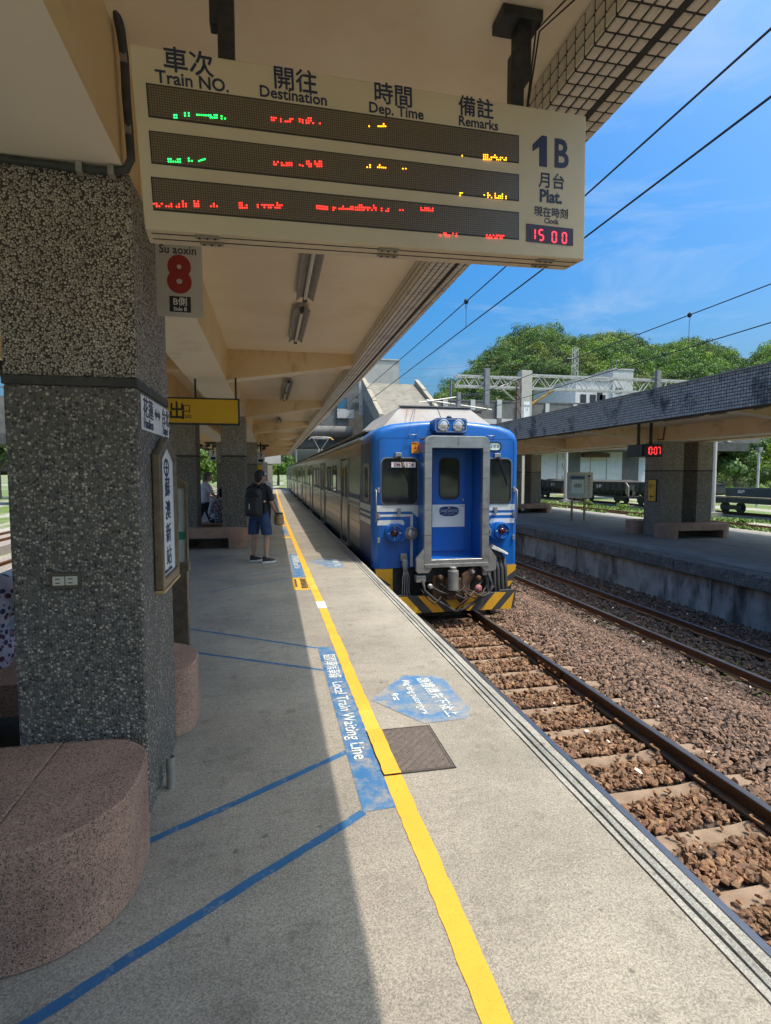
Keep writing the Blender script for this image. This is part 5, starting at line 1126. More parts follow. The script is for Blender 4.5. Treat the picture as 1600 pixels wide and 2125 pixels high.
MB().box(-30,60,YB,YB+6,4.55,5.6).build('deck_girder', MAT['bridge_dark'], br); MB().tube([(-20,YB-.2,6.2),(8.6,YB-.2,6.2)], .62, 14).build('round_beam', MAT['bridge_grey'], br, smooth=40)
def patch(px0, py0, px1, py1, mat, name='wall_panel', y=YB, th=.2, parent=br):
    a = onY(px0,py0,y); b_ = onY(px1,py1,y); return MB().box(min(a.x,b_.x),max(a.x,b_.x),y,y+th,min(a.z,b_.z),max(a.z,b_.z)).build(name, MAT[mat], parent)
MB().box(-30,8.3,YB+.3,YB+5.8,5.6,9.2).build('corridor_wall', MAT['bridge_grey'], br); MB().box(16.0,62,YB+.3,YB+5.8,5.6,9.95).build('corridor_wall', MAT['bridge_grey'], br); MB().box(8.3,16,YB+1.6,YB+5.8,5.6,11.4).build('corridor_wall', MAT['bridge_grey'], br)
for a in (920,977,1032): patch(a,829,a+9,868,'bridge_white','white_strip',YB+.05)
patch(990,869,1031,880,'bridge_white','white_strip',YB+.06); patch(1041,869,1064,880,'bridge_white','white_strip',YB+.06); patch(1031,880,1041,892,'bridge_white','white_strip',YB+.04); patch(1032,868,1041,880,'bridge_grey','wall_panel',YB+.02)
for a in range(0,9): 
    x = 28+a*3.6; MB().box(x,x+.5,YB+.1,YB+.29,5.7,9.9).build('white_strip', MAT['bridge_white'], br)
MB().box(-30,60,YB+.25,YB+.32,9.95,10.1).build('coping', MAT['bridge_grey'], br)
patch(700,848,735,868,'bridge_white','white_strip',YB+.05); patch(745,852,775,862,'bridge_white','white_strip',YB+.05); patch(745,800,756,856,'bridge_white','white_strip',YB+.03); patch(720,835,745,850,'bridge_grey','wall_panel',YB+.03)
patch(700,826,719,848,'blue_glass','window',YB+.1)
st = thing('stair_house', 'sloping concrete stair housing with stepped parapet beside a tall pale block', 'building', (13,YB-6,0))
za = onY(757,795,60).z; zc = onY(795,868,50).z; xa_, xb_ = 10.1, 15.6; Y1, Y2 = 59.8, 49.6
sl = MB(); sl.prism([(xa_,Y1,za-.5),(xa_,Y2,zc-.5),(xa_,Y2,zc),(xa_,Y1,za)][::-1], (xb_-xa_,0,0)); sl.build('sloping_roof', MAT['stair_concrete'], st)
for x in (xa_-.45, xb_+.02):
    for k in range(3):
        f0, f1 = k/3, (k+1)/3; y0_, y1_ = Y1+(Y2-Y1)*f0, Y1+(Y2-Y1)*f1; z0_, z1_ = za+(zc-za)*f0, za+(zc-za)*f1
        MB().prism([(x,y0_,z0_-1.1),(x,y1_,z1_-1.1),(x,y1_,z1_+.35+.10*(2-k)),(x,y0_,z0_+.35+.10*(2-k))][::-1], (.42,0,0)).build('parapet', MAT['parapet'], st)
MB().prism([(xa_-.3,Y1,4.6),(xa_-.3,Y2,4.6),(xa_-.3,Y2,zc-1.1),(xa_-.3,Y1,za-1.1)][::-1], (.25,0,0)).build('side_wall', MAT['bridge_grey'], st)
MB().prism([(xb_+.1,Y1,4.6),(xb_+.1,Y2,4.6),(xb_+.1,Y2,zc-1.1),(xb_+.1,Y1,za-1.1)][::-1], (.25,0,0)).build('side_wall', MAT['bridge_grey'], st)
MB().box(xa_-.04,xb_+.09,Y2+.1,Y2+.4,2.0,zc-.5).build('end_wall', MAT['bridge_grey'], st)
tb = thing('lift_tower', 'tall pale concrete block rising above the stair housing', 'building', (13,YB+2,0))
a = onY(745,745,YB+3); b_ = onY(828,745,YB+3); c = onY(828,800,YB+3)
MB().box(a.x,b_.x,YB+3,YB+9,5,a.z).build('wall', MAT['block_white'], tb); MB().box(a.x-.1,b_.x+.1,YB+2.9,YB+9.1,a.z,a.z+.12).build('coping', MAT['bridge_white'], tb)
MB().box(b_.x-3.2,b_.x-2.0,YB+2.97,YB+2.99,8.5,10.2).build('window', MAT['blue_glass'], tb)
# ---------------------------------------------------------------- white buildings, mast
wb = thing('white_building', 'white flat-roofed building partly hidden by the gantry below the hill', 'building', (60,95,0))
a, b_, c, d = onY(1195,790,95), onY(1232,788,95), onY(1270,770,95), onY(1312,768,95)
MB().box(a.x,c.x,95,112,-1.4,19.2).build('wall', MAT['bridge_white'], wb); MB().box(c.x,d.x,94.6,110,-1.4,21.3).build('wall', MAT['bridge_white'], wb)
MB().box(a.x-.2,c.x-.02,94.8,112,19.2,19.5).build('roof_edge', MAT['block_white'], wb); MB().box(c.x-.1,d.x+.1,94.5,110,21.3,21.6).build('roof_edge', MAT['block_white'], wb)
for k in range(3): MB().box(a.x+1+k*2,a.x+2.2+k*2,94.9,95,15,16.6).build('window', MAT['side_glass'], wb)
MB().box(c.x-3,c.x-1.9,94.9,95,13.8,17).build('window', MAT['side_glass'], wb); MB().box(c.x+.6,c.x+2,94.5,94.6,17,18).build('louvre', MAT['bridge_grey'], wb)
for dx in (.8,1.6,3): MB().tube([(c.x+dx,96,21.5),(c.x+dx,96,23.2+dx*.3)], .05, 5).build('antenna', MAT['pole_grey'], wb)
ms = thing('lattice_mast', 'thin white lattice radio mast before the wooded hill', 'mast', (64.5,110,-1.4))
xm, ztm = 64.55, 28.8; 
for sx_, sy_ in ((-.6,-.6),(.6,-.6),(.6,.6),(-.6,.6)): MB().tube([(xm+sx_,110+sy_,-1.4),(xm+sx_*.7,110+sy_*.7,ztm)], .07, 4).build('leg', MAT['bridge_white'], ms)
for k in range(22):
    z = -1.4+k*1.37
    for sy_ in (-.55,.55): MB().tube([(xm-.55,110+sy_,z),(xm+.55,110+sy_,z+1.37)] if k%2 else [(xm+.55,110+sy_,z),(xm-.55,110+sy_,z+1.37)], .05, 4).build('brace', MAT['bridge_white'], ms)
for z in (26.5,22.5): MB().box(xm-1.9,xm-.5,109.9,110.1,z,z+.12).build('cross_arm', MAT['bridge_white'], ms)

dp = thing('depot_building', 'long pale blue-grey depot wall behind the coal wagons', 'building', (50,80,-1.4))
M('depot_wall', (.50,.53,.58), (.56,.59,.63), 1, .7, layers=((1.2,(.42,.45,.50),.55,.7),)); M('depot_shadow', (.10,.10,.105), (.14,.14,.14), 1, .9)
YQ = 80; x0, x1 = onY(1100,950,YQ).x, onY(1340,950,YQ).x
MB().box(x0-8,x1+.5,YQ,YQ+20,-1.4,10).build('wall', MAT['depot_wall'], dp)
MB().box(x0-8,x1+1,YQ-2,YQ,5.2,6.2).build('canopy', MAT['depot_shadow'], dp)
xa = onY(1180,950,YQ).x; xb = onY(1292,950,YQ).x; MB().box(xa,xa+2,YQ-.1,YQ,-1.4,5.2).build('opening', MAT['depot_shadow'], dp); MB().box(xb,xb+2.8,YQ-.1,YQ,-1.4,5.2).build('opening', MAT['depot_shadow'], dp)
for k in range(10): x = x0-7+k*2.9; MB().box(x,x+.07,YQ-.05,YQ-.01,-1.4,5.2).build('wall_joint', MAT['bridge_grey'], dp)
xr = onY(1258,950,YQ).x; MB().box(xa+2.1,xr,YQ-1,YQ-.1,4.3,4.9).build('rusty_gutter', MAT['coupler_rust'], dp)

# ---------------------------------------------------------------- coal hopper wagons
M('wagon_black', (.020,.020,.021), (.042,.042,.043), 3, .6, layers=((6,(.09,.085,.08),.62,.75),)); M('wagon_tan', (.25,.21,.15), (.31,.26,.19), 5, .8); M('coal_load', (.025,.022,.02), (.06,.05,.04), 12, .95); M('wagon_navy', (.025,.035,.05), (.04,.05,.065), 3, .55)
XW = 33.8
def bogie(t, y):
    m_ = MB(); m_.box(XW-1.0,XW-.86,y-.95,y+.95,-.95,-.62); b = m_.build('bogie', MAT['wagon_black'], t, bevel=.04)
    for d in (-.68,.68): MB().disc((XW-.82,y+d,-.80),(1,0,0),.40,.12,16).build('wheel', MAT['wagon_black'], b)
def hopper(label, y0, y1, num=None):
    t = thing('hopper_wagon', label, 'wagon', (XW,(y0+y1)/2,-1.2), 'black hopper wagons')
    zt, zs, zb2 = .80, .10, -.62; h = 1.25
    m_ = MB(); a, b_ = y0+.9, y1-.9
    m_.add([(XW-h,y0+.5,zt),(XW+h,y0+.5,zt),(XW+h,y1-.5,zt),(XW-h,y1-.5,zt),(XW-h,y0+.5,zs),(XW+h,y0+.5,zs),(XW+h,y1-.5,zs),(XW-h,y1-.5,zs),(XW-.7,a+.6,zb2),(XW+.7,a+.6,zb2),(XW+.7,b_-.6,zb2),(XW-.7,b_-.6,zb2)],
           [(0,1,2,3),(0,4,5,1),(1,5,6,2),(2,6,7,3),(3,7,4,0),(4,8,9,5),(5,9,10,6),(6,10,11,7),(7,11,8,4),(8,11,10,9)]); m_.build('hopper', MAT['wagon_black'], t)
    for y in np.arange(y0+.8,y1-.6,.95): MB().box(XW-h-.05,XW-h,y-.04,y+.04,zs-.5,zt).build('side_rib', MAT['wagon_black'], t)
    MB().box(XW-h-.06,XW+h+.06,y0+.45,y1-.45,zt,zt+.08).build('rim', MAT['wagon_black'], t); m_ = MB(); m_.prism([(XW-1.1,y0+.7,zt+.08),(XW+1.1,y0+.7,zt+.08),(XW,y0+1.6,zt+.26)], (0,y1-y0-2.4,0)); m_.build('coal_heap', MAT['coal_load'], t)
    MB().box(XW-1.15,XW+1.15,y0,y1,-.62,-.45).build('sole_bar', MAT['wagon_black'], t)
    for yy, s in ((y0+.05,1),(y1-.05,-1)):
        m_ = MB(); m_.prism([(XW-1.1,yy,-.45),(XW-1.1,yy,.45),(XW-1.1,yy+s*.45,.86),(XW-1.1,yy+s*.45,-.2)] if s > 0 else [(XW-1.1,yy,-.45),(XW-1.1,yy-.45,-.2),(XW-1.1,yy-.45,.86),(XW-1.1,yy,.45)], (.1,0,0)); m_.build('end_panel', MAT['wagon_tan'], t)
    bogie(t, y0+1.5); bogie(t, y1-1.5)
    if num: text(num, .42, MAT['white_ink'], t, frame_m((XW-h-.012,(y0+y1)/2+.6,.28),(0,-1,0),(0,0,1)), .02)
hopper('black hopper wagon left of the far yellow sign', 45.8, 54.6, '2089'); hopper('black hopper wagon behind the notice board posts', 55.2, 64, '2071'); hopper('black hopper wagon just right of the far bench, last in view', 64.6, 73.4); hopper('black hopper wagon with tan ends beside the dark-sided pillar', 36.6, 45.3)
gw_ = thing('gondola_wagon', 'low dark gondola wagon numbered 3029 at the right edge', 'wagon', (XW,31,-1.2))
MB().box(XW-1.2,XW+1.2,22,36.2,-.45,-.12).build('sole_bar', MAT['wagon_black'], gw_); MB().box(XW-1.25,XW-1.15,22,34.4,.02,.62).build('side_panel', MAT['wagon_navy'], gw_); MB().box(XW+1.15,XW+1.25,22,34.4,.02,.62).build('side_panel', MAT['wagon_navy'], gw_); MB().box(XW-1.14,XW+1.14,22,36,-.12,.0).build('floor', MAT['wagon_tan'], gw_)
MB().box(XW-1.14,XW+1.14,34.3,34.4,.02,.62).build('end_panel', MAT['wagon_navy'], gw_); bogie(gw_, 34.2); bogie(gw_, 24); text('3029', .30, MAT['white_ink'], gw_, frame_m((XW-1.262,33.35,.28),(0,-1,0),(0,0,1)), .02)

# ---------------------------------------------------------------- catenary masts among the sidings
def mast(label, x, y, h):
    t = thing('catenary_mast', label, 'mast', (x,y,-1.4), 'concrete catenary masts')
    MB().tube([(x,y,-1.4),(x,y,h)], [.20,.15], 10).build('post', MAT['gantry_post'], t, smooth=40)
    for k in range(6): MB().tube([(x-.3,y,-.5+k*1.3),(x-.45,y,.2+k*1.3)], .04, 4).build('lattice', MAT['rail_rust'], t)
    MB().tube([(x,y,5.2),(x-2.6,y,5.9)], .05, 6).build('arm', MAT['gantry_steel'], t); MB().tube([(x,y,4.4),(x-2.6,y,5.6)], .05, 6).build('arm', MAT['gantry_steel'], t)
    MB().box(x-.5,x+.5,y-.5,y+.5,-1.45,-1.15).build('footing', MAT['old_concrete'], t); return t
p = onZ(1173,1042,-1.4); mast('concrete catenary mast behind the far platform notice board', p.x, p.y, 7); p = onZ(1480,1058,-1.4); mast('concrete catenary mast right of the dark-sided pillar', 31.5, onX(1480,1000,31.5).y, 8)
t = thing('lamp_pole', 'slim pale pole before the trees at the right edge', 'pole', (46,45,-1.4)); p = onX(1572,1012,44); MB().tube([(44,p.y,-1.4),(44,p.y,3.9)], .10, 8).build('post', MAT['bridge_white'], t); MB().box(43.8,44.2,p.y-.2,p.y+.2,3.7,4.1).build('head', MAT['pole_grey'], t)

# ---------------------------------------------------------------- fittings of the far platform
sg = thing('notice_board', 'two-post notice board showing 1033 on the far platform', 'notice board', (12.9,20.6,DZ))
pa, pb = onZ(1186,1078,DZ), onZ(1213,1083,DZ); YN = (pa.y+pb.y)/2
A, B = onY(1178,980,YN), onY(1228,1033,YN); M('board_pale', (.50,.48,.42), (.56,.54,.48), 3, .6); M('board_glass', (.30,.37,.40), (.40,.47,.49), 3, .15); M('ink_blue', (.03,.07,.22), None, rough=.5); M('ice_blue', (.52,.62,.66), None, rough=.3)
MB().box(A.x,B.x,YN-.05,YN+.05,B.z,A.z).build('frame', MAT['board_pale'], sg, bevel=.01)
xm_ = A.x+(B.x-A.x)*.68; MB().box(A.x+.05,xm_,YN-.056,YN-.045,B.z+.06,A.z-.08).build('glass', MAT['board_glass'], sg); MB().box(A.x+.10,xm_-.02,YN-.058,YN-.055,A.z-.28,A.z-.16).build('blue_header', MAT['ink_blue'], sg); MB().box(A.x+.16,xm_-.05,YN-.0585,YN-.055,B.z+.20,A.z-.32).build('poster', MAT['ice_blue'], sg)
text('1033', .20, MAT['ink_black'], sg, front((A.x+xm_)/2+.04,YN-.060,(A.z+B.z)/2-.09), .03, .95, 'CENTER')
for k, ch in enumerate('蘇澳新站公告'): text(ch, .085, MAT['ink_navy'], sg, front((xm_+B.x)/2,YN-.052,A.z-.33-.13*k), .01, 1, 'CENTER')
MB().disc(((xm_+B.x)/2,YN-.0505,A.z-.16),(0,-1,0),.06,.004,14).build('emblem', MAT['ink_navy'], sg)
for pq in (onY(1187,1040,YN),onY(1213,1040,YN)): MB().box(pq.x-.035,pq.x+.035,YN-.03,YN+.03,DZ,B.z).build('post', MAT['bronze_frame'], sg)
ck = thing('platform_clock', 'black digital clock reading 10:07 in red under the far canopy', 'clock', (10.2,13.3,2.1))
M('clock_black', (.012,.014,.018), None, rough=.35); M('seg_red2', (.4,.01,.02), None, rough=.4, emit=((1,.04,.05),1.1))
A, B = onY(1338,921,13.3), onY(1375,948,13.3); a0 = onY(1321,923,13.9)
MB().box(A.x-.0,B.x,13.3,14.05,B.z,A.z).build('case', MAT['clock_black'], ck, bevel=.02); MB().box(A.x-.03,A.x,13.36,13.99,B.z+.02,A.z-.02).build('side_face', MAT['clock_black'], ck)
u, v = Vector((1,0,0)), Vector((0,0,1)); wd = (B.x-A.x)
for k, ch in enumerate('1007'): digit(ch, Vector((A.x+wd*(.10,.27,.54,.73)[k],13.297,B.z+.07)), u, v, .072, .19, .020, (MAT['seg_red2'],MAT['clock_black']), ck, False)
for dz_ in (.12,.20): MB().disc((A.x+wd*.475,13.2985,B.z+dz_),(0,-1,0),.014,.002,8).build('colon', MAT['seg_red2'], ck)
for x in (A.x+.06,B.x-.12): MB().box(x-.03,x+.03,13.62,13.68,A.z,DZ+CZ).build('hanger', MAT['black_metal'], ck)
ys_ = thing('arrow_sign', 'upright yellow exit sign with a left arrow on the far platform pillar', 'sign', (11.66,14.9,.8))
A, B = onX(1347,996,11.66), onX(1361,1040,11.66)
MB().box(11.645,11.679,B.y-.02,A.y+.02,B.z-.02,A.z+.02).build('frame', MAT['navy_frame'], ys_); MB().box(11.640,11.646,B.y,A.y,B.z,A.z).build('face', MAT['exit_yellow'], ys_)
text('出', .17, MAT['ink_black'], ys_, frame_m((11.639,A.y-.03,A.z-.25),(0,-1,0),(0,0,1)), .02, .8); text('口', .12, MAT['ink_black'], ys_, frame_m((11.639,A.y-.19,A.z-.22),(0,-1,0),(0,0,1)), .0, .8)
yc_ = (A.y+B.y)/2; MB().prism([(11.639,yc_+.10,B.z+.14),(11.639,yc_+.03,B.z+.20),(11.639,yc_+.03,B.z+.155),(11.639,yc_-.10,B.z+.155),(11.639,yc_-.10,B.z+.125),(11.639,yc_+.03,B.z+.125),(11.639,yc_+.03,B.z+.08)], (-.001,0,0)).build('arrow', MAT['ink_black'], ys_)
for k, (a, b_) in enumerate((((1470,868),(1590,846)),((1375,878),(1455,858)),((1200,899),(1255,890)),((1155,905),(1195,898)))):
    A, B = onX(a[0],a[1],9.6), onX(b_[0],b_[1],9.6)
    t = thing('fluorescent_light', ['dark strip light at the right end under the far canopy edge','dark strip light right of the far clock under the canopy edge','dark strip light left of the far clock under the canopy edge','dark strip light nearest the train under the far canopy'][k], 'light', (9.6,(A.y+B.y)/2,DZ+CZ), 'strip lights under the far canopy')
    MB().box(9.52,9.68,B.y,A.y,DZ+CZ-.10,DZ+CZ-.002).build('housing', MAT['dark_conduit'], t); MB().tube([(9.6,B.y+.05,DZ+CZ-.115),(9.6,A.y-.05,DZ+CZ-.115)], .016, 8).build('tube', MAT['grey_fixture'], t)
for k, pts in enumerate((((1600,856),(1380,884),(1376,912),(1360,913)),((1260,893),(1170,906),(1163,930),(1150,931)))):
    t = thing('cable_conduit', ['dark conduit along the far canopy beam right of the clock','dark conduit along the far canopy beam near the notice board'][k], 'cable', onX(*pts[0],11.6), 'conduits on the far canopy beam'); MB().tube([onX(*p,11.64) for p in pts], .022, 6).build('pipe', MAT['dark_conduit'], t)
# ---------------------------------------------------------------- wooded hill
def leafmat(name):
    m, t, b = nodes(name); MAT[name] = m
    a = t.nodes.new('ShaderNodeAttribute'); a.attribute_name = 'tint'
    t.links.new(a.outputs['Color'], b.inputs['Base Color']); b.inputs['Roughness'].default_value = .6; b.inputs['Specular IOR Level'].default_value = .35
    tr = t.nodes.new('ShaderNodeBsdfTranslucent'); t.links.new(mix(t, 1., a.outputs['Color'], (1.2,1.3,.6), 'MULTIPLY'), tr.inputs['Color'])
    ms_ = t.nodes.new('ShaderNodeMixShader'); ms_.inputs[0].default_value = .28; out = t.nodes['Material Output']
    t.links.new(b.outputs[0], ms_.inputs[1]); t.links.new(tr.outputs[0], ms_.inputs[2]); t.links.new(ms_.outputs[0], out.inputs['Surface']); return m
leafmat('leaf')
GREENS = np.array([(.058,.105,.022),(.085,.15,.025),(.12,.20,.035),(.045,.085,.03),(.15,.215,.04),(.17,.20,.06),(.055,.09,.035),(.10,.16,.055)])
def crown(c, R, n, leaf, col, lobes=15, flat=.75):
    """leaf-clump quads over a lumpy crown: returns verts (n,4,3) and tint (n,3)"""
    c = np.array(c); L = RNG.normal(0,1,(lobes,3)); L /= np.linalg.norm(L,axis=1,keepdims=True); L[:,2] = L[:,2]*.8+.12
    L *= (RNG.uniform(.40,.80,(lobes,1))); lr = RNG.uniform(.22,.42,lobes)
    k = RNG.integers(0,lobes,n); d = RNG.normal(0,1,(n,3)); d[:,2] += .35; d /= np.linalg.norm(d,axis=1,keepdims=True)
    P = (L[k]+d*(lr[k]*RNG.uniform(.72,1.06,n))[:,None])*np.array([1,1,flat])*R
    nn = d+RNG.normal(0,.45,(n,3)); nn /= np.linalg.norm(nn,axis=1,keepdims=True)
    u = np.cross(nn, RNG.normal(0,1,(n,3))); u /= np.linalg.norm(u,axis=1,keepdims=True); v = np.cross(nn,u)
    s = leaf*RNG.uniform(.55,1.3,n)[:,None]; a = u*s; b = v*s*RNG.uniform(.5,1,n)[:,None]
    Q = np.stack([P-a-b*.3,P+b*-.9+a*.1,P+a+b*.2,P-a*.1+b],1)+c
    lob = RNG.uniform(.62,1.35,lobes); t = col[None]*lob[k][:,None]*RNG.uniform(.75,1.3,(n,1))
    return Q, t
def leaf_object(name, Qs, Ts, parent=None, kind=None):
    Q = np.concatenate(Qs); T = np.concatenate(Ts); n = len(Q)
    L = np.array(rootloc(parent)) if parent is not None else np.zeros(3)
    V = (Q-L).reshape(-1,3); me = bpy.data.meshes.new(name); me.vertices.add(len(V)); me.vertices.foreach_set('co', V.ravel().astype(np.float32))
    me.loops.add(n*4); me.loops.foreach_set('vertex_index', np.arange(n*4,dtype=np.int32)); me.polygons.add(n); me.polygons.foreach_set('loop_start', np.arange(0,n*4,4,dtype=np.int32)); me.update(calc_edges=True)
    at = me.attributes.new('tint','FLOAT_COLOR','POINT'); c = np.ones((n,4,4),np.float32); c[:,:,:3] = T[:,None,:]; at.data.foreach_set('color', c.ravel())
    me.materials.append(MAT['leaf']); o = link(name, me, None, parent)
    if kind: o['kind'] = kind
    return o
bR = [-.6,-.2,.10,.17,.2335,.34,.412,.46,.51,.59,.666,.76,.854,.948,.985,1.04,1.2,1.6]; zR = [2,2,6,14,24,39,51,57,61,56,59,54,57,52,46,56,60,62]
def hill_z(x, y):
    b = x/np.maximum(y,1); r = np.hypot(x,y); rr = 200*np.sqrt(1+b*b); r0 = np.interp(b,[-.6,.15,.35,.6,.9,1.2],[170,160,140,118,96,92])
    t = np.clip((r-r0)/(rr-r0),0,1.6); s = np.where(t<1, 1-(1-np.minimum(t,1))**1.7, 1-.5*(t-1)); z = (np.interp(b,bR,zR)-6)*s
    return -1.46+np.where(r < r0, -.3, z)+.0
bs = np.linspace(-.6,1.5,85); ts = np.linspace(0,1.5,26); V = []
for b in bs:
    r0 = float(np.interp(b,[-.6,.15,.35,.6,.9,1.2],[170,160,140,118,96,92])); rr = 200*math.sqrt(1+b*b)
    for t_ in ts:
        r = r0+(rr-r0)*t_; y = r/math.sqrt(1+b*b); x = b*y; V.append((x,y,float(hill_z(np.array(x),np.array(y)))))
nt_ = len(ts); m_ = MB(); m_.add(V, [(i*nt_+j,(i+1)*nt_+j,(i+1)*nt_+j+1,i*nt_+j+1) for i in range(len(bs)-1) for j in range(nt_-1)])
M('hill_ground_shade', (.022,.035,.012), (.045,.06,.02), .2, .95); h_ = m_.build('hill', MAT['hill_ground_shade']); h_['kind'] = 'structure'  # dark green stands in for shade in the gaps between crowns
Qs, Ts = [], []
def plant(b, t_, R, n, leaf, ci=None, lift=.45):
    r0 = float(np.interp(b,[-.6,.15,.35,.6,.9,1.2],[170,160,140,118,96,92])); rr = 200*math.sqrt(1+b*b); r = r0+(rr-r0)*t_; y = r/math.sqrt(1+b*b); x = b*y
    col = GREENS[RNG.integers(0,len(GREENS)) if ci is None else ci]*RNG.uniform(.8,1.45)
    q, t = crown((x,y,float(hill_z(np.array(x),np.array(y)))+R*lift), R, n, leaf, col); Qs.append(q); Ts.append(t)
b = .13
while b < 1.16:                                    # ridge first: uneven tops
    plant(b, RNG.uniform(.93,1.04), RNG.uniform(3.2,5.8), 880, .21, RNG.choice([0,3,6,7]), RNG.uniform(.3,.9)); b += RNG.uniform(.009,.017)
for row in np.linspace(.03,.94,20):
    b = .12+RNG.uniform(0,.02)
    while b < 1.16:
        plant(b, row+RNG.uniform(-.03,.03), RNG.uniform(2.5,4.9), 640, .20 if row > .3 else .19); b += RNG.uniform(.013,.028)
leaf_object('hill_forest', Qs, Ts, None, 'stuff')
Qs, Ts = [], []                                    # unseen woods added behind the viewer for the cab windows to reflect
for k in range(70):
    x = -120+k*4.6+RNG.uniform(-2,2); y = -130+RNG.uniform(-12,12); q, t = crown((x,y,5+RNG.uniform(-2,4)), RNG.uniform(7,11), 380, .9, GREENS[RNG.integers(0,8)]); Qs.append(q); Ts.append(t)
leaf_object('unseen_woods', Qs, Ts, None, 'stuff')
# ---------------------------------------------------------------- single trees one can tell apart
M('bark', (.10,.075,.055), (.17,.13,.10), 12, .9, bumpv=(30,.6,.02))
def tree(label, x, y, h, R, ci, n=2600, leaf=.22, z=-1.45, name='broadleaf_tree', lobes=16, group=None):
    t = thing(name, label, 'tree', (x,y,z), group)
    m_ = MB(); top = z+h*.72; m_.tube([(x,y,z),(x+.1,y,z+h*.25),(x-.05,y+.1,z+h*.5),(x,y,top)], [R*.07,R*.055,R*.04,R*.015], 8); m_.build('trunk', MAT['bark'], t)
    for k in range(5):
        a = k*1.257+random.random(); s = z+h*random.uniform(.3,.5); m_ = MB(); m_.tube([(x,y,s),(x+R*.3*math.cos(a),y+R*.3*math.sin(a),s+h*.14),(x+R*.62*math.cos(a),y+R*.62*math.sin(a),s+h*.26)], [R*.035,R*.025,R*.01], 6); m_.build('limb', MAT['bark'], t)
    q, tt = crown((x,y,z+h-R*.72), R, n, leaf, GREENS[ci]*1.0, lobes, .78); leaf_object('crown', [q], [tt], t); return t
def bush(label, x, y, R, ci, n=900, leaf=.14, z=-1.45): 
    t = thing('bush', label, 'bush', (x,y,z), 'bushes beside the sidings'); m_ = MB(); m_.tube([(x,y,z),(x,y,z+R*.6)],[R*.06,R*.02],6); m_.build('stem', MAT['bark'], t)
    q, tt = crown((x,y,z+R*.45), R, n, leaf, GREENS[ci], 10, .7); leaf_object('foliage', [q], [tt], t)
def gx(px_, y): return onY(px_,1000,y).x
tree('rounded pale green tree just right of the concrete mast by the wagons', gx(1525,62), 62, 7.2, 3.7, 7, 5200, .20)
tree('dark tree behind the slim pole at the right edge', gx(1592,74), 74, 10.5, 5.2, 0, 5200, .26)
tree('tall bright green tree above the wagons at the right edge', gx(1560,86), 86, 13.5, 6.0, 2, 5200, .30)
tree('dark green tree left of the rounded pale tree', gx(1478,80), 80, 11.5, 5.5, 3, 5200, .28)
tree('bright tree at the far right edge behind the gondola wagon', gx(1640,60), 60, 8.6, 4.4, 4, 4200, .22)
bush('bright bush at the foot of the trees by the slim pole', gx(1590,52), 52, 1.9, 4, 2000); bush('low bush right of the dark-sided pillar beyond the wagons', gx(1500,56), 56, 1.6, 1, 1600)
bush('yellow-green weed clump beside the gondola wheels', gx(1438,28.6), 28.6, .42, 4, 500, .06, -1.3); bush('yellow-green weed clump in front of the far hopper wheels', gx(1295,42), 42, .55, 4, 500, .07, -1.3); bush('small weed clump by the notice board posts', gx(1222,46), 46, .6, 5, 500, .07, -1.3); bush('small weed clump at the siding by the right edge', gx(1545,27), 27, .35, 1, 400, .06, -1.35)
tree('leafy green tree seen between the near pillars behind the white shirted man', -9.8, 84, 8.0, 4.6, 2, 3600, .26); tree('second green tree seen between the near pillars', -14.5, 96, 10, 5.5, 1, 3600, .3); tree('green tree beyond the end of the near platform', 1.6, 150, 9, 5.5, 1, 2600, .35); tree('pale green tree beyond the train on the left', -2.6, 140, 8, 4.8, 4, 2600, .35)
tree('large tree on the left horizon past the platform', -34, 78, 11, 6, 0, 2600, .35); tree('green tree on the far left horizon', -46, 84, 12, 6, 2, 2600, .35)
# far gantry under the bridge
fg = thing('far_gantry', 'thin far gantry framed under the overbridge', 'gantry', (6,150,-1.4))
for z in (8.2,9.4): MB().box(-8,22,150,150.2,z,z+.22).build('chord', MAT['pole_grey'], fg)
for x in (-8,6.5,22): MB().box(x-.2,x+.2,150,150.3,-1.4,10).build('post', MAT['pole_grey'], fg)
for k in range(20): MB().tube([(-8+k*1.5,150.1,8.3),(-7.25+k*1.5,150.1,9.5)], .06, 4).build('brace', MAT['pole_grey'], fg)
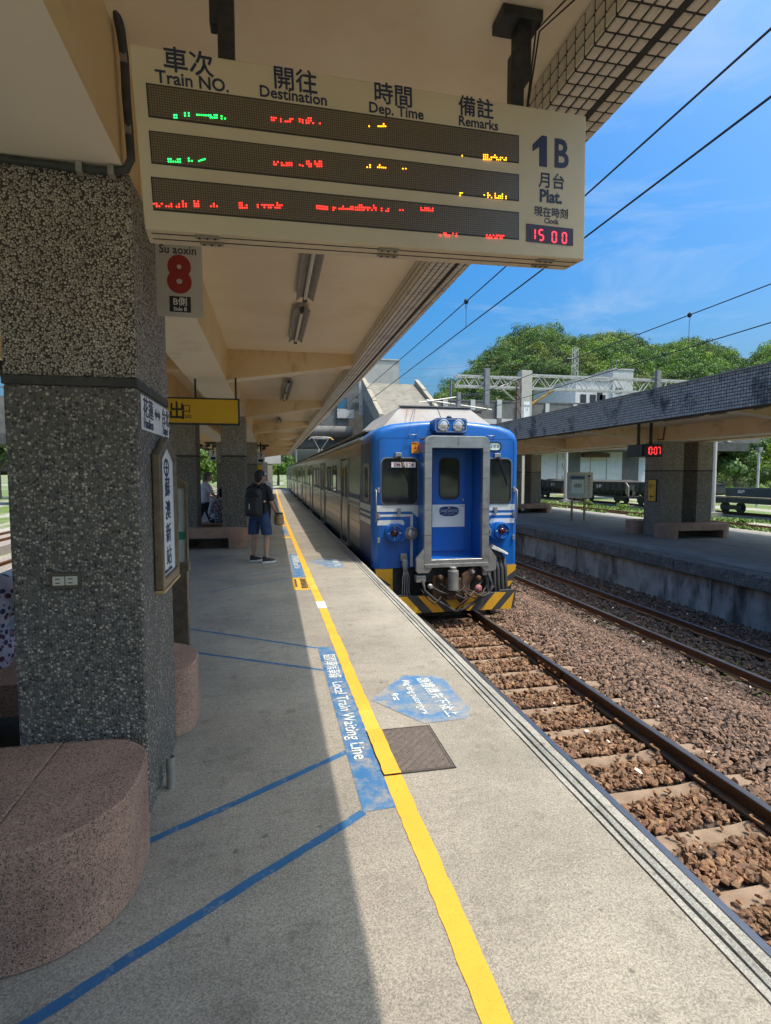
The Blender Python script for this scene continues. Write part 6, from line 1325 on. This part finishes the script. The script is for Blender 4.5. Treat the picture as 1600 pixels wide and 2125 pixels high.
# far end of the near platform: white cabin, signs
cb = thing('platform_cabin', 'small white cabin under the far end of the near canopy', 'cabin', (.2,45,0))
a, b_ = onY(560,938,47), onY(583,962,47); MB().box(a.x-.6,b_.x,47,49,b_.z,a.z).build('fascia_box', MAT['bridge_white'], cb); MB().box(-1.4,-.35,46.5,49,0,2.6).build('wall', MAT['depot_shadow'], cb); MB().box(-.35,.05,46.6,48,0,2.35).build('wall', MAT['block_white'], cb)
for k, (pxa, Y, num) in enumerate((((541,940),23.9,'7'),((442,935),23.9,'7'))):
    p = onY(*pxa,Y); t = thing('car_number_sign', ['small hanging sign with number 7 past the backpack man','small hanging sign with number 7 seen between the near pillars'][k], 'sign', (p.x,Y,p.z), 'number 7 signs')
    MB().box(p.x-.16,p.x+.16,Y-.02,Y+.02,p.z-.42,p.z+.02).build('plate', MAT['white_sign'], t); text('7', .24, MAT['ink_black'], t, front(p.x,Y-.021,p.z-.2), .03, 1, 'CENTER'); MB().box(p.x-.10,p.x+.10,Y-.0225,Y-.0205,p.z-.38,p.z-.26).build('black_panel', MAT['ink_black'], t)
    MB().box(p.x-.03,p.x+.03,Y-.02,Y+.02,p.z+.02,CZ).build('hanger', MAT['black_metal'], t)
    c_ = thing('security_camera', ['cluster of dark cameras above the number 7 sign by the backpack man','cluster of dark cameras above the number 7 sign between the pillars'][k], 'camera', (p.x,Y-.3,p.z+.2), 'platform cameras')
    for dx in (-.2,.12): MB().tube([(p.x+dx,Y-.45,p.z+.16),(p.x+dx+.05,Y-.15,p.z+.22)], .07, 8).build('camera_body', MAT['dark_conduit'], c_)
    MB().box(p.x-.3,p.x+.35,Y-.3,Y-.2,p.z+.26,p.z+.34).build('bar', MAT['dark_conduit'], c_)
p = onY(551,960,33.4); t = thing('arrow_sign', 'small yellow sign on the far pillar of the near platform', 'sign', (p.x,33.4,p.z)); MB().box(-.86,-.56,33.48,33.54,1.5,2.15).build('face', MAT['exit_yellow'], t); MB().prism([(-.71,33.478,1.6),(-.66,33.478,1.72),(-.695,33.478,1.72),(-.695,33.478,1.85),(-.725,33.478,1.85),(-.725,33.478,1.72),(-.76,33.478,1.72)][::-1],(0,-.002,0)).build('arrow', MAT['ink_black'], t)
# ---------------------------------------------------------------- people
M('skin', (.42,.235,.155), (.46,.27,.185), 9, .55); M('hair_black', (.006,.006,.006), (.012,.011,.011), 60, .6, stretch=(1,1,.15)); M('hair_grey', (.05,.047,.045), (.10,.095,.09), 80, .55)
M('tee_dark', (.018,.020,.027), (.03,.032,.04), 12, .9, bumpv=(14,.35,.02)); M('shorts_navy', (.016,.040,.105), (.028,.06,.14), 7, .85, bumpv=(11,.4,.02)); M('shirt_white', (.52,.50,.55), (.62,.60,.64), 6, .85, bumpv=(10,.4,.02)); M('trouser_black', (.012,.012,.014), (.022,.022,.024), 8, .85, bumpv=(10,.3,.02))
M('shoe_black', (.015,.015,.017), (.03,.03,.03), 30, .7); M('sole_white', (.60,.60,.58), (.70,.70,.68), 20, .6); M('bag_black', (.012,.013,.015), (.022,.023,.026), 18, .65, bumpv=(60,.2,.004)); M('bag_tan', (.30,.195,.095), (.36,.24,.125), 14, .8, bumpv=(30,.25,.006)); M('silver_logo', (.6,.6,.6), None, rough=.3, metal=.6); M('strap_black', (.01,.01,.011), None, rough=.8); M('cap_white', (.66,.65,.62), None, rough=.8)
def floral():
    m, t, b = nodes('floral_cloth'); MAT['floral_cloth'] = m; co = coords(t)
    v = t.nodes.new('ShaderNodeTexVoronoi'); v.inputs['Scale'].default_value = 26; t.links.new(co, v.inputs['Vector'])
    f = remap(t, v.outputs['Distance'], .42,.50); sp = t.nodes.new('ShaderNodeSeparateColor'); t.links.new(v.outputs['Color'], sp.inputs[0])
    pet = mix(t, remap(t, sp.outputs[0], .45,.55), (.035,.04,.10), (.10,.03,.05)); t.links.new(mix(t, f, pet, (.42,.39,.47)), b.inputs['Base Color']); b.inputs['Roughness'].default_value = .85
floral()
def remesh(name, m_, mat, parent, voxel=.012, it=6):
    L = rootloc(parent); me = bpy.data.meshes.new('tmp'); me.from_pydata([(x-L.x,y-L.y,z-L.z) for x,y,z in m_.v], [], m_.f); me.update()
    bm = bmesh.new(); bm.from_mesh(me); bmesh.ops.recalc_face_normals(bm, faces=bm.faces); bm.to_mesh(me); bm.free()
    o = bpy.data.objects.new('tmp', me); COL.objects.link(o)
    r = o.modifiers.new('r','REMESH'); r.mode = 'VOXEL'; r.voxel_size = voxel
    s = o.modifiers.new('s','SMOOTH'); s.factor = .5; s.iterations = it
    dg = bpy.context.evaluated_depsgraph_get(); m2 = bpy.data.meshes.new_from_object(o.evaluated_get(dg)); bpy.data.objects.remove(o); bpy.data.meshes.remove(me)
    m2.name = name; m2.materials.clear(); m2.materials.append(MAT[mat]); m2.shade_smooth(); return link(name, m2, None, parent)
def ell(m_, rings, T, seg=16):
    """stack of ellipses (x,y,z,rx,ry) in local space, closed"""
    n = len(rings); V = []
    for x,y,z,rx,ry in rings: V += [T @ Vector((x+rx*math.cos(k*2*math.pi/seg), y+ry*math.sin(k*2*math.pi/seg), z)) for k in range(seg)]
    m_.add(V, [(i*seg+k,i*seg+(k+1)%seg,(i+1)*seg+(k+1)%seg,(i+1)*seg+k) for i in range(n-1) for k in range(seg)]+[tuple(range(seg-1,-1,-1)),tuple(range((n-1)*seg,n*seg))])
def limb(m_, pts, rad, T, seg=12):
    """tube through points with rounded ends"""
    P = [Vector(p) for p in pts]; d0 = (P[0]-P[1]).normalized(); d1 = (P[-1]-P[-2]).normalized()
    P = [P[0]+d0*rad[0]*.6]+P+[P[-1]+d1*rad[-1]*.6]; R = [rad[0]*.55]+list(rad)+[rad[-1]*.55]
    m_.tube([T @ p for p in P], R, seg)
def head(m_, c, T, turn=0.0, sc=1.0):
    """skull, jaw, nose, ears; c = centre of the head; face looks along local +y turned by turn"""
    H = T @ Matrix.Translation(c) @ Matrix.Rotation(turn,4,'Z') @ Matrix.Diagonal((sc,sc,sc,1))
    ell(m_, [(0,.0,-.115,.030,.035),(0,.022,-.108,.044,.052),(0,.018,-.075,.058,.078),(0,.006,-.03,.070,.092),(0,-.004,.02,.074,.097),(0,-.008,.065,.068,.090),(0,-.008,.098,.046,.062),(0,-.008,.115,.015,.02)], H, 20)
    ell(m_, [(0,.100,-.045,.014,.010),(0,.108,-.030,.013,.014),(0,.100,.0,.008,.010),(0,.092,.02,.006,.006)], H, 8)
    for s in (-1,1): ell(m_, [(s*.074,-.008,-.035,.006,.010),(s*.080,-.010,-.012,.009,.017),(s*.079,-.012,.018,.007,.014)], H, 8)
    ell(m_, [(0,.090,-.074,.022,.008),(0,.094,-.066,.020,.008)], H, 8)
    return H
def hairmesh(H, long=0.0):
    m_ = MB(); ell(m_, [(0,-.066,-.105-long,.046,.030),(0,-.058,-.075-long,.062,.052),(0,-.046,-.04-long,.076,.070),(0,-.026,.0,.083,.092),(0,-.012,.04,.082,.103),(0,-.008,.08,.074,.096),(0,-.006,.112,.052,.072),(0,-.006,.130,.018,.026)], H, 20)
    for k in range(34):
        a = random.uniform(0,6.28); e = random.uniform(.1,1.3); d = Vector((math.cos(a)*math.cos(e)*.078,math.sin(a)*math.cos(e)*.098-.01,math.sin(e)*.115+.01)); q = d+Vector((d.x*.12,d.y*.10-.006,d.z*.06-.012))
        m_.tube([H @ (d*.9), H @ q], [.012,.004], 6)
    return m_
def hand(m_, w, d, up, T, s=1.0, curl=.5):
    """palm and five separate bent fingers; w wrist, d pointing direction, up = back of the hand"""
    w, d, up = Vector(w), Vector(d).normalized(), Vector(up); up = (up-d*up.dot(d)).normalized(); x = d.cross(up)
    limb(m_, [w, w+d*.035, w+d*.075], [.024*s,.034*s,.036*s], T, 8)
    for k,(o,l) in enumerate(((-.030,.062),(-.010,.072),(.010,.068),(.028,.052))):
        b = w+d*.082+x*o; m1 = b+(d*math.cos(curl*.6)-up*math.sin(curl*.6))*l*.5; e = m1+(d*math.cos(curl*1.6)-up*math.sin(curl*1.6))*l*.55; limb(m_, [b-d*.02,m1,e], [.0095*s,.009*s,.0075*s], T, 7)
    b = w+d*.03-x*.03; limb(m_, [b,b+d*.03-x*.028-up*.01,b+d*.058-x*.03-up*.022], [.0115*s,.0105*s,.008*s], T, 7)
def shoe(t, c, yaw, T0, mat='shoe_black', sole=True):
    S = T0 @ Matrix.Translation(c) @ Matrix.Rotation(yaw,4,'Z')
    m_ = MB(); ell(m_, [(0,.05,.025,.046,.135),(0,.045,.05,.045,.128),(0,.02,.075,.040,.095),(0,-.03,.10,.036,.052),(0,-.035,.125,.036,.045)], S, 16); o = remesh('shoe', m_, mat, t, .009, 4)
    if sole:
        m_ = MB(); ell(m_, [(0,.05,.0,.046,.138),(0,.05,.012,.050,.145),(0,.05,.032,.049,.142)], S, 18); m_.build('sole', MAT['sole_white'], o, smooth=50)
# --- man with the backpack, seen from behind
X0, Y0 = -.235, 10.33; T = Matrix.Translation((X0,Y0,0)) @ Matrix.Rotation(math.radians(-22),4,'Z')
man = thing('person', 'standing person in dark T-shirt and navy shorts carrying a black backpack', 'person', (X0,Y0,0))
b = MB(); hc = Vector((.015,.02,1.575)); H = head(b, hc, T, math.radians(-28))
limb(b, [(0,-.005,1.36),(.0,.0,1.44),(.01,.01,1.52)], [.062,.056,.056], T)
LJ = {}
for s, ft, kn in ((-1,Vector((-.135,.045,.06)),Vector((-.125,.03,.48))),(1,Vector((.150,-.055,.06)),Vector((.135,-.02,.48)))):
    limb(b, [(s*.085,0,.86),(s*.105,.0,.68),kn,kn*.55+ft*.45+Vector((0,-.012,.0)),ft+Vector((0,-.01,.10)),ft+Vector((0,-.012,.02))], [.088,.078,.054,.056,.036,.036], T)
limb(b, [(.175,-.005,1.36),(.235,-.02,1.12),(.262,.07,.985),(.27,.13,.93)], [.046,.040,.034,.026], T); hand(b, (.272,.135,.925), (.05,.5,-.65), (.9,.1,.2), T, 1.0, .9)
limb(b, [(-.175,.0,1.36),(-.235,.06,1.12),(-.13,.24,1.02),(-.08,.27,1.02)], [.046,.040,.032,.026], T); hand(b, (-.075,.275,1.02), (.8,.3,-.1), (0,.6,.6), T, 1.0, .8)
ell(b, [(0,0,.84,.15,.11),(0,0,1.0,.15,.105),(0,0,1.2,.165,.11),(0,-.005,1.33,.16,.10),(0,-.005,1.40,.10,.075)], T)
remesh('body', b, 'skin', man, .011, 5); remesh('hair', hairmesh(H), 'hair_black', man, .010, 3)
gl = MB(); 
for s in (-1,1): gl.tube([H @ Vector((s*.078,-.01,.012)), H @ Vector((s*.076,.085,.016))], .003, 5)
for s in (-1,1): gl.tube([H @ Vector((s*.034+.024*math.cos(a*.785),.108,.012+.017*math.sin(a*.785))) for a in range(9)], .0025, 5)
gl.build('glasses', MAT['ink_black'], man)
c = MB(); ell(c, [(0,0,.93,.178,.128),(0,0,1.05,.176,.124),(0,0,1.2,.186,.128),(0,-.005,1.32,.190,.122),(0,-.005,1.385,.150,.098),(0,-.003,1.43,.078,.072)], T)
for s, e in ((1,(.232,-.018,1.16)),(-1,(-.230,.045,1.16))): limb(c, [(s*.13,-.005,1.37),(s*.178,-.006,1.34),e], [.062,.068,.064], T)
remesh('t_shirt', c, 'tee_dark', man, .011, 4)
c = MB(); ell(c, [(0,0,.78,.175,.125),(0,0,.86,.185,.132),(0,0,.96,.172,.122)], T)
for s, kn in ((-1,(-.135,.02,.515)),(1,(.145,-.012,.515))): 
    ell(c, [(kn[0],kn[1],kn[2],.100,.105),((kn[0]+s*.10)/2,kn[1]*.6,.66,.102,.112),(s*.095,0,.80,.098,.122),(s*.085,0,.86,.09,.118)], T)
remesh('shorts', c, 'shorts_navy', man, .011, 3)
shoe(man, (-.135,.03,0), math.radians(-38), T); shoe(man, (.150,-.07,0), math.radians(-42), T)
for s, ft in ((-1,(-.135,.03,.10)),(1,(.15,-.07,.10))): pass
bp = thing('backpack', 'black backpack with a grey zip tag worn by the standing man', 'backpack', (X0,Y0-.2,.95))
c = MB(); ell(c, [(0,-.235,.86,.150,.085),(0,-.245,.90,.172,.115),(0,-.25,1.08,.172,.125),(0,-.24,1.24,.165,.115),(0,-.22,1.34,.125,.085),(0,-.20,1.375,.07,.05)], T, 24); remesh('main_bag', c, 'bag_black', bp, .011, 4)
c = MB(); ell(c, [(0,-.335,.90,.115,.045),(0,-.350,.94,.128,.055),(0,-.350,1.10,.125,.055),(0,-.335,1.20,.11,.045)], T, 20); pk = remesh('front_pocket', c, 'bag_black', bp, .010, 3)
P = [T @ Vector((x,-.408,z)) for x,z in ((-.02,1.0),(-.008,1.0),(-.008,1.10),(-.02,1.10))]; MB().prism(P, T.to_3x3() @ Vector((0,-.006,0))).build('zip_tag', MAT['silver_logo'], pk)
m_ = MB(); m_.tube([T @ Vector(p) for p in ((-.13,-.33,1.20),(-.10,-.345,1.26),(0,-.35,1.30),(.10,-.345,1.26),(.13,-.33,1.20))], .006, 6); m_.build('zip', MAT['strap_black'], pk)
for s in (-1,1):
    m_ = MB(); m_.tube([T @ Vector(p) for p in ((s*.075,-.17,1.36),(s*.085,-.09,1.44),(s*.10,.02,1.445),(s*.115,.12,1.36),(s*.13,.14,1.2),(s*.16,.08,1.05),(s*.16,-.12,.95))], .020, 8); m_.build('shoulder_strap', MAT['strap_black'], bp, smooth=True)
m_ = MB(); m_.tube([T @ Vector(p) for p in ((-.04,-.2,1.375),(-.03,-.21,1.42),(.03,-.21,1.42),(.04,-.2,1.375))], .010, 7); m_.build('grab_handle', MAT['strap_black'], bp, smooth=True)
ell_ = MB(); ell(ell_, [(.19,-.22,.92,.032,.032),(.192,-.22,1.08,.032,.032),(.192,-.22,1.12,.014,.014)], T, 12); ell_.build('side_bottle', MAT['strap_black'], bp, smooth=40); ell_ = MB(); ell(ell_, [(.192,-.22,1.12,.018,.018),(.192,-.22,1.15,.018,.018)], T, 10); ell_.build('bottle_cap', MAT['cap_white'], bp)
tb_ = thing('shoulder_bag', 'tan shoulder bag at the right hip of the backpack man', 'bag', (X0+.3,Y0+.15,.7))
c = MB(); S = T @ Matrix.Translation((.315,.16,0)) @ Matrix.Rotation(.5,4,'Z'); ell(c, [(0,0,.68,.075,.10),(0,0,.71,.09,.125),(0,0,.82,.088,.122),(0,0,.885,.072,.105)], S, 18); remesh('bag_body', c, 'bag_tan', tb_, .010, 4)
c = MB(); ell(c, [(0,0,.885,.078,.112),(0,0,.905,.07,.10)], S, 16); c.build('flap', MAT['bag_black'], tb_, smooth=40)
m_ = MB(); m_.tube([S @ Vector((0,.09,.89)), T @ Vector((.23,.12,1.1)), T @ Vector((.12,.13,1.3)), T @ Vector((.02,.03,1.46)), T @ Vector((-.08,-.10,1.42)), T @ Vector((-.02,-.20,1.15))], .012, 6); m_.build('strap', MAT['strap_black'], tb_, smooth=True)

# --- simpler figures further back or mostly hidden, same construction
def figure(label, x, y, yaw, top, bottom, pose, z=0, cap=False, hair='hair_black', voxel=.014, hand_side=1):
    t = thing('person', label, 'person', (x,y,z)); T = Matrix.Translation((x,y,z)) @ Matrix.Rotation(math.radians(yaw),4,'Z'); b = MB(); lean = pose.get('lean',0.0); sit = pose.get('sit',False)
    hz_ = pose.get('hip',.90); R = Matrix.Translation((0,0,hz_)) @ Matrix.Rotation(-lean,4,'X') @ Matrix.Translation((0,0,-.90)); TT = T @ R
    H = head(b, Vector((0,.03,1.555)), TT, pose.get('turn',0)); limb(b, [(0,-.005,1.34),(0,.0,1.43),(0,.01,1.50)], [.058,.053,.053], TT)
    ell(b, [(0,0,.86,.145,.105),(0,0,1.0,.14,.10),(0,0,1.2,.155,.105),(0,-.005,1.32,.15,.095),(0,-.005,1.39,.09,.07)], TT)
    for s in (-1,1):
        e = pose.get('elbow',(.24,.02,1.10)); w_ = pose.get('wrist',(.25,.12,.88)); e = Vector((s*e[0],e[1],e[2])); w_ = Vector((s*w_[0],w_[1],w_[2])); limb(b, [(s*.165,0,1.34),e,w_], [.044,.038,.027], TT); hand(b, w_, (w_-e), (s,0,.2), TT, .95, .7)
    k = pose.get('legs'); legs = []
    for s in (-1,1):
        if sit: L = [(s*.09,0,hz_),(s*.10,.40,hz_+.0),(s*.10,.42,.10)]
        else:
            st = pose.get('stride',0)*s; L = [(s*.09,0,hz_-.04),(s*.10,st*.5,.48),(s*.10,st,.10)]
        legs.append(L); limb(b, L, [.085,.056,.038], T)
    remesh('body', b, 'skin', t, voxel, 4)
    if cap:
        m_ = MB(); ell(m_, [(0,-.008,.045,.086,.108),(0,-.008,.09,.076,.098),(0,-.008,.128,.03,.04)], H, 18); cp_ = m_.build('cap', MAT['cap_white'], t, smooth=50); m_ = MB(); ell(m_, [(0,.13,.040,.06,.06),(0,.13,.052,.06,.06)], H, 14); m_.build('brim', MAT['cap_white'], cp_)
        remesh('hair', hairmesh(H @ Matrix.Diagonal((.97,.95,.80,1)), .02), hair, t, voxel, 3)
    else: remesh('hair', hairmesh(H), hair, t, voxel, 3)
    c = MB(); ell(c, [(0,0,.86,.175,.13),(0,0,1.05,.168,.122),(0,0,1.2,.18,.126),(0,-.005,1.32,.182,.118),(0,-.005,1.38,.14,.095),(0,-.003,1.42,.075,.068)], TT)
    for s in (-1,1): e = pose.get('elbow',(.24,.02,1.10)); limb(c, [(s*.12,0,1.35),(s*.168,0,1.32),(s*e[0]*.97,e[1]*.8,e[2]+.05)], [.06,.066,.060], TT)
    remesh('shirt', c, top, t, voxel, 4)
    c = MB(); ell(c, [(0,0,hz_-.12,.17,.125),(0,0,hz_,.175,.13),(0,0,hz_+.06,.165,.12)], T)
    for L in legs: limb(c, [L[0],L[1],(L[2][0],L[2][1],L[2][2]+.02)], [.105,.078,.060], T)
    remesh('trousers', c, bottom, t, voxel, 4)
    for L in legs: shoe(t, (L[2][0],L[2][1],0), 0, T, 'shoe_black', False)
    return t
p = onY(424,1040,14.75)
figure('person in a white short-sleeved shirt and black trousers walking between the pillars', p.x, 14.75, -62, 'shirt_white', 'trouser_black', {'lean':.10,'stride':.26,'elbow':(.24,.10,1.12),'wrist':(.2,.34,1.02),'turn':-.2}, hair='hair_grey')
figure('seated person in a pale top bending forward on the bench behind the pillars', onY(450,1040,14.15).x, 14.12, -8, 'shirt_white', 'trouser_black', {'sit':True,'hip':.50,'lean':.55,'elbow':(.24,.16,1.1),'wrist':(.16,.38,.98)})
figure('seated person in patterned clothes partly hidden by the second pillar', onY(461,1060,14.15).x, 14.05, 12, 'floral_cloth', 'floral_cloth', {'sit':True,'hip':.50,'lean':.15,'elbow':(.22,.10,1.1),'wrist':(.10,.34,.98)})
figure('person in a white cap and pale shirt behind the backpack man', onY(549,1000,16.6).x, 16.6, 165, 'shirt_white', 'trouser_black', {'elbow':(.22,.06,1.12),'wrist':(.12,.26,1.05),'turn':.3}, cap=True)
figure('person in a floral dress seated behind the foreground pillar at the left edge', -1.80, 3.78, 6, 'floral_cloth', 'floral_cloth', {'sit':True,'hip':.50,'lean':.05,'elbow':(.24,.08,1.1),'wrist':(.16,.30,.95)})
